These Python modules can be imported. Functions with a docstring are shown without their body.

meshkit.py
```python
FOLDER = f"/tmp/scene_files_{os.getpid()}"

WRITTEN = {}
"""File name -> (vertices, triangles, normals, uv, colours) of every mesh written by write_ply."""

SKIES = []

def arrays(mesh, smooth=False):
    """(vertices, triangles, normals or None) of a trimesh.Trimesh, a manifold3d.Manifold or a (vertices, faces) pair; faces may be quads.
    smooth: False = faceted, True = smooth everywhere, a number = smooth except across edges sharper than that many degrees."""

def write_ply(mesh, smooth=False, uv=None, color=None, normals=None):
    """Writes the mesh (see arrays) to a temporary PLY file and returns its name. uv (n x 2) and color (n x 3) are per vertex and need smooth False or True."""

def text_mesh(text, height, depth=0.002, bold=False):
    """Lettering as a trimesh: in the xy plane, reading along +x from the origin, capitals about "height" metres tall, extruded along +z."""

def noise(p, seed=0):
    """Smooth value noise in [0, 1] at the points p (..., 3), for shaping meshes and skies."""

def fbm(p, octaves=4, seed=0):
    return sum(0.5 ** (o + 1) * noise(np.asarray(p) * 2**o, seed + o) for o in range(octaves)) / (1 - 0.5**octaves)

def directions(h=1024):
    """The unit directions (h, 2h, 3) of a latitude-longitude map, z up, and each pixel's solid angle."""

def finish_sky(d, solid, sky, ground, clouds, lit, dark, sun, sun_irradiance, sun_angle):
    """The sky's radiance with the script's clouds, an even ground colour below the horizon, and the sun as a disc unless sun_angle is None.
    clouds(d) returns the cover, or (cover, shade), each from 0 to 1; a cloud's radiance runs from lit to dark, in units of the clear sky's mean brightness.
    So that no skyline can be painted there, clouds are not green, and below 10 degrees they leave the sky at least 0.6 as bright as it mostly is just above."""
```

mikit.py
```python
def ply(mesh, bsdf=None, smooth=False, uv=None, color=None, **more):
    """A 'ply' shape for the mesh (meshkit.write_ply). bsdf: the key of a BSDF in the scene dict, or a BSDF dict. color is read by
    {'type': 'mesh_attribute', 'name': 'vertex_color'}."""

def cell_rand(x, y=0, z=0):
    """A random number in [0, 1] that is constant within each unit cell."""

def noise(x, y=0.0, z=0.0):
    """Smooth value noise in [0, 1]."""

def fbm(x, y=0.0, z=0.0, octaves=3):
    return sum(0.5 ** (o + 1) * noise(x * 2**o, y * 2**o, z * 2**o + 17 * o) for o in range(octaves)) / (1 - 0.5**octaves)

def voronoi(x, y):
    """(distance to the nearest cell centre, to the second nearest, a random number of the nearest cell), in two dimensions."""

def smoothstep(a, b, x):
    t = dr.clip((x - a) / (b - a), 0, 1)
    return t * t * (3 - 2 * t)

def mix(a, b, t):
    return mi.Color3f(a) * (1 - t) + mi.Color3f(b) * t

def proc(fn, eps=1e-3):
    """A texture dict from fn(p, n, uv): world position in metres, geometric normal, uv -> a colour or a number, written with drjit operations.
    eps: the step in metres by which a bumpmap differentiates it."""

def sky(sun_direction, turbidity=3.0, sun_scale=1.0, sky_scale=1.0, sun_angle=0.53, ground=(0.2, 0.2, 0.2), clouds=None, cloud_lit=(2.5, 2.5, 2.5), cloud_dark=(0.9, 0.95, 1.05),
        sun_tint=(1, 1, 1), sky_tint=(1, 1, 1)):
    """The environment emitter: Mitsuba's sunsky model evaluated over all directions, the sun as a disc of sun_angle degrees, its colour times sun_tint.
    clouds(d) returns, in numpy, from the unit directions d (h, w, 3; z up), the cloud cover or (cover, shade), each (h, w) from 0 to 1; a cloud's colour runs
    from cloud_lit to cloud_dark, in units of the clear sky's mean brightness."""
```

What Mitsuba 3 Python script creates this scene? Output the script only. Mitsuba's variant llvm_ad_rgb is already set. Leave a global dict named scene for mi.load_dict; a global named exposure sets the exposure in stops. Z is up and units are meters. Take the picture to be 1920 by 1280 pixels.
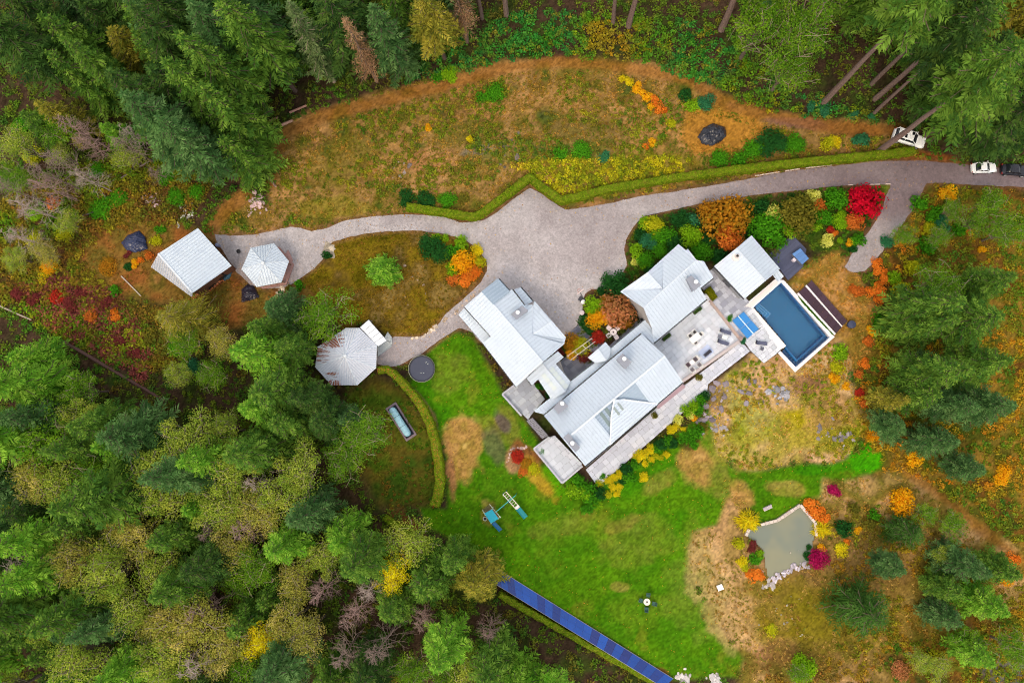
import math, random
import numpy as np, trimesh, shapely, manifold3d
from shapely.geometry import Polygon, LineString, Point, MultiPolygon, box as sbox
import drjit as dr
import mitsuba as mi
import mikit, meshkit
T = mi.ScalarTransform4f
scene, labels = {'type': 'scene'}, {}

# ------------------------------------------------------------------ camera, sky, exposure
CAM_H, FPX = 107.0, 1280.0                     # flying height in metres; focal length in pixels of a 1920 wide frame
_n = np.array([65.0, -110.0, FPX]); _n /= np.linalg.norm(_n)       # straight down, in camera axes (right, up, forward)
_rz, _uz = -_n[0], -_n[1]
_rx = math.sqrt(1 - _rz * _rz); _ux = -_rz * _uz / _rx; _uy = math.sqrt(1 - _ux * _ux - _uz * _uz)
CR, CU = np.array([_rx, 0, _rz]), np.array([_ux, _uy, _uz])
CW = -np.cross(CR, CU)
CAM = np.array([0.0, 0.0, CAM_H])
scene['camera'] = {'type': 'perspective', 'fov': 2 * math.degrees(math.atan(960 / FPX)), 'fov_axis': 'x', 'near_clip': 1.0, 'far_clip': 3000.0,
                   'to_world': T().look_at(origin=CAM.tolist(), target=(CAM + CW * 10).tolist(), up=CU.tolist())}
scene['sky'] = mikit.sky([-0.3, -0.58, 0.76], turbidity=3, sun_scale=0.3, sun_angle=28, clouds=lambda d: 1.0,
                         cloud_lit=(2.5, 2.5, 2.55), sun_tint=(1.0, 0.97, 0.92))
exposure = 2.3

def ray(px, py):
    d = (px - 960) * CR + (640 - py) * CU + FPX * CW
    return d / np.linalg.norm(d)
def P(px, py, z=0.0):
    """The world point at height z that the photograph's pixel shows."""
    d = ray(px, py)
    return CAM + d * ((z - CAM_H) / d[2])
def XY(pts, z=0.0):
    return [tuple(P(x, y, z)[:2]) for x, y in pts]
def poly(pts, z=0.0):
    return Polygon(XY(pts, z)).buffer(0)
def inv(x, y, z=0.0):
    """Arrays of world points to pixels (only to place the zones of the ground)."""
    d = np.stack([np.asarray(x, float), np.asarray(y, float), np.zeros_like(x) + z - CAM_H], -1)
    w = d @ CW
    return 960 + FPX * (d @ CR) / w, 640 - FPX * (d @ CU) / w
M = 107.0 / 1286.0                             # metres per pixel on the ground
def plane(a, b, c):
    a, b, c = P(*a), P(*b), P(*c)
    n = np.cross(b - a, c - a); n /= np.linalg.norm(n)
    return (n if n[2] > 0 else -n), a
def on(pl, px, py):
    d = ray(px, py)
    return CAM + d * (np.dot(pl[1] - CAM, pl[0]) / np.dot(d, pl[0]))

# ------------------------------------------------------------------ colours and materials
def lin(c):
    c = np.asarray(c, float) / 255
    return np.where(c < 0.04045, c / 12.92, ((c + 0.055) / 1.055) ** 2.4)
def L(*c):
    return lin(c)
VC = {'type': 'mesh_attribute', 'name': 'vertex_color'}
scene['matte'] = {'type': 'twosided', 'b': {'type': 'diffuse', 'reflectance': VC}}
_rough = mikit.proc(lambda p, n, uv: .16 * mikit.noise(p.x * 2.6, p.y * 2.6, 1.5) + .09 * mikit.noise(p.x * 6.1, p.y * 6.1, 4.5), eps=.03)
_short = mikit.proc(lambda p, n, uv: .05 * mikit.noise(p.x * 3.4, p.y * 3.4, 2.5) + .045 * mikit.noise(p.x * 7.7, p.y * 7.7, 6.5), eps=.03)
scene['rough_ground'] = {'type': 'bumpmap', 'arbitrary': _rough, 'b': {'type': 'diffuse', 'reflectance': VC}}
scene['short_grass'] = {'type': 'bumpmap', 'arbitrary': _short, 'b': {'type': 'diffuse', 'reflectance': VC}}
scene['gloss'] = {'type': 'twosided', 'b': {'type': 'principled', 'base_color': VC, 'roughness': 0.3, 'specular': 0.5}}
scene['satin'] = {'type': 'twosided', 'b': {'type': 'principled', 'base_color': VC, 'roughness': 0.55, 'specular': 0.4}}
scene['dark_glass'] = {'type': 'twosided', 'b': {'type': 'principled', 'base_color': {'type': 'rgb', 'value': [.012, .015, .02]}, 'roughness': 0.08, 'specular': 0.6}}
scene['leaf'] = {'type': 'principledthin', 'base_color': VC, 'roughness': 0.7, 'diff_trans': 0.95, 'spec_trans': 0.0}
def _metal(p, n, uv):
    k = 0.9 + 0.13 * mikit.fbm(p.x * 0.5, p.y * 0.5, p.z, octaves=3) + 0.05 * (mikit.noise(p.x * 4, p.y * 4, p.z * 4) - .5)
    s = mikit.smoothstep(0.62, 0.85, mikit.fbm(p.x * 0.9 + 7, p.y * 0.9, p.z * 2))
    return mikit.mix(mi.Color3f(.565, .645, .74), mi.Color3f(.51, .585, .685), s) * k
scene['roof_metal'] = {'type': 'twosided', 'b': {'type': 'principled', 'base_color': mikit.proc(_metal), 'roughness': 0.5, 'specular': 0.5, 'metallic': 0.0}}
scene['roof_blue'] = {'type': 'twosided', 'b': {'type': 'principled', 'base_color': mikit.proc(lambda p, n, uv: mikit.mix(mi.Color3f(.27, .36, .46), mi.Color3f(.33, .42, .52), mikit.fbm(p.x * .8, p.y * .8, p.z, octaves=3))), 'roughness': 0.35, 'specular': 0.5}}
scene['dark_metal'] = {'type': 'twosided', 'b': {'type': 'principled', 'base_color': mikit.proc(lambda p, n, uv: mikit.mix(mi.Color3f(.36, .37, .40), mi.Color3f(.50, .50, .54), mikit.fbm(p.x * .8, p.y * .8, p.z, octaves=3))), 'roughness': 0.6, 'specular': 0.4}}
def _gravel(p, n, uv):
    a = mikit.fbm(p.x * 0.12, p.y * 0.12, octaves=3)
    b = mikit.noise(p.x * 3.1, p.y * 3.1) * .45 + mikit.noise(p.x * 7.3, p.y * 7.3) * .55
    w = mikit.fbm(p.x * 0.6 + 5, p.y * 0.6, octaves=2)
    d1, d2, r = mikit.voronoi(p.x * 4.0, p.y * 4.0)
    c = mikit.mix(mi.Color3f(.345, .305, .315), mi.Color3f(.44, .405, .415), mikit.smoothstep(.3, .7, a))
    c = c * (0.74 + 0.42 * b) * (0.9 + 0.2 * w) * (.91 + .18 * r)
    far = mikit.smoothstep(12, 42, p.x) * mikit.smoothstep(26, 30, p.y)      # the outer lane is of darker crushed stone
    return mikit.mix(c, c * mi.Color3f(.55, .48, .50), far)
scene['gravel'] = {'type': 'diffuse', 'reflectance': mikit.proc(_gravel)}
scene['water'] = {'type': 'dielectric', 'int_ior': 1.33, 'ext_ior': 1.0}
def _murk(p, n, uv):
    a = mikit.fbm(p.x * .25, p.y * .25, octaves=3)
    return mikit.mix(mi.Color3f(.17, .19, .15), mi.Color3f(.235, .23, .145), mikit.smoothstep(.35, .75, a))
scene['murky_water'] = {'type': 'twosided', 'b': {'type': 'principled', 'base_color': mikit.proc(_murk), 'roughness': 0.06, 'specular': 0.5}}

# ------------------------------------------------------------------ mesh building
class MB:
    """Collects polygons, boxes and tubes with a colour each into one mesh."""
    def __init__(s): s.v, s.f, s.c, s.n = [], [], [], 0
    def add(s, v, f, col):
        v, f = np.asarray(v, float), np.asarray(f, int)
        if f.shape[1] == 4: f = np.vstack([f[:, [0, 1, 2]], f[:, [0, 2, 3]]])
        s.v.append(v); s.f.append(f + s.n); s.n += len(v)
        c = np.asarray(col, float)
        s.c.append(np.broadcast_to(c, (len(v), 3)) if c.ndim == 1 else c)
        return s
    def mesh(s, m, col): return s.add(m.vertices, m.faces, col)
    def box(s, c, size, col, rz=0.0, R=None):
        x, y, z = np.asarray(size, float) / 2
        v = np.array([[a * x, b * y, e * z] for a in (-1, 1) for b in (-1, 1) for e in (-1, 1)])
        if R is None: R = rot(rz)
        f = [[0, 1, 3, 2], [4, 6, 7, 5], [0, 4, 5, 1], [2, 3, 7, 6], [0, 2, 6, 4], [1, 5, 7, 3]]
        return s.add(v @ np.asarray(R).T + np.asarray(c, float), f, col)
    def bar(s, a, b, w, h, col, up=(0, 0, 1)):
        a, b = np.asarray(a, float), np.asarray(b, float)
        d = b - a; l = np.linalg.norm(d); x = d / l
        y = np.cross(up, x)
        if np.linalg.norm(y) < 1e-6: y = np.cross([1, 0, 0], x)
        y /= np.linalg.norm(y); z = np.cross(x, y)
        return s.box((a + b) / 2, (l, w, h), col, R=np.stack([x, y, z], 1))
    def tube(s, pts, rad, col, sides=7, cap=True):
        p = np.asarray(pts, float); r = np.broadcast_to(rad, (len(p),))
        t = np.gradient(p, axis=0); t /= np.linalg.norm(t, axis=1, keepdims=True) + 1e-12
        a = np.cross(t, np.where(np.abs(t[:, 2:]) < .9, [0, 0, 1.0], [1.0, 0, 0])); a /= np.linalg.norm(a, axis=1, keepdims=True) + 1e-12
        b = np.cross(t, a); g = np.arange(sides) * 2 * np.pi / sides
        v = (p[:, None] + r[:, None, None] * (np.cos(g)[None, :, None] * a[:, None] + np.sin(g)[None, :, None] * b[:, None])).reshape(-1, 3)
        i, j = np.meshgrid(np.arange(len(p) - 1), np.arange(sides), indexing='ij')
        q = np.stack([i * sides + j, i * sides + (j + 1) % sides, (i + 1) * sides + (j + 1) % sides, (i + 1) * sides + j], -1).reshape(-1, 4)
        f = np.vstack([q[:, [0, 1, 2]], q[:, [0, 2, 3]]])
        if cap:
            e = (len(p) - 1) * sides
            f = np.vstack([f, [[0, k + 1, k] for k in range(1, sides - 1)], [[e, e + k, e + k + 1] for k in range(1, sides - 1)]])
        return s.add(v, f, col)
    def prism(s, xy, z0, z1, col):
        m = extrude(xy, z0, z1)
        return s.mesh(m, col) if m is not None else s
    def hull(s, pts, col):
        m = trimesh.PointCloud(np.asarray(pts)).convex_hull
        return s.mesh(m, col)
    def out(s):
        return np.vstack(s.v), np.vstack(s.f), np.vstack(s.c)
def rot(a):
    c, q = math.cos(a), math.sin(a)
    return np.array([[c, -q, 0], [q, c, 0], [0, 0, 1.0]])
def extrude(xy, z0, z1):
    pg = xy if hasattr(xy, 'geom_type') else Polygon(xy).buffer(0)
    ms = [trimesh.creation.extrude_polygon(g, z1 - z0, engine='earcut') for g in getattr(pg, 'geoms', [pg]) if g.geom_type == 'Polygon' and g.area > 1e-4]
    if not ms: return None
    m = trimesh.util.concatenate(ms); m.apply_translation([0, 0, z0]); return m
def key_for(name, parent=None):
    base = f'{parent}__{name}' if parent else name
    k, i = base, 0
    while k in scene or k in labels or k in USED:
        i += 1; k = f'{base}_{i:03d}'
    USED.add(k)
    return k
USED = set()
def emit(name, mb, bsdf='matte', parent=None, smooth=False, **lab):
    k = key_for(name, parent)
    v, f, c = mb.out() if isinstance(mb, MB) else mb
    scene[k] = mikit.ply((v, f), bsdf, smooth=smooth, color=c)
    if lab: labels[k] = lab
    return k
def emit_mesh(name, m, bsdf, parent=None, smooth=False, **lab):
    k = key_for(name, parent)
    scene[k] = mikit.ply(m, bsdf, smooth=smooth)
    if lab: labels[k] = lab
    return k
def thing(name, label, cat, group=None):
    k = key_for(name); labels[k] = {'label': label, 'category': cat}
    if group: labels[k]['group'] = group
    return k
def solo(name, mb, label, cat, bsdf='matte', group=None, smooth=False):
    k = emit(name, mb, bsdf, None, smooth, label=label, category=cat)
    if group: labels[k]['group'] = group
    return k
RNG = np.random.default_rng(7)
WHITE, DARK = L(228, 230, 234), L(30, 30, 34)
# ------------------------------------------------------------------ the ground
DRIVE = [(1960, 312), (1880, 316), (1800, 308), (1730, 301), (1640, 302), (1560, 312), (1500, 319), (1440, 328), (1380, 340), (1280, 357), (1200, 368), (1130, 384), (1062, 394),
         (1035, 378), (1014, 362), (992, 352), (962, 374), (930, 400), (905, 414), (870, 418), (820, 405), (760, 402), (700, 406), (650, 413), (612, 428), (586, 434), (562, 427),
         (545, 425), (510, 433), (480, 440), (440, 442), (402, 440), (408, 455), (420, 472), (434, 498), (446, 512), (470, 535), (500, 541), (528, 540), (548, 534), (562, 522), (590, 503),
         (606, 486), (612, 465), (622, 455), (650, 445), (690, 437), (740, 433), (790, 433), (830, 438), (872, 450), (898, 468), (912, 488), (914, 508), (900, 530), (880, 550),
         (852, 575), (834, 590), (824, 606), (808, 622), (788, 632), (760, 632), (738, 630), (728, 648), (706, 672), (704, 682), (730, 688), (745, 686), (772, 671), (792, 662), (818, 642),
         (842, 625), (862, 614), (884, 622), (905, 645), (985, 600), (1040, 642), (1070, 622), (1092, 598), (1092, 565), (1098, 550), (1112, 540), (1132, 546), (1150, 530), (1166, 515),
         (1176, 496), (1170, 470), (1174, 450), (1188, 425), (1208, 405), (1240, 398), (1300, 385), (1360, 374), (1420, 365), (1480, 359), (1540, 352), (1600, 347), (1690, 345),
         (1760, 343), (1840, 348), (1910, 350), (1960, 352)]
SIDE = [(1672, 340), (1660, 372), (1650, 400), (1634, 428), (1612, 455), (1592, 485), (1584, 502), (1600, 512), (1622, 508), (1640, 492), (1656, 468), (1682, 434), (1706, 400), (1722, 372), (1738, 340)]
drive_pg, side_pg = poly(DRIVE), poly(SIDE)
POOL_O = [(1403, 566), (1453, 523), (1470, 525), (1564, 631), (1490.6, 697), (1459, 661), (1471, 648)]
POND = [(1500, 947), (1514, 962), (1526, 978), (1528, 1002), (1524, 1026), (1522, 1045), (1513, 1058), (1490, 1062), (1466, 1074), (1442, 1089), (1436, 1072), (1434, 1056), (1428, 1030), (1414, 1018), (1399, 1004), (1404, 992), (1426, 983), (1440, 979), (1457, 975), (1478, 962)]
pool_pg, pond_pg = poly(POOL_O), poly(POND)
HOUSE_FOOT = [(875, 585), (935, 530), (960, 545), (985, 545), (1010, 570), (1060, 635), (1050, 655), (1110, 690), (1135, 650), (1210, 600), (1170, 548), (1240, 490), (1272, 462), (1320, 490),
              (1340, 500), (1405, 445), (1460, 503), (1490, 445), (1512, 470), (1506, 500), (1478, 525), (1470, 540), (1410, 660), (1330, 735), (1120, 912), (1092, 890), (1054, 906), (1000, 842), (1020, 820), (985, 785), (942, 740), (965, 722)]
house_pg = poly(HOUSE_FOOT)
flat_pg = shapely.union_all([drive_pg, side_pg, house_pg, pool_pg.buffer(1.5), pond_pg.buffer(1.0), poly([(283, 500), (297, 476), (371, 427), (434, 498), (360, 556)]),
    poly([(722, 762), (736, 754), (776, 812), (760, 826)]), poly([(1494, 548), (1522, 523), (1604, 606), (1568, 628)]), poly([(1672, 240), (1690, 232), (1740, 265), (1735, 285)]), poly([(900, 1046), (912, 1090), (1245, 1292), (1265, 1275)]), Point(*P(1350, 1101)[:2]).buffer(1.0), Point(*P(1597, 608)[:2]).buffer(1.0), poly([(591, 688), (595, 650), (649, 612), (735, 632), (705, 690), (670, 724), (621, 724)])])

Z = {}     # zones of the ground: outlines on the ground, in the photograph's pixels
Z['meadow'] = [(505, 250), (560, 222), (600, 205), (700, 180), (800, 150), (870, 135), (960, 112), (1080, 108), (1180, 112), (1260, 128), (1330, 160), (1380, 190), (1440, 208), (1540, 222), (1690, 235), (1740, 300),
               (1640, 300), (1480, 320), (1280, 352), (1060, 392), (990, 350), (890, 415), (760, 402), (650, 412), (590, 432), (400, 442), (395, 420), (420, 380), (455, 365), (500, 390), (512, 330)]
Z['lawn'] = [(800, 660), (850, 622), (885, 630), (945, 735), (985, 790), (1012, 830), (1000, 850), (1055, 910), (1095, 900), (1120, 925), (1180, 880), (1260, 815), (1330, 770), (1345, 850), (1385, 880), (1440, 880),
             (1500, 868), (1560, 872), (1600, 850), (1640, 845), (1655, 880), (1600, 897), (1545, 897), (1540, 930), (1498, 945), (1455, 974), (1425, 982), (1405, 940), (1395, 912), (1360, 935), (1345, 985), (1300, 1000),
             (1288, 1060), (1320, 1130), (1360, 1190), (1392, 1235), (1382, 1268), (1265, 1275), (1090, 1165), (900, 1052), (860, 1020), (800, 990), (785, 950), (835, 950), (842, 890), (832, 830), (800, 770), (770, 720)]
Z['island'] = [(606, 486), (612, 465), (622, 455), (650, 445), (690, 437), (740, 433), (790, 433), (830, 438), (872, 450), (898, 468), (912, 488), (914, 508), (900, 530), (880, 550), (852, 575), (834, 590), (824, 606), (808, 622), (788, 632), (730, 628), (690, 600), (640, 620), (600, 560), (560, 525)]
Z['slope'] = [(1330, 735), (1410, 665), (1460, 668), (1490, 700), (1570, 630), (1590, 660), (1600, 740), (1620, 800), (1600, 845), (1560, 870), (1500, 866), (1440, 878), (1390, 880), (1345, 850), (1330, 790)]
Z['poolside'] = [(1478, 530), (1520, 490), (1570, 470), (1610, 520), (1640, 560), (1640, 640), (1610, 700), (1560, 720), (1490, 700), (1560, 632)]
Z['dryfield'] = [(1345, 915), (1400, 905), (1400, 950), (1395, 1010), (1430, 1060), (1440, 1095), (1470, 1075), (1525, 1055), (1540, 960), (1500, 940), (1545, 895), (1700, 880), (1920, 1030), (1920, 1130), (1800, 1190), (1700, 1200), (1640, 1225), (1700, 1300), (1400, 1300), (1385, 1268), (1395, 1230), (1330, 1140), (1288, 1060), (1300, 1000), (1345, 985)]
Z['knoll'] = [(1430, 1095), (1530, 1060), (1580, 1100), (1600, 1180), (1560, 1230), (1480, 1240), (1420, 1200)]
Z['eastbank'] = [(1640, 520), (1720, 345), (1920, 352), (1960, 352), (1960, 1300), (1700, 1300), (1650, 1000), (1640, 900), (1610, 800), (1600, 700), (1640, 640)]
Z['northbed'] = [(1175, 470), (1185, 430), (1210, 405), (1300, 386), (1420, 364), (1540, 351), (1650, 346), (1655, 380), (1620, 440), (1590, 480), (1530, 470), (1500, 440), (1410, 440), (1340, 500), (1270, 460), (1165, 545), (1140, 545)]
Z['shedyard'] = [(150, 470), (190, 420), (280, 400), (400, 440), (440, 520), (600, 520), (600, 570), (520, 600), (430, 610), (330, 570), (220, 560), (160, 540)]
Z['tankyard'] = [(705, 700), (760, 725), (810, 800), (828, 880), (812, 950), (740, 960), (690, 930), (660, 860), (640, 780), (650, 730)]
Z['brushwest'] = [(-20, 400), (60, 330), (200, 300), (330, 280), (400, 360), (330, 420), (200, 430), (150, 480), (220, 560), (380, 600), (330, 700), (200, 680), (60, 600), (-20, 560)]
ZP = {k: poly(v) for k, v in Z.items()}
track = shapely.union_all([LineString(XY(t)).buffer(w) for t, w in (
    ([(395, 432), (425, 395), (460, 368)], 1.2), ([(510, 345), (516, 290), (540, 248), (600, 218), (700, 195), (790, 172), (870, 152), (950, 130), (1040, 120), (1120, 122), (1200, 130), (1290, 150), (1350, 190), (1420, 212), (1540, 236), (1690, 246)], 1.0),
    ([(1700, 885), (1760, 925), (1830, 985), (1930, 1060)], .8), ([(1700, 1215), (1770, 1210), (1840, 1150)], .7))])
yard = poly([(1285, 205), (1330, 200), (1420, 220), (1440, 245), (1380, 290), (1300, 290), (1275, 260)])

G = 0.23
gx, gy = np.meshgrid(np.arange(-97, 80, G), np.arange(-50, 72, G))
gxf, gyf = gx.ravel(), gy.ravel()
def fb(x, y, s, seed, o=4):
    return meshkit.fbm(np.stack([np.asarray(x) * s, np.asarray(y) * s, np.zeros_like(x) + seed * 3.7], -1), o, seed)
def inside(pg, x, y, soft=1.0, wob=1.2, seed=0, ws=.25):
    """1 inside the outline to 0 outside, the edge softened and ragged."""
    x, y = np.asarray(x), np.asarray(y)
    out = np.zeros(len(x)); b = pg.bounds; m = soft + wob + 1
    near = (x > b[0] - m) & (x < b[2] + m) & (y > b[1] - m) & (y < b[3] + m)
    xs, ys = x[near], y[near]
    pts = shapely.points(xs, ys)
    shapely.prepare(pg)
    ins = shapely.contains_xy(pg, xs, ys)
    d = shapely.distance(pg.boundary, pts) * np.where(ins, 1, -1)
    d = d + (fb(xs, ys, ws, seed + 11) - .5) * 2 * wob
    out[near] = np.clip(d / (2 * soft) + .5, 0, 1)
    return out
def pal(cols, x, y, seed, s=.18, contrast=1.6, o=4):
    """A colour from the list by smooth noise."""
    cols = np.array([lin(c) for c in cols])
    t = np.clip((fb(x, y, s, seed, o) - .5) * contrast + .5, 0, .9999) * (len(cols) - 1)
    i = t.astype(int); w = (t - i)[:, None]
    return cols[i] * (1 - w) + cols[i + 1] * w
def ellipse(px, py, rx, ry, x, y, soft=.5, seed=0, a=0.0, wob=.5):
    c = P(px, py)[:2]; dx, dy = x - c[0], y - c[1]
    ca, sa = math.cos(a), math.sin(a)
    u, v = (dx * ca + dy * sa) / (rx * M), (-dx * sa + dy * ca) / (ry * M)
    r = np.sqrt(u * u + v * v); m = r < 1.2 + 1.3 * wob
    out = np.zeros(len(r)); q = r[m] + (fb(x[m], y[m], .45, seed + 40, 6) - .5) * 2.6 * wob
    out[m] = np.clip((1 + soft * .3 - q) / (soft * .6), 0, 1); return out
def ground_colour(x, y):
    c = pal([(44, 58, 24), (60, 70, 30), (66, 52, 40), (80, 62, 48), (56, 80, 28)], x, y, 1, .3)
    def lz(cols, x_, y_, seed, s=.18, contrast=1.6, o=4):
        return lambda m: pal(cols, x[m], y[m], seed, s, contrast, o)
    def put(w, col):
        m = np.nonzero(w > 0)[0]
        if not len(m): return
        k = col(m) if callable(col) else col[m]
        c[m] = c[m] * (1 - w[m, None]) + k * w[m, None]
    put(inside(ZP['eastbank'], x, y, 1.5, 2.5, 2), lz([(64, 84, 22), (104, 96, 34), (140, 108, 44), (84, 100, 26), (120, 80, 34), (70, 72, 28)], x, y, 3, .22, 2.0, 6))
    put(inside(ZP['brushwest'], x, y, 2, 2.5, 3), lz([(56, 80, 22), (84, 74, 34), (80, 56, 36), (104, 98, 34), (66, 90, 24)], x, y, 5, .2))
    put(inside(ZP['tankyard'], x, y, 1, 1.2, 4), lz([(56, 90, 18), (78, 96, 24), (100, 88, 32), (64, 84, 24), (56, 94, 20)], x, y, 6, .3))
    put(inside(ZP['shedyard'], x, y, 1, 1.2, 5), lz([(120, 78, 36), (146, 92, 46), (132, 100, 46), (104, 92, 36), (150, 112, 60)], x, y, 7, .3))
    put(inside(ZP['meadow'], x, y, .6, 1.0, 6), lz([(76, 88, 28), (104, 98, 36), (136, 110, 54), (158, 124, 74), (124, 98, 46), (94, 100, 36), (78, 88, 40)], x, y, 8, .24, 2.2, 6))
    put(inside(ZP['meadow'], x, y, .6, 1.0, 6) * np.clip((fb(x * .6, y, .45, 77, 6) - .54) * 6, 0, .8), lz([(172, 128, 70), (184, 140, 88), (150, 106, 52)], x, y, 9, .6))
    put(inside(ZP['island'], x, y, .3, .4, 7), lz([(86, 80, 14), (112, 98, 20), (126, 104, 28), (104, 84, 34), (136, 112, 60)], x, y, 10, .3, 2.0))
    put(inside(ZP['northbed'], x, y, .4, .4, 18), lz([(44, 66, 22), (60, 84, 24), (70, 60, 34), (50, 74, 26)], x, y, 11, .5))
    put(inside(ZP['poolside'], x, y, .8, 1.2, 8), lz([(176, 130, 74), (192, 142, 84), (150, 118, 50), (122, 108, 40), (196, 152, 96)], x, y, 12, .35))
    put(inside(ZP['dryfield'], x, y, .7, 1.2, 9), lz([(156, 128, 72), (190, 150, 102), (136, 114, 50), (112, 104, 40), (176, 142, 90)], x, y, 13, .25, 2.1, 6))
    put(inside(ZP['knoll'], x, y, 1, 1.5, 10), lz([(138, 116, 24), (120, 100, 32), (168, 134, 78), (146, 118, 30), (184, 148, 102)], x, y, 14, .35, 2.0))
    put(inside(ZP['slope'], x, y, .6, 1.0, 11), lz([(126, 126, 34), (156, 138, 64), (182, 148, 96), (204, 170, 124), (190, 150, 104), (150, 122, 76), (124, 118, 44)], x, y, 15, .17, 3.0, 6))
    lawn = inside(ZP['lawn'], x, y, .4, .5, 12)
    put(lawn, lz([(50, 110, 12), (66, 123, 12), (84, 129, 16), (68, 118, 14), (94, 128, 24), (56, 115, 12)], x, y, 16, .16, 1.6, 6))
    c *= (1 + .05 * lawn * np.sign(np.sin((x * .64 + y * .77) * 2.6)) * (x < 0))[:, None]
    put(lawn * np.clip((fb(x, y, .35, 91) - .6) * 5, 0, .5), lz([(116, 128, 24), (130, 122, 44)], x, y, 17, .6))
    for px, py, rx, ry, a, k in ((868, 838, 36, 66, .1, 1.0), (905, 800, 36, 22, .3, .5), (1306, 868, 30, 52, .1, .95), (1392, 930, 20, 26, .4, .9), (1470, 915, 34, 16, -.1, .8), (915, 960, 14, 28, .1, .75), (1236, 905, 34, 18, .5, .55), (1160, 985, 34, 14, .4, .5),
                                   (1160, 1100, 16, 8, 0, .6), (1345, 870, 22, 60, .1, .5), (845, 700, 36, 40, .2, .3), (1050, 985, 60, 24, .3, .25), (1200, 1020, 70, 40, .3, .25), (950, 800, 26, 32, .3, .5)):
        put(ellipse(px, py, rx, ry, x, y, .6, int(px), a) * (k * .6 if k < .9 else k), lz([(196, 158, 96), (176, 136, 76), (150, 124, 56), (190, 160, 92)], x, y, 18, .7))
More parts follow.
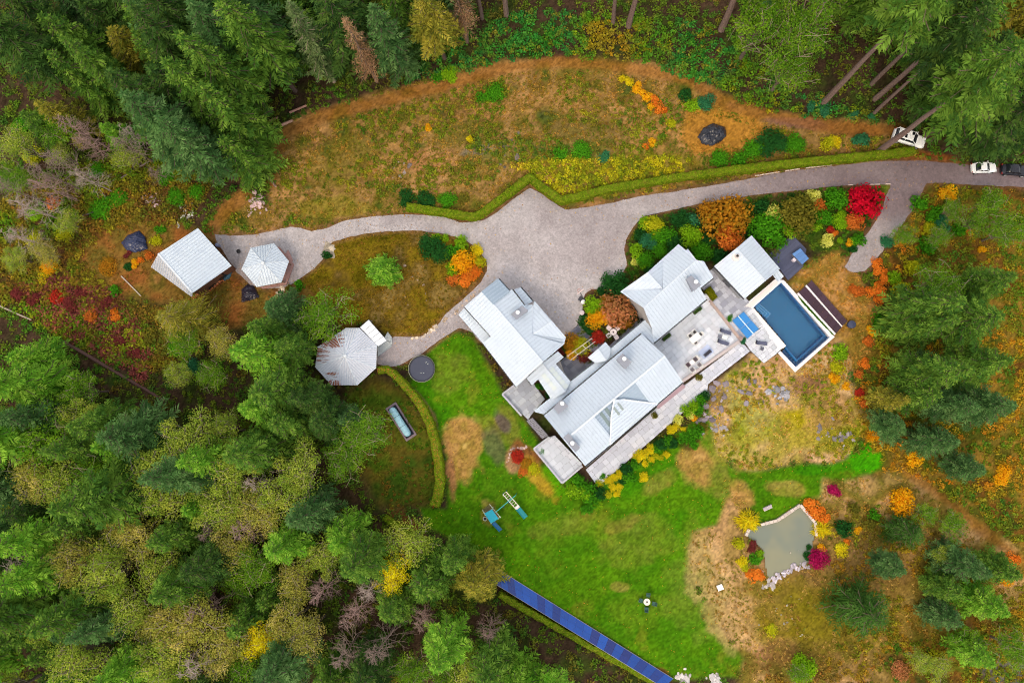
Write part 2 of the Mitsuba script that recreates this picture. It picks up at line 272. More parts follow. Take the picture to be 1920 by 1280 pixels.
    for px, py, rx, ry, a, k, cols in (
        (845, 880, 9, 52, .1, .8, [(150, 96, 60), (168, 120, 84)]), (800, 770, 8, 60, .55, .6, [(140, 100, 66), (160, 124, 90)]),      # bare strip at the hedge's foot
        (942, 790, 12, 26, .6, .9, [(88, 74, 68), (104, 90, 84)]), (925, 835, 18, 34, .3, .6, [(92, 82, 60), (110, 100, 80)]),
        (985, 850, 30, 18, -.6, .9, [(120, 76, 52), (150, 96, 50)]), (1010, 895, 16, 46, .75, .8, [(170, 130, 30), (196, 158, 60)]), (965, 862, 14, 22, 0, .8, [(190, 140, 110), (160, 110, 80)]),
        (1050, 895, 34, 26, -.6, .8, [(96, 158, 12), (84, 150, 14)]), (1155, 900, 34, 30, .5, .5, [(84, 160, 12), (60, 140, 16)]),
        (1415, 800, 42, 30, .1, .9, [(128, 146, 26), (150, 152, 40)]), (1395, 765, 30, 34, .2, .8, [(140, 170, 20), (116, 150, 20)]), (1500, 800, 34, 36, .2, .85, [(176, 158, 20), (160, 148, 24)]), (1590, 806, 36, 16, .2, .7, [(130, 140, 20), (150, 140, 30)]),
        (1380, 725, 24, 24, .5, .7, [(150, 160, 50), (176, 160, 80)]), (1445, 700, 60, 22, .6, .75, [(214, 170, 122), (200, 150, 108)]), (1520, 720, 34, 22, .3, .8, [(150, 96, 70), (110, 78, 56)]), (1540, 770, 44, 40, .2, .6, [(190, 146, 96), (170, 126, 80)]),
        (1620, 862, 30, 26, 0, 1.0, [(60, 146, 8), (74, 156, 10)]), (1540, 878, 60, 10, .1, .7, [(40, 116, 10), (58, 130, 10)]),
        (1655, 355, 12, 10, 0, .9, [(100, 140, 14), (80, 130, 12)]), (1330, 600, 8, 8, 0, 0, [(0, 0, 0), (0, 0, 0)]),
        (1330, 1070, 42, 60, .2, .7, [(204, 164, 112), (214, 176, 126)]), (1365, 1150, 40, 70, .5, .6, [(210, 172, 122), (190, 150, 96)]), (1560, 1000, 30, 40, 0, .6, [(120, 98, 40), (150, 120, 60)]),
        (1620, 1080, 70, 40, .2, .6, [(140, 100, 76), (156, 120, 84)]), (1480, 1230, 50, 30, 0, .6, [(120, 72, 56), (150, 104, 70)]), (1700, 1080, 50, 70, 0, .5, [(150, 112, 66), (130, 96, 50)]),
        (1500, 232, 60, 12, -.1, .85, [(120, 88, 84), (140, 104, 96)]), (1600, 245, 60, 14, -.1, .7, [(120, 84, 44), (136, 90, 44)]), (1740, 300, 70, 14, -.1, .8, [(150, 92, 40), (132, 78, 36)]),
        (870, 225, 70, 20, .1, .5, [(150, 104, 60), (120, 96, 56)]), (900, 285, 34, 10, .1, .7, [(120, 112, 96), (136, 124, 108)]), (955, 272, 26, 7, .1, .6, [(112, 108, 90), (130, 120, 104)]), (800, 300, 60, 20, .3, .6, [(196, 148, 100), (176, 120, 76)]),
        (930, 180, 34, 12, .3, .8, [(60, 104, 22), (76, 110, 28)]), (1010, 292, 130, 20, .05, .6, [(86, 100, 44), (96, 108, 40)]), (1110, 318, 110, 26, -.1, .75, [(132, 128, 26), (110, 118, 26)]), (870, 252, 70, 28, .1, .6, [(84, 96, 30), (104, 100, 34)]), (640, 300, 70, 40, .6, .5, [(128, 116, 36), (110, 106, 32)]),
        (620, 390, 70, 20, 0, .6, [(140, 130, 34), (120, 120, 30)]), (700, 260, 60, 20, .3, .4, [(96, 100, 30), (110, 100, 40)]), (1000, 200, 120, 26, .1, .4, [(186, 140, 84), (160, 120, 64)]), (1210, 245, 60, 40, 0, .5, [(186, 142, 90), (170, 124, 66)]), (1090, 250, 90, 22, 0, .5, [(92, 84, 40), (84, 92, 34)]), (1240, 305, 90, 20, -.1, .6, [(110, 118, 28), (140, 124, 34)]), (780, 350, 60, 14, .2, .5, [(180, 134, 92), (196, 150, 104)]), (830, 400, 60, 10, 0, .5, [(130, 84, 44), (120, 90, 40)]),
        (1420, 740, 80, 60, .4, .5, [(176, 146, 84), (196, 164, 116)]), (1460, 840, 90, 30, .1, .5, [(150, 146, 50), (170, 146, 74)]), (1370, 840, 40, 30, .1, .5, [(176, 164, 70), (150, 150, 40)]), (1600, 1090, 130, 100, .2, .8, [(104, 100, 34), (136, 106, 54), (110, 84, 60)]), (1560, 1160, 80, 60, .2, .8, [(126, 116, 24), (110, 100, 30)]), (1690, 1190, 90, 40, 0, .7, [(120, 108, 28), (150, 118, 50)]), (1480, 1150, 70, 60, .2, .6, [(120, 112, 22), (136, 118, 34)]), (1740, 1130, 90, 80, .2, .5, [(96, 100, 30), (140, 110, 40)]), (1560, 1240, 120, 40, 0, .6, [(96, 92, 30), (120, 84, 44)]), (1310, 1040, 30, 60, .2, .4, [(120, 130, 40), (140, 130, 60)]), (1300, 1120, 50, 60, .4, .4, [(96, 130, 30), (120, 130, 50)]),
        (1240, 1263, 14, 10, 0, .9, [(120, 76, 44), (110, 70, 40)]), (760, 985, 24, 40, .8, .8, [(130, 80, 44), (110, 76, 36)]), (655, 870, 40, 60, .2, .4, [(96, 64, 40), (80, 72, 30)]),
        (1830, 490, 60, 40, .3, .6, [(104, 70, 34), (120, 78, 36)]), (1890, 1260, 60, 24, 0, .8, [(96, 96, 96), (110, 106, 104)]), (1690, 580, 20, 50, 0, .5, [(110, 72, 34), (120, 90, 40)])):
        put(ellipse(px, py, rx, ry, x, y, .7, int(px + py), a) * k, lz(cols, x, y, 19, .5))
    put(inside(yard, x, y, .6, .8, 14) * .9, lz([(166, 112, 38), (184, 130, 50), (150, 104, 40)], x, y, 20, .4))
    put(inside(track, x, y, .45, .5, 15) * .6, lz([(146, 92, 34), (160, 104, 44), (132, 88, 40)], x, y, 21, .5))
    for pts, w, col in (([(1230, 800), (1290, 838), (1318, 800)], .5, (70, 60, 34)),):
        put(inside(LineString(XY(pts)).buffer(w), x, y, .3, .3, 16) * .7, np.broadcast_to(lin(col), c.shape))
    # worn earth along the drive's edges, then the grain of single tufts
    e = shapely.union_all([drive_pg, side_pg])
    edge = inside(e.buffer(.5), x, y, .3, .4, 17)
    put(edge * .55, lz([(120, 92, 70), (140, 100, 70), (104, 84, 56)], x, y, 22, .6))
    r1, r2 = fb(x, y, 2.2, 23, 2), np.random.default_rng(5).random(len(x))
    c = c * (0.56 + .5 * r1 + .5 * (r2 - .5))[:, None]
    return np.clip(c, .003, .85)
def ground_z(x, y):
    """Low relief: level where things are built, mounds and outcrops elsewhere."""
    x, y = np.asarray(x, float).ravel(), np.asarray(y, float).ravel()
    fl = inside(flat_pg.buffer(1.0), x, y, .8, 0, 1)
    lawn = inside(ZP['lawn'].buffer(.3), x, y, .8, 0, 1)
    rough = np.clip(1 - fl, 0, 1) * (1 - .93 * lawn)
    h = (fb(x, y, .08, 31) - .35) * .9 + (fb(x, y, .5, 32, 3) - .5) * .35 + (fb(x, y, 2.0, 33, 2) - .5) * .16
    for px, py, r, k in ((1480, 780, 110, .5), (1500, 1150, 90, .6), (1000, 260, 260, .7), (740, 520, 120, .6)):
        c = P(px, py)[:2]; h = h + k * np.exp(-((x - c[0]) ** 2 + (y - c[1]) ** 2) / (2 * (r * M * .5) ** 2))
    return h * rough
gz = ground_z(gxf, gyf)
gc = ground_colour(gxf, gyf)
ny, nx = gx.shape
idx = np.arange(ny * nx).reshape(ny, nx)
quads = np.stack([idx[:-1, :-1], idx[:-1, 1:], idx[1:, 1:], idx[1:, :-1]], -1).reshape(-1, 4)
gv = np.stack([gxf, gyf, gz], 1)
ctr = gv[quads].mean(1)
hole = shapely.union_all([pool_pg.buffer(-.25), pond_pg.buffer(-.1)])
keep = ~shapely.contains_xy(hole, ctr[:, 0], ctr[:, 1])
quads, ctr = quads[keep], ctr[keep]
zone = np.zeros(len(quads), int)
for i, zn in ((1, ['meadow', 'island', 'slope', 'poolside', 'dryfield', 'knoll', 'eastbank', 'brushwest', 'tankyard', 'shedyard']), (2, ['lawn'])):
    for z_ in zn:
        zone[shapely.contains_xy(ZP[z_], ctr[:, 0], ctr[:, 1])] = i
for i, (nm, lb) in enumerate((('forest_floor', 'dark leaf-strewn soil under the trees around the estate'), ('meadow', 'rough dry grass, moss and bare earth around the drive and slopes'), ('lawn', 'bright green mown lawn below the house'))):
    q = quads[zone == i]; u, iv = np.unique(q, return_inverse=True)
    emit(nm, (gv[u], iv.reshape(-1, 4)[:, [0, 1, 2, 3]] if False else np.vstack([iv.reshape(-1, 4)[:, [0, 1, 2]], iv.reshape(-1, 4)[:, [0, 2, 3]]]), gc[u]), 'short_grass' if nm == 'lawn' else 'rough_ground', smooth=True, kind='structure', label=lb)
far = MB()
fx = np.array([-900, -96.8, 79.4, 900.0]); fy = np.array([-900, -49.8, 71.4, 900.0])
for i in range(3):
    for j in range(3):
        if (i, j) != (1, 1):
            far.add([[fx[i], fy[j], -.35], [fx[i + 1], fy[j], -.35], [fx[i + 1], fy[j + 1], -.35], [fx[i], fy[j + 1], -.35]], [[0, 1, 2, 3]], L(64, 66, 34))
emit('terrain', far, kind='structure', label='wooded land stretching away beyond the estate')

def sheet(pg, z, thick=.06):
    pg = pg if pg.geom_type != 'MultiPolygon' else max(pg.geoms, key=lambda g: g.area)
    return trimesh.creation.extrude_polygon(pg, thick, engine='earcut').apply_translation([0, 0, z - thick])
def ragged(pg, amp=.18, step=.5, seed=1):
    n = int(pg.exterior.length / step); s = np.linspace(0, 1, n, endpoint=False)
    q = np.array([pg.exterior.interpolate(t, normalized=True).coords[0] for t in s])
    q = q + (np.stack([fb(q[:, 0], q[:, 1], 1.3, seed), fb(q[:, 0], q[:, 1], 1.3, seed + 5)], 1) - .5) * 2 * amp
    return Polygon(q).buffer(0)
emit_mesh('driveway', sheet(ragged(drive_pg.buffer(.6).buffer(-.6)), .03), 'gravel', kind='structure', label='pale pinkish gravel driveway and turning court in front of the house')
emit_mesh('side_lane', sheet(ragged(side_pg, .25, .5, 3), .045), 'gravel', kind='structure', label='narrow grey gravel lane running down beside the red maple')
# ------------------------------------------------------------------ roofs
def frame(pl, d):
    n = pl[0]; u = np.asarray(d, float); u = u - n * np.dot(u, n); u /= np.linalg.norm(u)
    v = np.cross(n, u)
    return np.stack([u, v, n], 1)
def roof_face(pl, px, parent, d=None, name='roof', spacing=.52, thick=.14, bsdf='roof_metal', rib=.06, label=None, seams=True):
    """One plane of metal roof from the pixels of its outline; seams run along d (default: down the slope)."""
    pts = np.array([on(pl, *q) for q in px]) if not isinstance(px, np.ndarray) else px
    if d is None:
        d = np.array([pl[0][0], pl[0][1], 0]) if np.hypot(*pl[0][:2]) > 1e-3 else np.array([1.0, 0, 0])
    Fm = frame(pl, d); q = (pts - pl[1]) @ Fm
    pg = Polygon(q[:, :2]).buffer(0)
    m = extrude(pg, -thick, 0); m.vertices = m.vertices @ Fm.T + pl[1]
    k = emit_mesh(name, m, bsdf, parent)
    if label: labels[k] = {'label': label}
    if seams:
        b = pg.bounds; mb = MB(); inner = pg.buffer(-.04)
        for y in np.arange(b[1] + spacing / 2, b[3], spacing):
            seg = inner.intersection(LineString([(b[0] - 1, y), (b[2] + 1, y)]))
            for s in getattr(seg, 'geoms', [seg]):
                if s.geom_type == 'LineString' and s.length > .15:
                    (x0, _), (x1, _) = s.coords[0], s.coords[-1]
                    c = np.array([[(x0 + x1) / 2, y, rib / 2]]) @ Fm.T + pl[1]
                    mb.box(c[0], (abs(x1 - x0), .07, rib), L(176, 187, 203), R=Fm)
        if mb.n:
            sk = emit('seam', mb, 'satin', k); labels[sk] = {'kind': 'stuff'}
    return k, pts
def trim(parent, a, b, w=.16, h=.18, col=L(200, 208, 218), name='ridge_cap', dz=.03):
    mb = MB(); a, b = np.asarray(a) + [0, 0, dz], np.asarray(b) + [0, 0, dz]
    mb.bar(a, b, w, h, col)
    return emit(name, mb, 'satin', parent)
def gutter(parent, a, b):
    mb = MB(); a, b = np.asarray(a) - [0, 0, .05], np.asarray(b) - [0, 0, .05]
    d = (b - a) / np.linalg.norm(b - a); y = np.cross([0, 0, 1], d)
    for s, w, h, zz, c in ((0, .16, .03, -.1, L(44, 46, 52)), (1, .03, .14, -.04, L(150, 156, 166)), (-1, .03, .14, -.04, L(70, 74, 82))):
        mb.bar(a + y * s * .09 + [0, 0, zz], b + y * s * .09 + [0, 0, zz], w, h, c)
    return emit('gutter', mb, 'satin', parent)
def chimney(parent, px, cap, z0, z1, cc=L(126, 130, 142)):
    """A metal-clad chimney: its top outline as the photograph shows it at height z1."""
    top = np.array([P(x, y, z1) for x, y in px]); mb = MB()
    mb.prism(top[:, :2], z0, z1 - .12, cc)
    mb.prism(Polygon(top[:, :2]).buffer(.08), z1 - .12, z1, L(138, 142, 154))
    k = emit('chimney', mb, 'satin', parent)
    c = P(*cap, z1); m2 = MB()
    m2.tube([c, c + [0, 0, .35]], .2, L(190, 192, 198), 14); m2.tube([c + [0, 0, .35], c + [0, 0, .5], c + [0, 0, .58]], [.32, .3, .1], L(232, 234, 238), 14)
    emit('chimney_cap', m2, 'satin', k)
def shrink(pts, f=.93):
    pts = np.asarray(pts); c = pts.mean(0)
    return c + (pts - c) * [f, f, 1]
def wall_block(parent, low, high, col=L(150, 146, 144), drop=.35, f=.93, z0=0.0):
    """Walls under a roof: hull of the eaves (low) down to the ground and the ridge (high)."""
    allp = shrink(np.vstack([low, high]) if len(high) else np.asarray(low), f) - [0, 0, drop]
    lo = allp[:len(low)].copy(); lo[:, 2] = z0
    mb = MB(); mb.hull(np.vstack([allp, lo]), col)
    k = emit('wall', mb, 'matte', parent)
    hullp = np.array(shapely.MultiPoint(lo[:, :2]).convex_hull.exterior.coords)[:, :2]
    for a, b in zip(hullp[1:], hullp[:-1]):           # windows along each wall
        l = np.linalg.norm(b - a)
        if l < 2.6: continue
        d = (b - a) / l; n = np.array([d[1], -d[0]])
        if np.dot(n, (a + b) / 2 - hullp[:-1].mean(0)) < 0: n = -n
        for t in np.linspace(0, 1, int(l // 3.2) + 2)[1:-1]:
            c = a + (b - a) * t + n * .02
            wk = MB(); R = np.stack([[d[0], d[1], 0], [n[0], n[1], 0], [0, 0, 1]], 1)
            wk.box((*c, z0 + 1.45), (1.5, .07, 1.9), L(70, 72, 78), R=R)
            k2 = emit('window', wk, 'satin', parent)
            pm = MB(); pm.box((*(c + n * .03), z0 + 1.45), (1.34, .05, 1.74), L(20, 24, 30), R=R); emit('pane', pm, 'dark_glass', k2)
    return k

house = thing('house', 'large pale metal-roofed house of joined wings beside the gravel court', 'house')
# --- garage wing
gp_w = plane((904, 546, 6.3), (1018, 678.6, 6.3), (967.5, 725, 3.9))
gp_e = plane((904, 546, 6.3), (1018, 678.6, 6.3), (1061, 633, 3.9))
G1, G2 = on(gp_w, 904, 546), on(gp_w, 1018, 678.6)
roof_face(gp_w, [(904, 546), (1018, 678.6), (967.5, 725), (905, 643), (920, 630.6), (870.6, 575)], house)
roof_face(gp_e, [(904, 546), (934.5, 522.5), (955, 545.6), (960, 542.5), (983, 572), (998.5, 571), (997.6, 627), (1057.5, 645), (1018, 678.6)], house)
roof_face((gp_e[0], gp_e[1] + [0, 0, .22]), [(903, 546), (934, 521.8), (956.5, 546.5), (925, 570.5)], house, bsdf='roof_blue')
cgt, cga, cgb, cgr = (997.6, 627.5, 5.35), (1002, 564, 3.95), (1061, 632, 3.95), (1035, 602, 5.35)
pa, pb = plane(cgt, cgr, cga), plane(cgt, cgr, cgb)
dG = P(1061, 632, 4) - P(1002, 564, 4)
roof_face(pa, [cgt[:2], (999, 574), cga[:2], cgr[:2]], house, -dG)
roof_face(pb, [cgt[:2], cgr[:2], cgb[:2], (1057.5, 646)], house, dG)
trim(house, G1, G2); trim(house, P(*cgt), P(*cgr)); trim(house, P(*cgt), on(gp_e, 999, 574), .1, .06); trim(house, P(*cgt), on(gp_e, 1057.5, 640), .1, .06)
lt = plane((860, 590, 3.1), (905, 643, 3.1), (921, 632, 3.5))
roof_face(lt, [(859.5, 590), (870, 577.5), (921, 633), (905.5, 643.5)], house)
lt2 = plane((976, 538, 3.0), (999, 565, 3.0), (983, 572, 3.6))
roof_face(lt2, [(975.8, 538.5), (998.5, 564.8), (984, 573.5), (961, 544)], house)
gutter(house, on(gp_w, 870.6, 575), on(gp_w, 920, 630.6)); gutter(house, on(gp_w, 905, 643), on(gp_w, 967.5, 725)); gutter(house, on(gp_e, 935.5, 522), on(gp_e, 956.5, 545.5))
gutter(house, on(gp_e, 961.5, 542), on(gp_e, 984, 572)); gutter(house, on(lt2, 976.8, 537.5), on(lt2, 999.5, 564))
chimney(house, [(979, 573.8), (989, 581.5), (969, 597.8), (959.5, 589)], (971, 586), 4.4, 6.4)
wall_block(house, [on(gp_w, 885, 590), on(gp_w, 967.5, 715), on(gp_e, 1050, 645), on(gp_e, 940, 535)], [G1, G2], f=.9, drop=.45)
# --- main wing
mw = plane((1058, 826, 7.2), (1247, 667.3, 7.2), (1020, 779, 4.4))
me = plane((1058, 826, 7.2), (1247, 667.3, 7.2), (1097, 873, 4.4))
M1, M2 = on(mw, 1058, 826), on(mw, 1247, 667.3)
roof_face(mw, [(1058, 826), (1020, 779), (1203, 626), (1247, 667.3)], house)
roof_face(me, [(1247, 667.3), (1280.5, 716), (1228, 761), (1216, 752), (1190, 715.5)], house)
roof_face(me, [(1058, 826), (1097, 873), (1144, 833.5), (1145, 818), (1114, 780)], house)
# the raised cross roof with its glass panels, hipped towards the garden
hp = 6.75
zat = lambda px, py, d: float(on(me, px, py)[2] + d)
jr, jr2 = (1158, 749, zat(1158, 749, .3)), (1191, 787, zat(1191, 787, .34))
q1, q2 = (1144, 834, zat(1144, 834, .05)), (1233, 757, zat(1233, 757, .05))
ps, pn, ph = plane(jr, jr2, q1), plane(jr, jr2, q2), plane(jr2, q1, q2)
dM = P(1280, 716, 4) - P(1097, 873, 4)
roof_face(ps, [jr[:2], jr2[:2], (1144, 834), (1146, 779), (1152, 747.5)], house, -dM)
roof_face(pn, [jr[:2], (1168, 748), (1200, 753), (1233, 757), jr2[:2]], house, dM)
roof_face(ph, [jr2[:2], (1233, 757), (1144, 834)], house)
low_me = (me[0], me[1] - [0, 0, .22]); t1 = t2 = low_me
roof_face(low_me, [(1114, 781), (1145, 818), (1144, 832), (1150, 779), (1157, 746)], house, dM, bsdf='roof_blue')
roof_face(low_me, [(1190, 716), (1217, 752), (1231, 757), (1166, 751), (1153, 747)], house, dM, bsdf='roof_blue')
for a, b in (((1146, 779), (1152, 747)), ((1144, 833), (1146, 779))): trim(house, on(ps, *a), on(ps, *b), .14, .1, L(238, 240, 244))
trim(house, on(pn, 1168, 748.5), on(pn, 1231, 756.5), .14, .1, L(238, 240, 244))
for a, b in ((jr, jr2), (jr2, q1), (jr2, q2)): trim(house, P(*a), P(*b), .12, .08)
for quad in ([(1124, 776), (1128.5, 771.5), (1144.5, 793), (1142.5, 801)], [(1133, 768), (1138, 763.5), (1147, 775), (1145, 784)]):
    pts = np.array([on(t1, *p) for p in quad]) + [0, 0, .05]
    mb = MB(); mb.hull(np.vstack([pts, pts + [0, 0, .07]]), L(118, 134, 136)); kk = emit('skylight', mb, 'gloss', house)
for quad in ([(1157, 757), (1160, 754.5), (1170, 767), (1167, 770)], [(1149, 765), (1152, 762), (1163, 776), (1160, 779)]):
    pts = np.array([on(ps, *p) for p in quad]) + [0, 0, .05]
    mb = MB(); mb.hull(np.vstack([pts, pts + [0, 0, .07]]), L(140, 154, 156)); emit('skylight', mb, 'gloss', house)
trim(house, M1, M2, .3, .1)
gutter(house, on(mw, 1019, 778.5), on(mw, 1202, 625.2)); gutter(house, on(me, 1281.3, 716.8), on(me, 1229, 761)); gutter(house, on(me, 1145, 834.5), on(me, 1098, 874.5)); gutter(house, P(1144.5, 835.2, 4.3), P(1233.5, 758.2, 4.3))
chimney(house, [(1168, 663.5), (1183, 679), (1173, 690), (1157.5, 673)], (1170, 672.5), 5.5, 7.6)
chimney(house, [(1053, 749.5), (1064.5, 761), (1047, 775), (1038.5, 764)], (1054, 756), 4.8, 7.0)
chimney(house, [(1066, 813), (1086.5, 839), (1079, 846.5), (1057.5, 820)], (1073, 830), 5.5, 7.5)
wall_block(house, [on(mw, 1020, 779), on(me, 1097, 873), on(me, 1280, 716), on(mw, 1203, 626)], [M1 - [0, 0, 1.6], M2 - [0, 0, 1.6]], f=.92, drop=.5)
# --- north wing
nn = plane((1306, 487.5, 6.3), (1207, 577, 6.3), (1162.5, 546, 4.0)); ns = plane((1306, 487.5, 6.3), (1207, 577, 6.3), (1225, 643, 3.6))
N1, N2 = on(nn, 1306, 487.5), on(nn, 1207, 577)
roof_face(nn, [(1306, 487.5), (1290, 466.5), (1286.5, 469.5), (1272, 457.5), (1243, 484), (1243, 543), (1172, 543.5), (1163, 546.5), (1185, 562), (1207, 577)], house)
roof_face(ns, [(1306, 487.5), (1320, 490), (1338, 520.5), (1313, 540.5), (1325, 560.5), (1225, 643.5), (1223, 616), (1207, 577)], house)
cn, cm, c1, c2 = (1243, 543, 5.9), (1214, 510.5, 5.9), (1243, 484, 4.2), (1163, 546.5, 4.1)
pc1, pc2 = plane(cn, cm, c1), plane(cn, cm, c2)
dN = P(1243, 484, 4) - P(1163, 546, 4)
roof_face(pc1, [cn[:2], cm[:2], (1243, 484)], house, dN); roof_face(pc2, [cn[:2], (1172, 543.5), (1163, 546.5), cm[:2]], house, -dN)
trim(house, N1, N2); trim(house, P(*cn), P(*cm)); trim(house, P(*cn), on(pc1, 1243, 486), .1, .06); trim(house, P(*cn), on(pc2, 1172, 543.5), .1, .06)
gutter(house, on(ns, 1339, 520.8), on(ns, 1313.5, 541)); gutter(house, on(ns, 1326, 561), on(ns, 1226, 644))
chimney(house, [(1296, 517.5), (1313.5, 534), (1302, 544), (1287.5, 523)], (1304, 529), 4.6, 6.5)
wall_block(house, [on(nn, 1165, 548), on(ns, 1226, 640), on(ns, 1322, 558), on(nn, 1272, 460)], [N1, N2], f=.86, drop=.5)
# --- links between the wings
lk = plane((1145, 653.5, 3.1), (1211, 598, 3.1), (1203, 626, 3.5))
roof_face(lk, [(1071, 714), (1115, 680), (1128, 672), (1145, 653.5), (1211, 598), (1222, 617), (1226, 645), (1204, 627), (1112, 702), (1024, 777), (1003, 772), (1002, 769), (1031, 746)], house)
gutter(house, on(lk, 1145, 653), on(lk, 1211, 597.5)); gutter(house, on(lk, 1071, 713), on(lk, 1114, 679.5))
ge, gw = plane((1121, 654, 4.3), (1137, 676, 4.3), (1136, 641, 3.6)), plane((1121, 654, 4.3), (1137, 676, 4.3), (1102, 670, 3.6))
roof_face(ge, [(1121, 654), (1135, 641), (1145, 652.5), (1143, 670), (1137, 676)], house); roof_face(gw, [(1121, 654), (1137, 676), (1116, 680.5), (1102, 670)], house)
trim(house, on(ge, 1121, 654), on(ge, 1137, 676))
le, lw_ = plane((1016, 681, 3.9), (1060, 735, 3.9), (1057, 670, 3.0)), plane((1016, 681, 3.9), (1060, 735, 3.9), (988, 709, 3.0))
roof_face(le, [(1016, 681), (1046, 658), (1057, 669.5), (1042, 682), (1070, 715), (1060, 735)], house); roof_face(lw_, [(1016, 681), (1060, 735), (1034, 749), (1009, 711), (997, 722), (987, 709)], house)
trim(house, on(le, 1016, 681), on(le, 1060, 735)); gutter(house, on(le, 1042, 682), on(le, 1070, 714.5)); gutter(house, on(lw_, 987, 709), on(lw_, 997, 722.5))
for i in range(5):
    for base, pl_ in (((1029, 693), le), ((1021, 699), lw_)):
        a = np.array(base) + np.array([6.2, 7.6]) * i; w = np.array([7.5, -5.6]) if pl_ is le else np.array([-6.5, 5.0]); h = np.array([5.0, 6.1])
        if pl_ is lw_ and i > 3: continue
        pts = np.array([on(pl_, *p) for p in (a, a + w, a + w + h, a + h)]) + [0, 0, .04]
        mb = MB(); mb.hull(np.vstack([pts, pts + [0, 0, .05]]), L(196, 206, 204)); emit('skylight', mb, 'gloss', house)
wall_block(house, [P(1146, 656, 3), P(1211, 602, 3), P(1222, 640, 3), P(1010, 768, 3)], [], drop=.2, f=.98)
wall_block(house, [P(1000, 700, 2.9), P(1046, 662, 2.9), P(1066, 714, 2.9), P(1030, 742, 2.9)], [], drop=.2, f=.95)
# white framework of the pergola by the entry
mb = MB()
for s, e in (((1063, 668), (1110, 634)), ((1070, 675), (1116, 640))): mb.bar(P(*s, 2.5), P(*e, 2.5), .07, .1, L(214, 206, 208))
for q in (.3, .62): mb.bar(P(1063 + 47 * q, 668 - 34 * q, 2.6), P(1070 + 46 * q, 675 - 35 * q, 2.6), .07, .1, L(214, 206, 208))
for q in ((1066, 668), (1110, 636)): mb.bar(P(*q, 0), P(*q, 2.5), .1, .1, L(214, 206, 208), up=(1, 0, 0))
solo('pergola', mb, 'thin white timber pergola frame over the red bushes by the entry', 'pergola', 'satin')

# --- pool house
ph_ = thing('pool_house', 'small pale metal-roofed pool house between the terrace and the dark deck', 'pool house')
pw, pe = plane((1380.5, 465.5, 4.9), (1435.5, 526.5, 4.9), (1339, 499, 3.3)), plane((1380.5, 465.5, 4.9), (1435.5, 526.5, 4.9), (1409, 441, 3.6))
A_, B_ = on(pw, 1380.5, 465.5), on(pw, 1435.5, 526.5)
roof_face(pw, [(1380.5, 465.5), (1339, 499), (1396, 560), (1435.5, 526.5)], ph_); roof_face(pe, [(1380.5, 465.5), (1409, 441), (1462.5, 503.8), (1435.5, 526.5)], ph_)
trim(ph_, A_, B_); gutter(ph_, on(pw, 1338.3, 499.5), on(pw, 1395.3, 560.8))
fl = plane((1452, 511, 2.8), (1459, 507, 2.8), (1470, 517, 2.75))
roof_face(fl, [(1447, 513), (1460, 506.5), (1470, 518), (1459, 528)], ph_)
wall_block(ph_, [on(pw, 1341, 499), on(pe, 1408, 443), on(pe, 1460, 504), on(pw, 1396, 557)], [A_, B_], L(150, 152, 158), f=.95)
c = P(1381, 481, 4.6); mb = MB(); mb.tube([c - [0, 0, .6], c, c + [0, 0, .06]], [.75, .62, .5], L(226, 214, 208), 18); mb.tube([c, c + [0, 0, .5]], .3, L(200, 190, 188), 14); mb.tube([c + [0, 0, .5], c + [0, 0, .54]], .2, L(20, 16, 16), 12)
emit('chimney', mb, 'satin', ph_)

# ------------------------------------------------------------------ terraces, steps
def pavers(name, px, z, label, size=.8, cols=((168, 170, 176), (178, 178, 184), (158, 160, 168), (190, 188, 192), (172, 168, 170)), ang=None, thick=.25, seed=1, hole=None, parapet=None):
    """A terrace: a slab in joint colour and its paving stones, each proud of the joint and a little uneven."""
    pg = poly(px, z)
    if hole is not None: pg = pg.difference(hole)
    a = ang if ang is not None else math.radians(39.3)
    base = MB(); base.prism(pg, min(-.1, z - thick), z - .02, L(140, 140, 146))
    k = emit(name, base, 'matte', kind='structure', label=label)
    r = np.random.default_rng(seed); c0 = np.array(pg.centroid.coords[0]); R2 = np.array([[math.cos(a), -math.sin(a)], [math.sin(a), math.cos(a)]])
    q = (np.array(shapely.get_coordinates(pg)) - c0) @ R2
    st = MB(); row = 0
    for y in np.arange(q[:, 1].min() - size, q[:, 1].max() + size, size):
        row += 1; x = q[:, 0].min() - size * r.random()
        while x < q[:, 0].max() + size:
            w = size * r.choice([1, 1, 1.5]); g = .018
            cell = Polygon((np.array([[x + g, y + g], [x + w - g, y + g], [x + w - g, y + size - g], [x + g, y + size - g]])) @ R2.T + c0).intersection(pg.buffer(-.03))
            x += w
            if cell.is_empty or cell.area < .05: continue
            col = lin(cols[r.integers(len(cols))]) * r.uniform(.86, .97) * [.97, 1.0, 1.04]
            st.prism(cell, z - .03, z + r.uniform(0, .008), col)
    if st.n: labels[emit('paving_stone', st, 'matte', k)] = {'kind': 'stuff'}
    if parapet:
        for (s, e, h) in parapet:
            pm = MB(); pm.bar(P(*s, z + h / 2), P(*e, z + h / 2), .3, h, L(182, 182, 188)); emit('parapet', pm, 'matte', k)
    return k
pavers('patio', [(1205, 648), (1325, 548), (1340, 560), (1391, 634), (1386, 643), (1276, 718), (1240, 668)], .2, 'pale stone patio with white furniture between the house wings and the pool', .82,
       ((216, 219, 226), (222, 224, 230), (210, 213, 220), (226, 227, 232), (214, 213, 218)))
pavers('upper_patio', [(1330, 508), (1346, 496), (1402, 562), (1414, 574), (1398, 588), (1376, 604), (1400, 632), (1392, 636), (1332, 558), (1312, 535)], .22, 'grey stone patio between the north wing and the pool house', .82,
       ((176, 176, 186), (190, 190, 198), (160, 160, 172), (204, 204, 212)), seed=2)
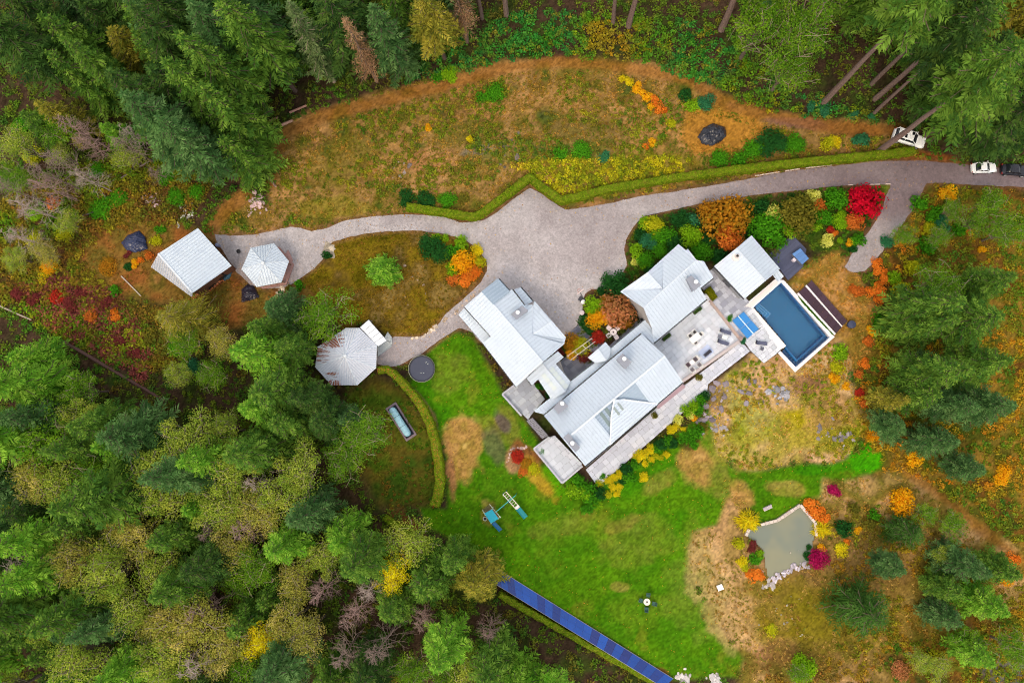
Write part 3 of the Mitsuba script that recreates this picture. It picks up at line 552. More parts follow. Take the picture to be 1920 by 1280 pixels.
pavers('garden_terrace', [(1098, 880), (1144, 840), (1230, 765), (1283, 722), (1390, 640), (1407, 658), (1353, 700), (1328, 720), (1326, 734), (1121, 912.5)], .12, 'long pale stone terrace along the garden side of the house', .85,
       ((206, 206, 214), (214, 214, 220), (198, 198, 206), (220, 218, 222)), seed=3)
pavers('west_terrace', [(943, 739), (988, 701), (1022, 748), (1001, 771), (990, 787)], .3, 'grey paved terrace behind the garage wing', .8, ((176, 178, 184), (188, 190, 194), (166, 168, 176), (194, 196, 198)), seed=4,
       parapet=[((942, 739), (978, 779), .5), ((942, 739), (966, 721), .5)])
pavers('lower_terrace', [(1001, 841), (1031, 819), (1040, 816), (1091, 868), (1091, 873), (1054, 904)], .9, 'pale raised terrace on the corner of the house above the lawn', .9, ((212, 214, 220), (218, 219, 224), (206, 208, 214)), seed=5,
       parapet=[((1001, 841), (1054, 905), .35), ((1054, 905), (1092, 873), .35), ((1001, 841), (1030, 819), .35)])
pavers('courtyard', [(1044, 682), (1062, 668), (1095, 668), (1112, 680), (1071, 713)], .1, 'small grey paved courtyard between the garage and main wings', .75, ((140, 140, 150), (156, 156, 164), (128, 128, 138)), seed=6)
pavers('entry_path', [(1060, 630), (1092, 602), (1110, 625), (1140, 650), (1200, 596), (1212, 590), (1216, 604), (1150, 656), (1110, 680), (1085, 660)], .07, 'dark grey stone path from the gravel court to the entry', .8, ((120, 120, 132), (134, 132, 144), (108, 108, 122), (150, 150, 154)), seed=7)
pavers('pool_deck', [(1394, 638), (1430, 612), (1423, 616), (1372, 600), (1410, 573), (1456, 640), (1471, 648), (1455, 664), (1432.5, 681), (1407, 657)], .22, 'pale stone deck beside the pool with a lone lounger', .7, ((214, 214, 220), (224, 224, 228), (204, 206, 210)), seed=8)
dk = MB(); dpg = poly([(1442, 476), (1486, 440.5), (1512, 467), (1506, 500), (1478, 526)], .25)
deck = emit('deck', MB().prism(dpg, -.1, .2, L(70, 66, 80)), 'matte', kind='structure', label='dark weathered deck behind the pool house')
dr0 = np.array(P(1442, 476)[:2]); dd = np.array(P(1486, 440.5)[:2]) - dr0; dd /= np.linalg.norm(dd); dn = np.array([-dd[1], dd[0]])
for i in range(-60, 60):
    o = dr0 + dn * i * .2
    cell = Polygon([o - dd * 20, o + dd * 20, o + dd * 20 + dn * .19, o - dd * 20 + dn * .19]).intersection(dpg)
    if not cell.is_empty and cell.area > .1:
        dk.prism(cell, .2, .25 + .004 * (i % 2), L(84, 88, 110) * RNG.uniform(.86, 1.1))
labels[emit('deck_board', dk, 'matte', deck)] = {'kind': 'stuff'}
# planted strips and low walls that divide the patios
def strip(name, a, b, w, h, col, label, cat, z0=0.0, bsdf='matte'):
    mb = MB(); a_, b_ = P(*a, z0 + h), P(*b, z0 + h); d = (b_ - a_) / np.linalg.norm(b_ - a_)
    mb.bar((a_ + [0, 0, -h / 2]), (b_ + [0, 0, -h / 2]), w, h, col)
    return solo(name, mb, label, cat, bsdf)
strip('low_wall', (1331, 563), (1386, 633), .42, .5, L(176, 156, 148), 'pinkish timber-topped low wall between the two patios', 'wall')
strip('retaining_wall', (1386, 640), (1276, 717), .5, .45, L(186, 176, 176), 'low pale retaining wall along the edge of the upper patio', 'wall')
strip('stone_kerb', (1283, 722), (1232, 763), .7, .3, L(176, 150, 160), 'pinkish stone bed edge beneath the eave of the main roof', 'kerb')
st = thing('garden_steps', 'grey slatted steps leading down from the west terrace', 'steps')
a, b, w_ = np.array([994, 785.]), np.array([1024, 819.]), np.array([-7, 3.5])
for i in range(14):
    c = a + (b - a) * (i + .5) / 14; mb = MB(); z = .35 + .035 * i
    mb.bar(P(*(c + w_), z), P(*(c - w_ * .6), z), .2, .1, L(150, 148, 156)); emit('tread', mb, 'matte', st)
mb = MB(); 
for s in (-.6, 1.0): mb.bar(P(*(a + w_ * s), .3), P(*(b + w_ * s), .8), .1, .12, L(92, 90, 98))
emit('stringer', mb, 'matte', st)
# ------------------------------------------------------------------ the pool
pool = thing('swimming_pool', 'rectangular blue swimming pool with white coping and a spill-over edge', 'swimming pool')
WZ = .12
inner = poly([(1411, 577.5), (1464.5, 529.5), (1546.5, 629.5), (1494, 676)], WZ); basin = poly([(1411, 577.5), (1464.5, 529.5), (1556.5, 632), (1492, 688.5), (1462, 657), (1471, 648.5)], WZ)
outer = poly([(1403, 566), (1453, 523.5), (1469.5, 525.5), (1564.5, 631.5), (1490.6, 697.5), (1458.5, 661.5), (1468, 652)], WZ)
LINER = L(44, 118, 166)
def shell(pg, z0, z1, col, wcol):
    mb = MB(); m = sheet(pg, z0, .2); mb.mesh(m, col)
    ring = pg.buffer(.22, join_style='mitre').difference(pg); mb.prism(ring, z0 - .2, z1, wcol); return mb
emit('basin_liner', shell(inner.buffer(-.15), WZ - 1.4, WZ - .02, LINER, L(34, 104, 158)), 'satin', pool)
cm = MB(); catch = basin.difference(inner.buffer(.1, join_style='mitre')); cm.prism(catch, -1.3, -.75, L(40, 96, 146)); emit('catch_basin', cm, 'satin', pool)
rim = MB(); rim.prism(outer.difference(basin), -1.2, .24, L(232, 230, 232)); emit('coping', rim, 'satin', pool, )
def water_sheet(pg, z): 
    v, f = trimesh.creation.triangulate_polygon(pg, engine='earcut'); f = f.copy()
    v3 = np.column_stack([v, np.full(len(v), z)]); a, b, c = v3[f[:, 0]], v3[f[:, 1]], v3[f[:, 2]]
    flip = np.cross(b - a, c - a)[:, 2] < 0; f[flip] = f[flip][:, ::-1]
    return v3, f
emit_mesh('water', water_sheet(inner.buffer(.02), WZ), 'water', pool); emit_mesh('spill_water', water_sheet(catch.buffer(.02), -.45), 'water', pool)
mb = MB()
for i, (a, b, c) in enumerate((((1422, 568), (1444, 588), (1437, 597)), ((1419, 571), (1438, 588), (1432, 594)), ((1416, 573.5), (1432, 588), (1427, 591)))):
    z = WZ - 1.0 + .28 * i; pts = [P(*q, z) for q in (a, b, c)]
    mb.prism(np.array([P(1411, 577.5, z)[:2], pts[0][:2], pts[1][:2], pts[2][:2]]), WZ - 1.4, z, L(50, 138, 194))
    for u, w in zip(pts, pts[1:]): mb.bar(u + [0, 0, .01], w + [0, 0, .01], .07, .03, L(130, 178, 206))
emit('pool_step', mb, 'satin', pool)
# the wide white edge between pool house and pool
mb = MB(); mb.prism(poly([(1396, 575), (1451, 525), (1460, 529), (1409, 576)], .26), 0, .26, L(234, 226, 222)); emit('coping', mb, 'matte', pool)
mb = MB(); mb.prism(poly([(1407, 575), (1413, 577), (1474, 648), (1471, 651), (1462, 656)], .25), 0, .25, L(228, 226, 228)); emit('coping', mb, 'matte', pool)

# ------------------------------------------------------------------ hot tub with its blue cover
tub = thing('hot_tub', 'raised rectangular hot tub under a bright blue cover in halves', 'hot tub')
tq = [(1372.5, 601), (1395, 583.8), (1423.5, 616), (1401, 635.5)]
tp = np.array([P(*q, .6) for q in tq]); mb = MB(); mb.prism(Polygon(tp[:, :2]).buffer(-.05), 0, .5, L(180, 180, 186)); emit('shell', mb, 'satin', tub)
for s0, s1 in ((.02, .485), (.515, .98)):
    a, b, c, d = tp[0] + (tp[1] - tp[0]) * s0, tp[0] + (tp[1] - tp[0]) * s1, tp[3] + (tp[2] - tp[3]) * s1, tp[3] + (tp[2] - tp[3]) * s0
    for t0, t1 in ((0, .49), (.5, 1)):
        mb = MB(); q = np.array([a + (d - a) * t0, b + (c - b) * t0, b + (c - b) * t1, a + (d - a) * t1]); mb.prism(Polygon(q[:, :2]).buffer(-.02), .48, .62, L(52, 128, 196) * RNG.uniform(.92, 1.08)); emit('cover', mb, 'satin', tub)
mb = MB(); m0, m1 = (tp[0] + tp[1]) / 2, (tp[3] + tp[2]) / 2; mb.bar(m0 + [0, 0, .04], m1 + [0, 0, .04], .13, .06, L(214, 224, 234)); emit('hinge_strip', mb, 'satin', tub)

# ------------------------------------------------------------------ two long solar collectors below the pool
for k, (quad, lab) in enumerate((([(1497.5, 548), (1510, 537), (1578.5, 613.5), (1568, 625.5)], 'long dark purple solar collector nearer the pool, with a white rail'), ([(1512.5, 534), (1522, 525.6), (1589, 602), (1579.7, 611.6)], 'long dark purple solar collector farther from the pool, with a white rail'))):
    t = thing('solar_collector', lab, 'solar collector', 'dark solar collectors by the pool')
    qs = np.array([P(*q, .5) for q in quad]); n = 9
    for i in range(n):
        f0, f1 = (i + .02) / n, (i + .98) / n
        for z in ((0, .5), ):
            a, b, c, d = qs[0] + (qs[3] - qs[0]) * f0, qs[1] + (qs[2] - qs[1]) * f0, qs[1] + (qs[2] - qs[1]) * f1, qs[0] + (qs[3] - qs[0]) * f1
            a, d = a - [0, 0, .2], d - [0, 0, .2]; mb = MB(); pts = np.array([a, b, c, d]); mb.hull(np.vstack([pts, pts - [0, 0, .07]]), L(58, 34, 50) * RNG.uniform(.85, 1.2)); emit('panel', mb, 'satin', t)
    mb = MB(); off = (qs[0] - qs[1]) * .12; mb.bar(qs[0] + off - [0, 0, .1], qs[3] + off - [0, 0, .1], .3, .12, L(226, 216, 220)); emit('rail', mb, 'satin', t)
    mb = MB()
    for i in range(6):
        p = qs[1] + (qs[2] - qs[1]) * i / 5; mb.bar([p[0], p[1], 0], p - [0, 0, .08], .08, .08, L(120, 110, 110), up=(1, 0, 0))
    emit('leg', mb, 'satin', t)

# ------------------------------------------------------------------ the shed, gazebo and octagon
shed = thing('shed', 'long grey-roofed shed with a brown lean-to at the left end of the drive', 'shed')
r0, r1 = (296.8, 475.5, 5.0), (360.8, 549, 5.0)
se, sw = plane(r0, r1, (371, 427.5, 3.6)), plane(r0, r1, (283, 500, 1.7))
roof_face(se, [r0[:2], (371, 427.5), (434, 498), r1[:2]], shed, spacing=.5); roof_face(sw, [r0[:2], r1[:2], (359, 556.5), (283, 500.5)], shed, spacing=.5, bsdf='dark_metal')  # southwest slope in a darker grey metal than the other slope
trim(shed, P(*r0), P(*r1), .3, .08)
wall_block(shed, [on(se, 371, 430), on(se, 432, 496), on(sw, 357, 552), on(sw, 286, 501)], [P(*r0), P(*r1)], L(112, 80, 66), f=.9, drop=.35)
wp = thing('firewood_stack', 'long stack of split orange-brown firewood along the shed', 'firewood')
r = np.random.default_rng(3); mb = MB(); a, b = P(364, 560, 0), P(416, 522, 0); d = (b - a) / np.linalg.norm(b - a); n2 = np.array([-d[1], d[0], 0])
for i in range(230):
    c = a + (b - a) * r.random() - n2 * r.uniform(-.1, .55) + [0, 0, r.uniform(.1, .85)]
    mb.bar(c - n2 * .2 + d * r.normal(0, .05), c + n2 * .2 + d * r.normal(0, .05), r.uniform(.1, .2), r.uniform(.08, .16), lin([(176, 96, 56), (200, 120, 76), (150, 84, 56), (216, 150, 110)][r.integers(4)]))
k = emit('split_log', mb, 'matte', wp); labels[k] = {'kind': 'stuff'}
mb = MB(); mb.bar(a - n2 * .2 + [0, 0, .06], b - n2 * .2 + [0, 0, .06], .9, .1, L(90, 60, 44)); emit('bearer', mb, 'matte', wp)

def poly_roof(parent, verts, apex, ze, za, bsdf='roof_metal', spacing=.42):
    n = len(verts); A = P(*apex, za); V = [P(*v, ze) for v in verts]
    for i in range(n):
        a, b = V[i], V[(i + 1) % n]; nn_ = np.cross(b - a, A - a); nn_ /= np.linalg.norm(nn_); nn_ = nn_ if nn_[2] > 0 else -nn_
        mid = (a + b) / 2
        roof_face((nn_, A), np.array([A, a, b]), parent, mid - A, spacing=spacing, bsdf=bsdf, thick=.08)
        trim(parent, A, a, .12, .07)
    mb = MB(); mb.tube([A, A + [0, 0, .18], A + [0, 0, .24]], [.3, .26, .1], L(206, 212, 220), 12); emit('cap', mb, 'satin', parent)
    return V, A
gz_ = thing('gazebo', 'six-sided gazebo with a ribbed pale metal roof on the gravel', 'gazebo')
gv_ = [(452.8, 505), (470, 464.7), (513.8, 456), (541.9, 489.7), (527.8, 529.5), (481, 538)]
V, A = poly_roof(gz_, gv_, (493.4, 492.8), 2.5, 4.2)
mb = MB(); fl_ = np.array([V[i][:2] for i in range(6)]); c0 = fl_.mean(0); mb.prism(Polygon(c0 + (fl_ - c0) * .98), -.1, .3, L(168, 132, 128)); emit('floor', mb, 'matte', gz_)
for v in V:
    p = c0 + (v[:2] - c0) * .86; mb = MB(); mb.bar([*p, .3], [*p, 2.6], .16, .16, L(140, 116, 100), up=(1, 0, 0)); emit('post', mb, 'matte', gz_)
for i in range(6):
    if i in (2, 3): continue
    p, q = c0 + (V[i][:2] - c0) * .86, c0 + (V[(i + 1) % 6][:2] - c0) * .86; mb = MB(); mb.bar([*p, 1.1], [*q, 1.1], .1, .08, L(150, 124, 108)); mb.bar([*p, .55], [*q, .55], .06, .5, L(150, 124, 108)); emit('railing', mb, 'matte', gz_)
mb = MB(); mb.prism(poly([(534, 478), (540, 468), (549, 488), (543, 492)], .18), -.05, .18, L(176, 140, 136)); emit('step', mb, 'matte', gz_)

def _rust(p, n, uv):
    a, b = P(603, 660, 3), P(624, 712, 3)
    k = 0.86 + .2 * mikit.fbm(p.x * .5, p.y * .5, octaves=3)
    d1 = dr.sqrt(dr.square(p.x - float(a[0])) + dr.square(p.y - float(a[1])))
    d2 = dr.sqrt(dr.square(p.x - float(P(630, 640, 3)[0])) + dr.square(p.y - float(P(630, 640, 3)[1])))
    d3 = dr.sqrt(dr.square(p.x - float(b[0])) + dr.square(p.y - float(b[1])))
    st_ = mikit.noise(p.x * .3, p.y * 5.0) * .6 + .4 * mikit.noise(p.x * 2, p.y * 7.0)
    w = mikit.smoothstep(.25, .46, st_ * (1.25 - dr.minimum(dr.minimum(d1 / 2.6, d2 / 2.2), d3 / 2.0)))
    return mikit.mix(mi.Color3f(.60, .62, .69) * k, mi.Color3f(.30, .115, .075) * (.7 + .5 * mikit.noise(p.x * 6, p.y * 6)), w)
scene['rusty_roof'] = {'type': 'twosided', 'b': {'type': 'principled', 'base_color': mikit.proc(_rust), 'roughness': .55, 'specular': .4}}
oc = thing('pavilion', 'eight-sided pavilion with a pale ribbed roof rusting along its left edge', 'pavilion')
ov = [(595.5, 650), (629, 627), (649, 614.6), (673.5, 614.6), (707, 647), (705, 690), (670, 722), (621, 722), (591, 688)]
V, A = poly_roof(oc, ov, (647, 667), 2.9, 4.9, 'rusty_roof', .36)
pts = np.array([v[:2] for v in V]); c0 = pts.mean(0); mb = MB(); mb.prism(Polygon(c0 + (pts - c0) * .88), -.1, 2.75, L(172, 160, 150)); emit('wall', mb, 'matte', oc)
for i in range(len(V)):
    p, q = c0 + (pts[i] - c0) * .883, c0 + (pts[(i + 1) % len(V)] - c0) * .883; m_, l = (p + q) / 2, np.linalg.norm(q - p); d = (q - p) / l
    if l < 1.6: continue
    mb = MB(); mb.box((*m_, 1.5), (min(1.6, l * .6), .08, 1.3), L(214, 212, 208), R=np.stack([[d[0], d[1], 0], [-d[1], d[0], 0], [0, 0, 1]], 1)); kk = emit('window', mb, 'satin', oc)
    mb = MB(); mb.box((*m_, 1.5), (min(1.4, l * .5), .13, 1.12), L(20, 24, 30), R=np.stack([[d[0], d[1], 0], [-d[1], d[0], 0], [0, 0, 1]], 1)); emit('pane', mb, 'dark_glass', kk)
an = plane((675, 613.5, 2.9), (691, 599.5, 2.6), (709, 649, 2.9))
kx = MB(); qd = [(675, 613.5), (691, 599.5), (725, 638.5), (709, 649)]
for i in range(5):
    f0, f1 = (i + .03) / 5, (i + .97) / 5; q = [np.array(on(an, *(np.array(qd[s]) + (np.array(qd[e]) - np.array(qd[s])) * f))) for s, e, f in ((0, 3, f0), (1, 2, f0), (1, 2, f1), (0, 3, f1))]
    mb = MB(); mb.hull(np.vstack([q, np.array(q) - [0, 0, .07]]), L(226, 230, 236)); emit('canopy_panel', mb, 'satin', oc)
mb = MB()
for s, e in ((0, 1), (1, 2), (2, 3)): mb.bar(on(an, *qd[s]) - [0, 0, .1], on(an, *qd[e]) - [0, 0, .1], .1, .1, L(120, 124, 130))
for q in (qd[1], qd[2]): e = on(an, *q); mb.bar([e[0], e[1], 0], e - [0, 0, .1], .1, .1, L(120, 124, 130), up=(1, 0, 0))
emit('canopy_frame', mb, 'satin', oc)
mb = MB(); mb.prism(poly([(707, 650), (713, 645), (727, 622), (734, 631.5), (735, 644), (709, 667)], .35), -.05, .35, L(176, 182, 184)); mb.prism(poly([(705, 662), (733.5, 646.5), (735.5, 648.5), (706, 670)], .18), -.05, .18, L(158, 164, 168)); emit('porch', mb, 'satin', oc)

# ------------------------------------------------------------------ vehicles
def car(key_label, px, py, heading, length, width, kind='saloon', paint=L(236, 238, 240), cat='car', group=None, name='parked_car', height=1.45):
    c = P(px, py, .8); c[2] = .03; t = thing(name, key_label, cat, group); R = rot(heading); h = length / 2
    def put(nm, mb, bs, parent=t, smooth=False):
        v, f, cc = mb.out(); return emit(nm, (v @ R.T + c, f, cc), bs, parent, smooth)
    def loft(st, col, n=16, e=3.2):
        ang = np.linspace(0, 2 * np.pi, n, endpoint=False); rings = []
        for x, hw, z0, z1 in st:
            cz, sz = np.cos(ang), np.sin(ang)
            y = np.sign(cz) * np.abs(cz) ** (2 / e) * hw; z = (z0 + z1) / 2 + np.sign(sz) * np.abs(sz) ** (2 / e) * (z1 - z0) / 2
            rings.append(np.stack([np.full(n, x), y, z], 1))
        v = np.vstack(rings); f = []
        for i in range(len(st) - 1):
            for j in range(n): a, b = i * n + j, i * n + (j + 1) % n; f += [[a, b, b + n], [a, b + n, a + n]]
        e0 = (len(st) - 1) * n
        f += [[0, k + 1, k] for k in range(1, n - 1)] + [[e0, e0 + k, e0 + k + 1] for k in range(1, n - 1)]
        mb = MB(); mb.add(v, f, col); return mb
    w, H = width / 2, height
    suv = kind == 'suv'; belt = H * .62
    put('body', loft([(-h, w * .82, .42, belt * .86), (-h * .96, w * .95, .3, belt), (-h * .6, w, .24, belt * 1.02), (h * .3, w, .24, belt), (h * .62, w * .98, .24, belt * .94), (h * .9, w * .9, .28, belt * .82), (h, w * .72, .36, belt * .68)], paint, 20), 'gloss', smooth=True)
    rear, front = (-h * .93, h * .42) if suv else (-h * .72, h * .40)
    put('cabin_glass', loft([(rear, w * .84, belt * .7, belt * .98), (rear + .32, w * .80, belt * .7, H * .965), (front - .75, w * .80, belt * .7, H * .965), (front, w * .84, belt * .7, belt * .98)], L(14, 16, 20), 16, 4), 'dark_glass', smooth=True)
    roof_l, roof_r = rear + (.28 if suv else .5), front - (.72 if suv else .68)
    put('roof', loft([(roof_l, w * .72, H * .88, H * .965), (roof_l + .12, w * .79, H * .9, H * .99), ((roof_l + roof_r) / 2, w * .8, H * .9, H), (roof_r - .1, w * .79, H * .9, H * .99), (roof_r, w * .72, H * .88, H * .965)], paint, 16, 4), 'gloss', smooth=True)
    for s in (-1, 1):
        mb = MB(); mb.bar([front - .02, s * w * .8, belt], [roof_r, s * w * .76, H * .96], .09, .07, paint); mb.bar([rear + .02, s * w * .8, belt], [roof_l, s * w * .76, H * .96], .14, .08, paint); mb.bar([(rear + front) / 2 - .1, s * w * .845, belt * .98], [(rear + front) / 2 - .1, s * w * .785, H * .965], .1, .04, paint, up=(1, 0, 0)); put('pillar', mb, 'gloss')
        mb = MB(); mb.box((front - .25, s * (w + .1), belt * 1.05), (.16, .2, .13), paint); put('mirror', mb, 'gloss')
        mb = MB(); mb.box((h * .93, s * w * .68, belt * .72), (.2, .34, .14), L(220, 224, 226)); put('headlight', mb, 'gloss')
        mb = MB(); mb.box((-h * .96, s * w * .78, belt * .8), (.14, .26, .2), L(150, 20, 20)); put('tail_light', mb, 'gloss')
        for x in (-h * .6, h * .62):
            mb = MB(); mb.tube([[x, s * (w - .2), .33], [x, s * (w + .02), .33]], .33, L(24, 24, 26), 16); k = put('wheel', mb, 'satin')
            mb = MB(); mb.tube([[x, s * (w + .0), .33], [x, s * (w + .04), .33]], .2, L(170, 172, 176), 12); put('rim', mb, 'gloss', k)
    if suv:
        mb = MB()
        mb.box((roof_l + 1.15, -w * .35, H + .0), (.34, .55, .03), L(20, 22, 26)); mb.box((roof_l + 1.15 + .95, w * .38, H + .0), (.36, .5, .03), L(20, 22, 26)); mb.box((roof_l + .35, -w * .25, H), (.4, .4, .03), L(30, 30, 34)); put('roof_hatch', mb, 'gloss')
    return t
aw = lambda dx, dy: math.atan2(-dy, dx)
car('long white sport utility car parked askew behind the hedge end', 1704.5, 259.5, aw(62, 22), 5.0, 2.0, 'suv', height=1.85)
car('small white saloon car at the right end of the driveway', 1845.5, 314, aw(43, -1), 3.75, 1.62)
car('dark navy car nosing out from under the trees behind the white saloon', 1904, 318.5, aw(40, 4), 4.1, 1.66, paint=L(20, 22, 34))

# ------------------------------------------------------------------ trampoline, gas tank, play set
tr = thing('trampoline', 'round dark trampoline on the lawn beside the garage wing', 'trampoline')
c = P(791, 691, .75); R_ = 2.0
mb = MB(); th = np.linspace(0, 2 * np.pi, 41)
mb.prism(Point(c[0], c[1]).buffer(R_ * .93, 32), .72, .75, L(62, 66, 84)); emit('mat', mb, 'satin', tr)
mb = MB(); mb.tube([[c[0] + R_ * math.cos(t), c[1] + R_ * math.sin(t), .78] for t in th], .06, L(40, 42, 52), 8, False); emit('rim', mb, 'satin', tr)
mb = MB(); ring = Point(c[0], c[1]).buffer(R_ * 1.0, 32).difference(Point(c[0], c[1]).buffer(R_ * .92, 32)); mb.prism(ring, .77, .8, L(48, 50, 62)); emit('pad', mb, 'satin', tr)
mb = MB(); mb.tube([[c[0] + R_ * 1.05 * math.cos(t) - .05, c[1] + R_ * 1.05 * math.sin(t), .7] for t in th], .035, L(170, 174, 150), 6, False); emit('net_hoop', mb, 'satin', tr)
for i in range(6):
    t = i * math.pi / 3 + .3; mb = MB(); p = np.array([c[0] + R_ * math.cos(t), c[1] + R_ * math.sin(t), 0]); mb.tube([p, p + [0, 0, .76]], .04, L(120, 124, 130), 7); emit('leg', mb, 'satin', tr)
mb = MB()
for dx, dy in ((5, -12), (7, -9), (-1, 8), (2, 8)): q = P(791 + dx * 1.6, 691 + dy, .77); mb.box(q, (.22, .1, .02), L(176, 180, 176), rz=.6)
emit('leaf_litter', mb, 'matte', tr)
tk = thing('gas_tank', 'long pale blue gas tank lying on a concrete pad left of the curved hedge', 'tank')
a, b = P(733, 764, .9), P(767, 817, .9); d = (b - a) / np.linalg.norm(b - a)
mb = MB(); s = np.array([0, .08, .22, .42, .6]); rr = np.array([.02, .3, .44, .53, .56]); l = np.linalg.norm(b - a)
pp = [a + d * x for x in s] + [b - d * x for x in s[::-1]]; mb.tube(pp, np.r_[rr, rr[::-1]], L(146, 188, 204), 18, False); emit('shell', mb, 'gloss', tk, smooth=True)
for f in (.32, .66): mb = MB(); q = a + (b - a) * f; mb.tube([q - d * .03, q + d * .03], .575, L(40, 60, 72), 18, False); emit('band', mb, 'satin', tk)
mb = MB(); q = a + (b - a) * .2 + [0, 0, .5]; mb.tube([q, q + [0, 0, .22]], .16, L(150, 190, 200), 12); emit('valve_cover', mb, 'gloss', tk)
for f in (.22, .78): mb = MB(); q = a + (b - a) * f; q[2] = .27; mb.box(q, (.25, 1.0, .5), L(130, 126, 128), rz=math.atan2(d[1], d[0])); emit('saddle', mb, 'matte', tk)
mb = MB(); q = (a + b) / 2; q[2] = .16; mb.box(q, (l + .2, 1.4, .1), L(40, 44, 52), rz=math.atan2(d[1], d[0])); emit('skid', mb, 'matte', tk)
mb = MB(); q = (a + b) / 2; q[2] = .06; mb.box(q, (l + .9, 1.95, .14), L(132, 116, 124), rz=math.atan2(d[1], d[0])); emit('pad', mb, 'matte', tk)

TEAL, TEALD = L(20, 150, 172), L(10, 104, 116)
ps_ = thing('play_set', 'turquoise play set with a roofed tower, ladder, swing beam and slides', 'play set')
q = np.array([P(908, 962, 2.0), P(922.5, 954, 2.0), P(935, 972, 2.0), P(920.5, 981, 2.0)]); mb = MB(); mb.hull(np.vstack([q, q - [0, 0, .06]]), TEAL); emit('canopy', mb, 'satin', ps_)
q0 = q.copy()
for p in q: mb = MB(); mb.bar([p[0], p[1], -.1], p, .1, .1, L(176, 190, 176), up=(1, 0, 0)); emit('post', mb, 'satin', ps_)
mb = MB(); mb.prism(Polygon(q[:, :2]), 1.0, 1.08, L(150, 120, 90)); emit('platform', mb, 'matte', ps_)
mb = MB()
for e0, e1, z0, z1 in (((904.5, 955), (910, 966), .1, 1.95), ((918, 945), (939, 970), .4, 1.95)): mb.bar(P(*e0, z0), P(*e1, z1), .09, .09, L(206, 208, 190))
for i in range(7): f = i / 6; mb.bar(P(905 + 3.5 * f * 1.2, 955.5 + 7 * f, .2 + 1.5 * f), P(917 + 4 * f, 946 + 7 * f, .2 + 1.5 * f), .05, .05, L(90, 80, 72))
emit('ladder', mb, 'satin', ps_)
def slide(a, b, za, zb, w, col):
    mb = MB(); A, B = P(*a, za), P(*b, zb); n = 10; f = np.linspace(0, 1, n); d = (B - A)[:2]; d /= np.linalg.norm(d); s = np.array([-d[1], d[0], 0])
    c = A + (B - A) * f[:, None]; c[:, 2] = zb + (za - zb) * (1 - f) ** 1.25
    prof = [(-w / 2 - .05, .2), (-w / 2, .2), (-w / 2 + .06, .0), (w / 2 - .06, 0), (w / 2, .2), (w / 2 + .05, .2)]
    v = np.vstack([[p + s * x + [0, 0, z] for x, z in prof] for p in c]); k = len(prof)
    mb.add(v, [[i * k + j, i * k + j + 1, (i + 1) * k + j + 1, (i + 1) * k + j] for i in range(n - 1) for j in range(k - 1)], col); return mb
emit('slide', slide((925, 979), (939, 994), 1.05, .2, .55, L(10, 96, 140)), 'gloss', ps_); emit('slide', slide((971, 952), (986, 970), 1.3, .2, .7, L(14, 128, 134)), 'gloss', ps_)
mb = MB(); mb.bar(P(929, 960, 2.1), P(967, 928, 2.1), .1, .12, L(60, 170, 170)); emit('swing_beam', mb, 'satin', ps_)
mb = MB()
for e in ((944, 923), (949, 918)): pass
lad = [(946, 924), (971, 952)]
for s in (-1, 1): o = np.array([3.0, -2.6]) * s; mb.bar(P(*(np.array(lad[0]) + o), 1.7), P(*(np.array(lad[1]) + o), 1.35), .1, .1, L(222, 210, 200))
for i in range(9): f = i / 8; cc_ = np.array(lad[0]) + (np.array(lad[1]) - np.array(lad[0])) * f; mb.bar(P(*(cc_ - [3, -2.6]), 1.7 - .35 * f), P(*(cc_ + [3, -2.6]), 1.7 - .35 * f), .07, .06, L(200, 190, 180))
emit('monkey_bars', mb, 'satin', ps_)
mb = MB(); mb.prism(poly([(966, 951), (972, 946), (975, 950), (969, 955)], 1.32), 1.24, 1.32, L(232, 228, 226)); emit('platform', mb, 'satin', ps_)
mb = MB()
for p, zt in (((943, 926), 1.7), ((949, 921), 1.7), ((967, 955), 1.35), ((974, 949), 1.35), ((967, 928), 2.1)):
    e = P(*p, zt); mb = MB(); mb.bar([e[0], e[1], -.1], e, .08, .08, TEALD, up=(1, 0, 0)); emit('post', mb, 'satin', ps_)
for f in (.3, .55):
    e = P(929 + 38 * f, 960 - 32 * f, 2.1); mb = MB(); mb.tube([e, e - [0, 0, 1.5]], .015, L(90, 90, 90), 4); mb.tube([e + [.35, -.28, 0], e + [.35, -.28, -1.5]], .015, L(90, 90, 90), 4); mb.bar(e - [0, 0, 1.5], e + [.35, -.28, -1.5], .2, .04, L(30, 60, 70)); emit('swing', mb, 'satin', ps_)
mb = MB(); c = P(909.5, 972, 1.0); mb.tube([c + [.3 * math.cos(t), .3 * math.sin(t), 0] for t in np.linspace(0, 2 * np.pi, 15)], .05, L(196, 196, 180), 6, False); mb.prism(Point(c[0], c[1]).buffer(.26), .2, .96, L(24, 24, 26)); emit('tyre_swing', mb, 'satin', ps_)

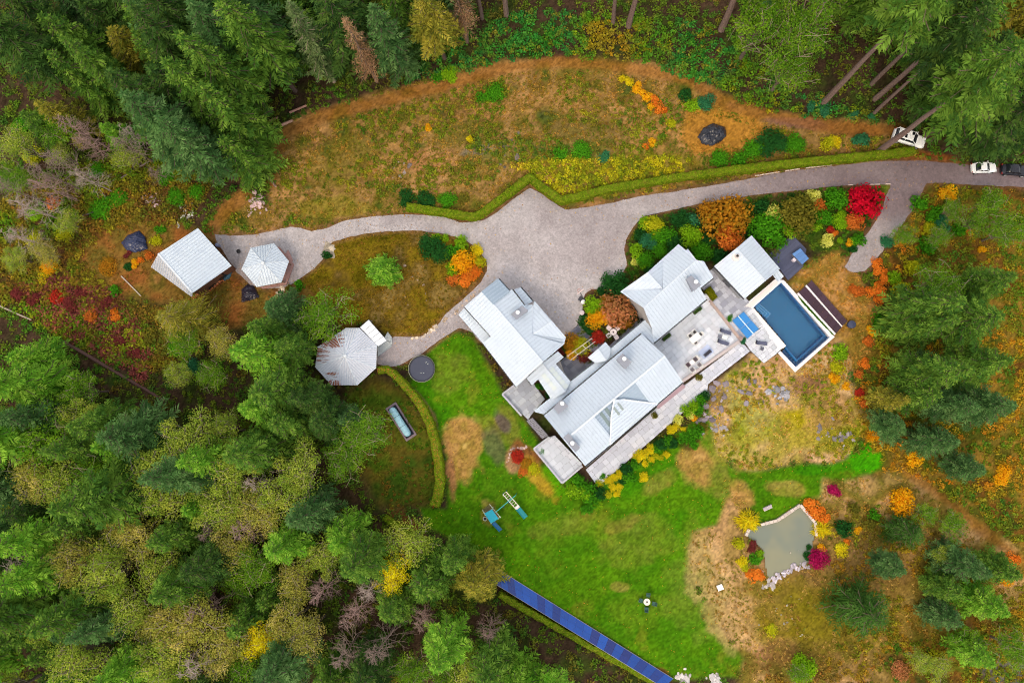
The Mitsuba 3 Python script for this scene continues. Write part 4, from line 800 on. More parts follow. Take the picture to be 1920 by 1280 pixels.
# ------------------------------------------------------------------ solar array at the lawn's lower edge
ar = thing('solar_array', 'long tilted row of deep blue solar panels along the lower edge of the lawn', 'solar array')
top0, top1, bot0, bot1 = np.array(P(905, 1049, .35)), np.array(P(1262, 1272, .35)), np.array(P(914, 1085, 1.3)), np.array(P(1244, 1288, 1.3))
n = 24; tone = [L(12, 66, 150), L(16, 76, 166), L(20, 52, 128), L(26, 46, 118), L(12, 72, 160)]
for i in range(n):
    for j in range(2):
        f0, f1, g0, g1 = (i + .006) / n, (i + .994) / n, (j + .006) / 2, (j + .994) / 2
        pt = lambda f, g: (top0 + (top1 - top0) * f) * (1 - g) + (bot0 + (bot1 - bot0) * f) * g
        q = np.array([pt(f0, g0), pt(f1, g0), pt(f1, g1), pt(f0, g1)]); mb = MB(); tcol = tone[(i * 7 // 3 + (i > 6)) % 5] * RNG.uniform(.92, 1.08)
        mb.hull(np.vstack([q, q - [0, 0, .045]]), tcol); emit('solar_panel', mb, 'gloss', ar)
mb = MB(); mb.bar(bot0 - [0, 0, .1], bot1 - [0, 0, .1], .12, .12, L(150, 152, 156)); mb.bar(top0 - [0, 0, .1], top1 - [0, 0, .1], .1, .1, L(150, 152, 156))
for i in range(13):
    f = i / 12; p = bot0 + (bot1 - bot0) * f; mb.bar([p[0], p[1], -.2], p - [0, 0, .1], .1, .1, L(130, 132, 136), up=(1, 0, 0))
    p2 = top0 + (top1 - top0) * f; mb.bar(p - [0, 0, .14], p2 - [0, 0, .14], .08, .08, L(130, 132, 136))
emit('frame', mb, 'satin', ar)
mb = MB(); mb.bar([*(bot0 + (0, 0, 0))[:2], .5], [*bot1[:2], .5], .12, 1.1, L(70, 34, 28)); emit('back_board', mb, 'matte', ar)

# ------------------------------------------------------------------ furniture
def lounger(px, py, ang, lab, z=.2):
    t = thing('sun_lounger', lab, 'sun lounger'); c = P(px, py, z + .3); c[2] = z; R = rot(ang)
    def put(nm, mb, bs='satin', par=t): v, f, cc = mb.out(); return emit(nm, (v @ R.T + c, f, cc), bs, par)
    mb = MB(); mb.box((0, 0, .28), (1.95, .68, .06), L(236, 236, 236)); put('frame', mb)
    for x in (-.8, .8):
        for y in (-.28, .28): mb = MB(); mb.box((x, y, .13), (.07, .07, .26), L(236, 236, 236)); put('leg', mb)
    mb = MB(); mb.box((.3, 0, .36), (1.25, .6, .1), L(92, 96, 118)); put('seat_cushion', mb, 'matte')
    mb = MB(); mb.bar([-.32, 0, .38], [-.92, 0, .72], .6, .1, L(88, 92, 112)); put('back_cushion', mb, 'matte')
    mb = MB(); mb.bar([-.78, 0, .7], [-.92, 0, .78], .5, .12, L(52, 54, 68)); put('pillow', mb, 'matte'); return t
lounger(1360, 622, aw(13, 4), 'sun lounger with grey cushion on the patio, upper of the pair'); lounger(1355.5, 642, aw(14, 4.5), 'sun lounger with grey cushion on the patio, lower of the pair'); lounger(1427, 643, aw(-17, -2) + math.pi, 'lone sun lounger with grey cushion on the deck beside the pool', .22)
def low_table(px, py, w, d, ang, top, lab, z=.2, h=.45, name='side_table', bs='satin', frame_c=None, cat='table'):
    t = thing(name, lab, cat); c = P(px, py, z + h); c[2] = z; R = rot(ang)
    mb = MB(); mb.box((0, 0, h - .03), (w, d, .06), top); v, f, cc = mb.out(); emit('tabletop', (v @ R.T + c, f, cc), bs, t)
    for sx in (-1, 1):
        for sy in (-1, 1): mb = MB(); mb.box((sx * (w / 2 - .06), sy * (d / 2 - .06), h / 2 - .03), (.06, .06, h - .06), frame_c if frame_c is not None else top); v, f, cc = mb.out(); emit('leg', (v @ R.T + c, f, cc), bs, t)
    return t
low_table(1359, 632, .75, .6, aw(13, 4), L(238, 236, 232), 'small white table between the paired sun loungers'); low_table(1429, 653.5, .5, .5, aw(13, 4), L(84, 86, 100), 'small dark table beside the lone sun lounger', .22)
low_table(1350, 630.5, .6, .5, aw(13, 4), L(110, 112, 126), 'small grey footstool between the paired sun loungers', .2, .35, 'footstool', cat='footstool')
ANG = math.radians(39.3)
def chair(name, px, py, ang, lab, w=.6, d=.62, cushion=L(52, 50, 56), frame_=L(238, 236, 232), z=.2, group=None, cat='chair', sofa=False):
    t = thing(name, lab, cat, group); c = P(px, py, z + .4); c[2] = z; R = rot(ang)
    def put(nm, mb, bs='satin'): v, f, cc = mb.out(); return emit(nm, (v @ R.T + c, f, cc), bs, t)
    mb = MB(); mb.box((0, 0, .38), (d, w, .08), frame_); put('seat', mb)
    mb = MB(); mb.bar([-d / 2, 0, .4], [-d / 2 - .12, 0, .86], w, .06, frame_, up=(0, 0, 1)); put('backrest', mb)
    for y in (-1, 1): mb = MB(); mb.box((0, y * (w / 2), .56), (d, .07, .06), frame_); put('armrest', mb)
    for x in (-1, 1):
        for y in (-1, 1): mb = MB(); mb.box((x * (d / 2 - .05), y * (w / 2 - .05), .18), (.05, .05, .34), frame_); put('leg', mb)
    mb = MB(); mb.box((.03, 0, .45), (d * .8, w * .84, .1), cushion); put('cushion', mb, 'matte'); return t
GRP = 'white chairs round the dining table'
low_table(1303.5, 633.5, 1.75, 1.0, ANG, L(244, 240, 236), 'long white dining table near the middle of the patio', .2, .74, 'dining_table')
chair('dining_chair', 1294, 629.5, ANG + math.pi / 2 + math.pi, 'white dining chair with dark cushion, left of the two above the table'); chair('dining_chair', 1302, 622.5, ANG - math.pi / 2, 'white dining chair with dark cushion, right of the two above the table')
chair('dining_chair', 1303.5, 642, ANG + math.pi / 2, 'white dining chair with dark cushion below the table'); chair('dining_chair', 1313, 627, ANG + math.pi, 'white dining chair at the right end of the table')
chair('armchair', 1290, 684, ANG, 'white armchair with dark cushion at the left end of the white coffee table', .8, .75, L(86, 72, 78)); chair('armchair', 1304, 673, ANG + math.pi, 'white armchair with dark cushion at the right end of the white coffee table', .8, .75, L(86, 78, 84))
low_table(1297, 679.5, 1.1, .6, ANG, L(246, 240, 238), 'low white coffee table between two white armchairs', .2, .42, 'coffee_table')
chair('armchair', 1298, 693, ANG + math.pi / 2, 'white armchair with grey cushion, left one of the lower pair on the patio', .7, .7, L(110, 106, 112)); chair('armchair', 1311.5, 684, ANG + math.pi / 2, 'white armchair with grey cushion, right one of the lower pair on the patio', .7, .7, L(110, 106, 112))
mb = MB(); c = P(1324, 659.5, .23); mb.box((c[0], c[1], .235), (2.0, 1.55, .02), L(178, 190, 220), rz=ANG); solo('outdoor_rug', mb, 'pale blue rug under the dark fire table on the patio', 'rug')
low_table(1327, 662, 1.3, .5, ANG, L(44, 42, 56), 'dark rectangular fire table on the pale blue rug', .25, .45, 'fire_table')
# round white table by the entry
def round_table(px, py, r_, z, h, col, lab, name='round_table'):
    t = thing(name, lab, 'table'); c = P(px, py, z + h); mb = MB(); mb.prism(Point(c[0], c[1]).buffer(r_, 16), c[2] - .05, c[2], col); emit('tabletop', mb, 'satin', t)
    mb = MB(); mb.tube([[c[0], c[1], z], [c[0], c[1], c[2]]], .06, col, 8); emit('pedestal', mb, 'satin', t)
    mb = MB(); mb.prism(Point(c[0], c[1]).buffer(.12, 8), c[2], c[2] + .06, L(60, 50, 50)); emit('bowl', mb, 'satin', t)
round_table(1150, 622.5, .52, .07, .72, L(236, 224, 224), 'round white table on the dark path by the yellow maple')
for i, (dx, dy, w) in enumerate(((-8, -7, 'upper left'), (8, -7, 'upper right'), (-8.5, 6, 'lower left'), (5, 9, 'lower right'))):
    chair('garden_chair', 1150 + dx, 622.5 + dy, aw(-dx, -dy), f'white garden chair at the {w} of the round white table', .6, .6, L(230, 218, 218), L(240, 230, 230), .07)
# dark table set on the lawn
round_table(1213, 1128, .5, 0, .72, L(222, 214, 200), 'round pale table on the lower lawn among dark chairs', 'garden_table')
for dx, dy, w in ((2, -13, 'above'), (13, 3, 'right of'), (-1, 13, 'below'), (-11, -3, 'left of')):
    chair('lawn_chair', 1213 + dx, 1128 + dy, aw(-dx, -dy), f'dark green lawn chair {w} the round pale table', .52, .54, L(64, 96, 88), L(60, 88, 82), 0)
# bench by the pond, white chair on the dry path
bt = thing('bench', 'weathered pale bench on the grass above the pond', 'bench'); c = P(1439.5, 952, .45); c[2] = 0; R = rot(aw(15, -7))
for nm, cc_, sz in (('seat', (0, 0, .44), (1.35, .5, .07)), ('backrest', (0, .3, .68), (1.35, .07, .45)), ('leg', (-.55, 0, .21), (.09, .45, .42)), ('leg', (.55, 0, .21), (.09, .45, .42))):
    mb = MB(); mb.box(cc_, sz, L(186, 176, 182)); v, f, k_ = mb.out(); emit(nm, (v @ R.T + c, f, k_), 'matte', bt)
chair('white_chair', 1350, 1101, aw(4, 10), 'lone white plastic chair on the dry path below the pond', .8, .8, L(240, 240, 240), L(242, 242, 242), .0)
# basketball hoop and things by the court
hp_ = thing('basketball_hoop', 'basketball hoop on a pole with a white backboard beside the gravel court', 'basketball hoop')
b_ = P(1091, 562, 0); t_ = P(1088.5, 549, 3.0)
mb = MB(); mb.box((b_[0], b_[1], .12), (1.1, .7, .2), L(58, 58, 66), rz=-.6); emit('base', mb, 'satin', hp_)
mb = MB(); mb.tube([b_ + [0, 0, .1], b_ + [0, 0, 2.2], t_], .06, L(40, 40, 46), 8); emit('pole', mb, 'satin', hp_)
mb = MB(); d = P(1095, 542, 3) - P(1081, 552, 3); d /= np.linalg.norm(d); c = P(1088, 547, 3.0); mb.box(c, (1.3, .05, .9), L(232, 214, 214), rz=math.atan2(d[1], d[0])); emit('backboard', mb, 'gloss', hp_)
mb = MB(); n3 = np.array([-d[1], d[0], 0]); cc_ = c + n3 * .3 - [0, 0, .3]; mb.tube([cc_ + [.23 * math.cos(t), .23 * math.sin(t), 0] for t in np.linspace(0, 2 * np.pi, 17)], .02, L(200, 70, 30), 6, False); emit('rim', mb, 'satin', hp_)
def tapered(name, px, py, r0, r1, h, col, lab, cat, z=0.02, lid=None, sides=18):
    t = thing(name, lab, cat); c = P(px, py, z + h); mb = MB(); mb.tube([[c[0], c[1], z], [c[0], c[1], z + h]], [r0, r1], col, sides); emit('body', mb, 'satin', t)
    mb = MB(); mb.tube([[c[0], c[1], z + h], [c[0], c[1], z + h + .05], [c[0], c[1], z + h + .12]], [r1 * 1.08, r1 * 1.05, r1 * .3], lid if lid is not None else col, sides); emit('lid', mb, 'satin', t); return t
tapered('rubbish_bin', 1091, 586, .3, .36, .95, L(46, 46, 54), 'dark rubbish bin with a pale lid beside the court below the hoop', 'bin', lid=L(190, 176, 180)); tapered('plant_tub', 1093.5, 566, .28, .34, .5, L(226, 222, 226), 'white tub beside the basketball hoop', 'tub')
tapered('covered_barbecue', 1597.5, 608, .5, .56, .8, L(60, 66, 92), 'round blue-grey covered barbecue at the end of the solar collectors', 'barbecue'); tapered('water_barrel', 406.5, 459, .26, .28, .8, L(120, 128, 160), 'blue-grey barrel beside the shed door', 'barrel')
tapered('flower_pot', 1389, 634.5, .3, .36, .5, L(150, 130, 126), 'round clay pot at the corner of the hot tub', 'pot'); tapered('fire_bowl', 447, 471, .22, .3, .3, L(34, 32, 34), 'small dark bowl on the gravel beside the gazebo', 'bowl')
sp = thing('barbecue_island', 'blue-topped outdoor kitchen block on the dark deck', 'outdoor kitchen')
q = np.array([P(*p, 1.0) for p in ((1485.5, 476), (1500.5, 465.5), (1517, 485), (1504, 496))]); mb = MB(); mb.prism(Polygon(q[:, :2]).buffer(-.06), .2, .95, L(110, 112, 124)); emit('base', mb, 'satin', sp)
for i in range(4):
    f0, f1 = (i + .03) / 4, (i + .97) / 4; g = np.array([q[0] + (q[3] - q[0]) * f0, q[1] + (q[2] - q[1]) * f0, q[1] + (q[2] - q[1]) * f1, q[0] + (q[3] - q[0]) * f1]); mb = MB(); mb.prism(Polygon(g[:, :2]), .95, 1.02, L(86, 128, 186) * RNG.uniform(.9, 1.1)); emit('top_panel', mb, 'gloss', sp)
mb = MB(); c = P(1488.5, 487.5, .6); mb.box((c[0], c[1], .55), (.55, .4, .6), L(206, 196, 206), rz=-.85); emit('cabinet', mb, 'satin', sp)
# blue crates by the shed and black tarpaulins
def tarp(pts, h, lab, col, bs, seed):
    pg = poly(pts); b = pg.bounds; r = np.random.default_rng(seed); g = .16
    X, Y = np.meshgrid(np.arange(b[0] - .2, b[2] + .2, g), np.arange(b[1] - .2, b[3] + .2, g)); x, y = X.ravel(), Y.ravel()
    ins = shapely.contains_xy(pg, x, y); dd_ = shapely.distance(pg.boundary, shapely.points(x, y)) * np.where(ins, 1, -1)
    z = np.clip(dd_ / 1.1 + .15, 0, 1) ** .6 * h + np.abs(fb(x, y, 1.1, seed, 3) - .5) * 1.1 * np.clip(dd_, 0, 1) + (fb(x, y, 3.2, seed + 3, 2) - .5) * .34 * np.clip(dd_ + .4, 0, 1) + ground_z(x, y)
    n0, n1 = X.shape; i = np.arange(n0 * n1).reshape(n0, n1); qd = np.stack([i[:-1, :-1], i[:-1, 1:], i[1:, 1:], i[1:, :-1]], -1).reshape(-1, 4)
    qd = qd[(dd_[qd] > -.15).all(1)]; mb = MB(); mb.add(np.stack([x, y, z], 1), qd, np.clip(lin(col) * (.6 + .8 * fb(x, y, 1.5, seed + 9, 2))[:, None], 0, 1)); return solo('tarpaulin', mb, lab, 'tarpaulin', bs, smooth=False)
tarp([(1308, 258), (1318, 242), (1336, 233), (1358, 240), (1361, 256), (1350, 266), (1334, 274), (1316, 270)], .9, 'black tarpaulin over a mound in the dry yard by the track', (34, 36, 48), 'gloss', 1)
tarp([(229, 455), (243, 442), (262, 434), (274, 446), (279, 468), (256, 474), (240, 470)], .8, 'crumpled blue-black tarpaulin left of the shed', (38, 46, 78), 'gloss', 2)
tarp([(455, 543), (464, 534), (476, 537), (487, 557), (470, 563), (455, 566)], .7, 'dark purple-black tarpaulin below the gazebo', (40, 36, 52), 'gloss', 3)
tarp([(415, 515), (428, 506), (436, 512), (430, 524), (420, 526)], .5, 'blue tarpaulin over a heap at the end of the firewood', (44, 84, 104), 'satin', 4)
# ------------------------------------------------------------------ pond
emit_mesh('pond', water_sheet(pond_pg.buffer(.05), -.06), 'murky_water', kind='structure', label='still grey-green pond with a stone rim')
def rocks(name, pts, lab, n, r0, r1, col, cat, spread=.4, seed=1, group=None, parts=True, z=0.0):
    """A heap or row of stones, each a piece of its own."""
    r = np.random.default_rng(seed); t = thing(name, lab, cat, group); w = np.array([P(*p) for p in pts])
    ico = trimesh.creation.icosphere(subdivisions=1)
    if name == 'outcrop': n, spread, col = int(n * .5), spread * 1.6, tuple(v * .84 for v in col)
    for i in range(n):
        if len(w) == 1: c = w[0] + np.r_[r.normal(0, spread * 1.25, 2), 0]
        else:
            s = r.random() * (len(w) - 1); k = int(s); c = w[k] + (w[k + 1] - w[k]) * (s - k) + np.r_[r.normal(0, spread * 1.25, 2), 0]
        sz = r0 * .6 + (r1 * 1.15 - r0 * .6) * r.random() ** 2.2; v = ico.vertices * (1 + r.uniform(-.34, .34, (len(ico.vertices), 1))) * sz * [r.uniform(.9, 1.9), 1, r.uniform(.3, .6)]
        v = v @ rot(r.uniform(0, 6.3)).T + c + [0, 0, float(ground_z(c[0], c[1])[0]) + sz * .02 + z]
        mb = MB(); mb.add(v, ico.faces, lin(col) * r.uniform(.45, 1.1)); emit('stone', mb, 'matte', t)
rw = thing('pond_wall', 'pale stone wall along the upper edge of the pond', 'wall')
for a, b in (((1426, 983), (1457, 975)), ((1457, 975), (1500, 946)), ((1500, 946), (1527, 978)), ((1528, 978), (1530, 1004)), ((1398, 1004), (1404, 991))):
    n = max(2, int(np.linalg.norm(np.subtract(a, b)) / 7))
    for i in range(n):
        p, q = P(*(np.array(a) + (np.array(b) - a) * (i + .04) / n), .1), P(*(np.array(a) + (np.array(b) - a) * (i + .96) / n), .1); mb = MB(); mb.bar(p, q, RNG.uniform(.34, .46), .5, L(206, 192, 182) * RNG.uniform(.82, 1.08)); emit('stone', mb, 'matte', rw)
rocks('pond_stones', [(1442, 1092), (1468, 1075), (1490, 1063), (1512, 1059)], 'ragged row of pale stones along the lower edge of the pond', 60, .12, .34, (206, 196, 206), 'stones', .22, 2, z=.0)
rocks('pond_stones', [(1436, 1068), (1443, 1095), (1428, 1106)], 'pale stones at the lower left corner of the pond', 16, .15, .35, (206, 196, 190), 'stones', .2, 3)
rocks('rock_pile', [(481, 385)], 'pile of pinkish stones beside the leaning log', 60, .12, .3, (206, 176, 178), 'rock pile', .62, 4); rocks('rock_pile', [(287, 377)], 'small pile of pinkish stones above the shed', 40, .1, .26, (200, 172, 172), 'rock pile', .55, 5)
rocks('rock_pile', [(347, 405)], 'scattered white stones among weeds near the shed roof', 46, .08, .22, (206, 202, 190), 'rock pile', .9, 6); rocks('boulder', [(616, 466)], 'pale boulder at the left corner of the mossy island', 5, .3, .6, (206, 192, 172), 'boulder', .35, 7)
rocks('path_stones', [(530, 538), (524, 548), (521, 557)], 'pale stepping stones beside the gazebo', 14, .16, .34, (220, 204, 184), 'stones', .25, 8); rocks('path_stones', [(530, 560), (548, 565), (566, 566)], 'row of pale stones in front of the round green tree', 16, .16, .3, (214, 200, 180), 'stones', .18, 9)
rocks('outcrop', [(1328, 790), (1342, 760), (1352, 740), (1360, 718)], 'broken grey-pink rock outcrop beside the garden terrace', 70, .15, .5, (186, 172, 182), 'rocks', .55, 10); rocks('outcrop', [(1322, 790), (1340, 802), (1352, 806)], 'pale jagged rocks at the top of the dry slope', 40, .15, .45, (196, 188, 190), 'rocks', .45, 11)
rocks('outcrop', [(1448, 725), (1458, 742), (1466, 752)], 'small white rock outcrop below the pool', 40, .15, .45, (200, 198, 206), 'rocks', .4, 12); rocks('outcrop', [(1535, 806), (1548, 818), (1580, 826), (1600, 832)], 'pale rocks along the edge of the grass path', 60, .14, .42, (186, 176, 176), 'rocks', .5, 13)
rocks('outcrop', [(1390, 720), (1400, 732), (1415, 738)], 'grey rocks on the slope below the terrace', 30, .14, .4, (170, 160, 172), 'rocks', .5, 14); rocks('rock_pile', [(1272, 1262), (1282, 1272)], 'pale rocks at the lower end of the solar array', 24, .2, .45, (214, 206, 204), 'rock pile', .4, 15)
rocks('rock_pile', [(1330, 1274), (1350, 1278)], 'pale rocks at the lower edge of the lawn', 24, .2, .45, (206, 200, 200), 'rock pile', .4, 16); rocks('outcrop', [(890, 285), (915, 290), (955, 274), (970, 272)], 'grey mossy rock in the middle of the dry meadow', 40, .15, .45, (134, 124, 116), 'rocks', .6, 17)
rocks('outcrop', [(745, 318), (760, 312)], 'pale stones in the dry meadow left of the hedge', 26, .12, .32, (190, 172, 166), 'rocks', .5, 18); rocks('border_stones', [(905, 540), (880, 560), (850, 590), (830, 606)], 'row of pale edging stones between island and drive', 40, .12, .24, (214, 190, 166), 'stones', .1, 19)
rocks('border_stones', [(818, 612), (806, 622), (790, 632), (770, 634)], 'curved row of pale edging stones below the island', 30, .14, .26, (222, 204, 184), 'stones', .08, 20); rocks('outcrop', [(770, 500), (790, 520), (760, 530), (800, 540)], 'small pale stones strewn over the mossy island', 60, .06, .16, (206, 180, 164), 'rocks', .9, 21)
rocks('border_stones', [(950, 868), (960, 842), (985, 838)], 'arc of pale stones around the red bush', 30, .1, .2, (206, 180, 172), 'stones', .12, 22); rocks('outcrop', [(1440, 1130), (1480, 1110), (1500, 1130)], 'pale stones on the mossy knoll below the pond', 50, .08, .2, (206, 196, 180), 'rocks', 1.2, 23)
for pts, lab in (([(1415, 330), (1490, 318), (1570, 308)], 'line of white kerb stones below the clipped hedge'), ([(1590, 347), (1640, 346), (1670, 345)], 'line of white kerb stones beside the red maple')):
    t = thing('kerb_stones', lab, 'kerb')
    for a, b in zip(pts, pts[1:]):
        n = int(np.linalg.norm(np.subtract(a, b)) / 9)
        for i in range(n):
            if RNG.random() < .35: continue
            p, q = P(*(np.array(a) + (np.array(b) - a) * (i + .06) / n), .08), P(*(np.array(a) + (np.array(b) - a) * (i + .94) / n), .08); mb = MB(); mb.bar(p, q, .16, .16, L(206, 188, 180)); emit('stone', mb, 'matte', t)
# logs lying about
def log(a, b, r_, lab, col=(150, 120, 100), z=None, name='log'):
    p, q = P(*a), P(*b); p[2] = q[2] = (r_ * .8 if z is None else z)
    p[2] += float(ground_z(p[0], p[1])[0]); q[2] += float(ground_z(q[0], q[1])[0]); f = np.linspace(0, 1, 6)[:, None]; mb = MB(); mb.tube(p + (q - p) * f + RNG.normal(0, r_ * .1, (6, 3)), np.linspace(r_, r_ * .8, 6), lin(col), 9); t = thing(name, lab, 'log'); emit('trunk', mb, 'matte', t)
    for e, c_ in ((p, q), (q, p)):
        d = (e - c_) / np.linalg.norm(e - c_); mb = MB(); mb.tube([e, e + d * .03], r_ * .8, L(206, 170, 136), 9); emit('cut_end', mb, 'matte', t)
log((544, 212), (575, 199), .2, 'cut log lying farthest up beside the dirt track', (170, 130, 116)); log((507, 228), (522, 222), .18, 'short cut log at the forest edge', (170, 130, 116)); log((530, 236), (550, 227), .26, 'stout cut log nearest the dirt track', (190, 150, 132))
log((506, 334), (520, 352), .2, 'bent grey log beside the dirt track', (150, 120, 112)); log((228, 518), (266, 555), .12, 'thin pale log in the weeds left of the shed', (190, 176, 160))
log((255, 372), (100, 425), .14, 'long grey fallen pole crossing the brush', (130, 116, 112)); log((310, 285), (230, 335), .15, 'grey fallen trunk in the brush below the dead trees', (120, 108, 104)); log((120, 640), (310, 750), .3, 'long dark fallen trunk among the red shrubs', (92, 70, 66)); log((0, 573), (60, 600), .16, 'pale fallen trunk at the left edge', (170, 156, 140)); log((1140, 800), (1160, 786), .05, 'thin white stake in the planting below the terrace', (220, 214, 200))
# ------------------------------------------------------------------ plants: one of each kind, then placed
LEAF_GAIN = np.array([1.8, 1.76, 1.45])
def quads_mesh(c, a, b, col):
    """Diamond leaves: centres c, half axes a and b (n, 3), one colour each."""
    n = len(c); v = np.stack([c - a, c + b, c + a, c - b], 1).reshape(-1, 3); i = np.arange(n)[:, None] * 4
    f = np.vstack([i + [0, 1, 2], i + [0, 2, 3]]); return v, f, np.repeat(np.clip(col * LEAF_GAIN, .002, .9), 4, 0)
def unit(v): return v / (np.linalg.norm(v, axis=-1, keepdims=True) + 1e-9)
def mixcol(r, cols, n, var=.22):
    cols = np.array([lin(c) for c in cols]); a, b = r.integers(0, len(cols), n), r.integers(0, len(cols), n); t = r.random((n, 1))
    return (cols[a] * t + cols[b] * (1 - t)) * r.uniform(1 - var, 1 + var, (n, 1))
PROTO = {}
def group_of(name, parts):
    """parts: {name: (mesh, bsdf)} -> a shapegroup that copies refer to."""
    d = {'type': 'shapegroup'}
    for k, ((v, f, c), bs) in parts.items(): d[k] = mikit.ply((v, f), bs, color=c)
    scene['kind_' + name] = d; PROTO[name] = 'kind_' + name
def trunk_mesh(r, h, r0, lean=.0, col=(92, 78, 72)):
    z = np.linspace(-.5, h, 9); p = np.stack([lean * z + r.normal(0, .04, 9), r.normal(0, .04, 9), z], 1); mb = MB(); mb.tube(p, np.linspace(r0, .03, 9), lin(col), 8); return mb
def conifer(name, seed, h, rad, z0, cols, nb=230, droop=.2, gap=.0, bark=(92, 78, 72), thin=1.0, spray=1.0, tr=.016):
    r = np.random.default_rng(seed); tm = trunk_mesh(r, h, tr * h + .04, col=bark)
    t = np.sort(r.random(nb)) ** .85; z = (z0 + (1 - z0) * t) * h; az = np.arange(nb) * 2.39996 + r.normal(0, .35, nb)
    prof = np.clip((1 - t) ** .75 * 1.02 + .03, 0, 1) * np.clip(.55 + t * 4, 0, 1); Lb = rad * prof * r.uniform(.62, 1.12, nb); Lb = np.where(r.random(nb) < gap, Lb * .45, Lb)
    dirs = np.stack([np.cos(az), np.sin(az), np.zeros(nb)], 1); C, A, B, K = [], [], [], []; lim = MB(); bc = mixcol(r, cols, nb, .28) * [1.02, .95, .95]
    for i in range(nb):
        n = max(3, int(Lb[i] / (.34 * spray))); s = (np.arange(n) + r.random(n) * .5 + .4) / n; s = np.minimum(s, 1)
        dz = (.25 * (t[i] - .35) * s - droop * s ** 1.3 + .12 * s ** 3) * Lb[i]
        pos = dirs[i] * (s * Lb[i])[:, None] + np.array([0, 0, z[i]]) + np.array([0, 0, 1]) * dz[:, None]; side = np.array([-dirs[i][1], dirs[i][0], 0])
        for sg in (-1, 1):
            ls = (.30 * Lb[i] * (1.08 - s * .72) + .16) * r.uniform(.7, 1.25, n) * .62; d = unit(dirs[i] * .75 + side * sg * r.uniform(.6, 1.1, (n, 1)) + np.stack([r.normal(0, .12, n), r.normal(0, .12, n), r.uniform(-.42, .05, n)], 1))
            w = unit(np.cross(d, [0, 0, 1.0]) + np.stack([np.zeros(n), np.zeros(n), r.normal(0, .45, n)], 1)) * (ls * .27 * thin)[:, None]
            C.append(pos + d * ls[:, None] * .9); A.append(d * ls[:, None]); B.append(w); K.append(bc[i] * r.uniform(.72, 1.3, (n, 1)))
        C.append(pos[-1:] + dirs[i] * .18); A.append(dirs[i][None] * .34 + [0, 0, .02]); B.append(side[None] * .1 * thin); K.append(bc[i][None])
        if i % 3 == 0 and Lb[i] > .8: lim.bar([0, 0, z[i]], pos[-1], .06, .06, lin(bark))
    C.append(np.array([[0, 0, h - .1]])); A.append(np.array([[0, 0, .6]])); B.append(np.array([[.12, 0, 0]])); K.append(bc[-1:])
    v, f, c = quads_mesh(np.vstack(C), np.vstack(A), np.vstack(B), np.vstack(K))
    lv, lf, lc = lim.out(); tv, tf, tc = tm.out()
    group_of(name, {'trunk': ((np.vstack([tv, lv]), np.vstack([tf, lf + len(tv)]), np.vstack([tc, lc])), 'matte'), 'crown': ((v, f, c), 'leaf')})
def twigs(r, mb, p, d, l, rad, lev, col, spread=.7, nb=3):
    q = p + d * l; mb.bar(p, q, rad * 1.7, rad * 1.7, col * r.uniform(.85, 1.15))
    if lev:
        for _ in range(nb):
            d2 = unit(d + r.normal(0, spread, 3) + [0, 0, .12]); twigs(r, mb, p + d * l * r.uniform(.5, 1), d2, l * r.uniform(.55, .8), rad * .6, lev - 1, col, spread, nb)
def broadleaf(name, seed, h, rad, cols, n=3600, lobes=13, leaf=.15, loose=1.0, twig=(122, 100, 90), base=.3, ntw=26, flat=.8):
    r = np.random.default_rng(seed); tm = trunk_mesh(r, h * .75, .018 * h + .04, col=(104, 92, 84)); cz = h * (base + 1) / 2; rz = h * (1 - base) / 2
    d = unit(r.normal(0, 1, (lobes, 3))); d[:, 2] = np.abs(d[:, 2]) * .9 - .25; cen = d * np.array([rad * .78, rad * .78, rz * .8]) * r.uniform(.35, 1.1, (lobes, 1)) + [0, 0, cz]; cr = rad * r.uniform(.16, .4, lobes)
    k = r.integers(0, lobes, n); u = unit(r.normal(0, 1, (n, 3))); p = cen[k] + u * (cr[k] * r.uniform(.35, 1.05, n) ** .7)[:, None] * [1, 1, flat]
    lobe_c = mixcol(r, cols, lobes, .18); c = lobe_c[k] * .6 + mixcol(r, cols, n, .3) * .4
    nrm = unit(u + r.normal(0, .7, (n, 3)) + [0, 0, .5]); a = unit(np.cross(nrm, r.normal(0, 1, (n, 3)))); b = np.cross(nrm, a); s = leaf * r.uniform(.6, 1.35, (n, 1))
    lim = MB(); tc_ = lin(twig)
    for i in range(lobes):
        lim.bar([0, 0, h * base * r.uniform(.6, 1.1)], cen[i], .09, .09, tc_ * .9)
        for _ in range(max(1, ntw // lobes)): e = cen[i] + unit(r.normal(0, 1, 3)) * cr[i] * r.uniform(.7, 1.15); lim.bar(cen[i], e, .045, .045, tc_ * r.uniform(.8, 1.2))
    lv, lf, lc = lim.out(); tv, tf, tc = tm.out()
    group_of(name, {'trunk': ((np.vstack([tv, lv]), np.vstack([tf, lf + len(tv)]), np.vstack([tc, lc])), 'matte'), 'crown': (quads_mesh(p, a * s, b * s * .62, c), 'leaf')})
def bare_tree(name, seed, h, col, n=44, spread=.55, low=.3, reach=.16):
    r = np.random.default_rng(seed); tm = trunk_mesh(r, h, .009 * h + .03, col=col); mb = MB(); lc_ = lin(col)
    for i in range(n):
        z = h * (low + (1 - low) * r.random()); a = r.uniform(0, 6.3); d = unit(np.array([math.cos(a), math.sin(a), r.uniform(-.05, .5)])); twigs(r, mb, np.array([0, 0, z]), d, h * reach * (1.15 - z / h) * r.uniform(.6, 1.2) + .2, .028, 2, lc_, spread, 3)
    tv = tm.out(); group_of(name, {'trunk': (tv, 'matte'), 'branches': (mb.out(), 'matte')})
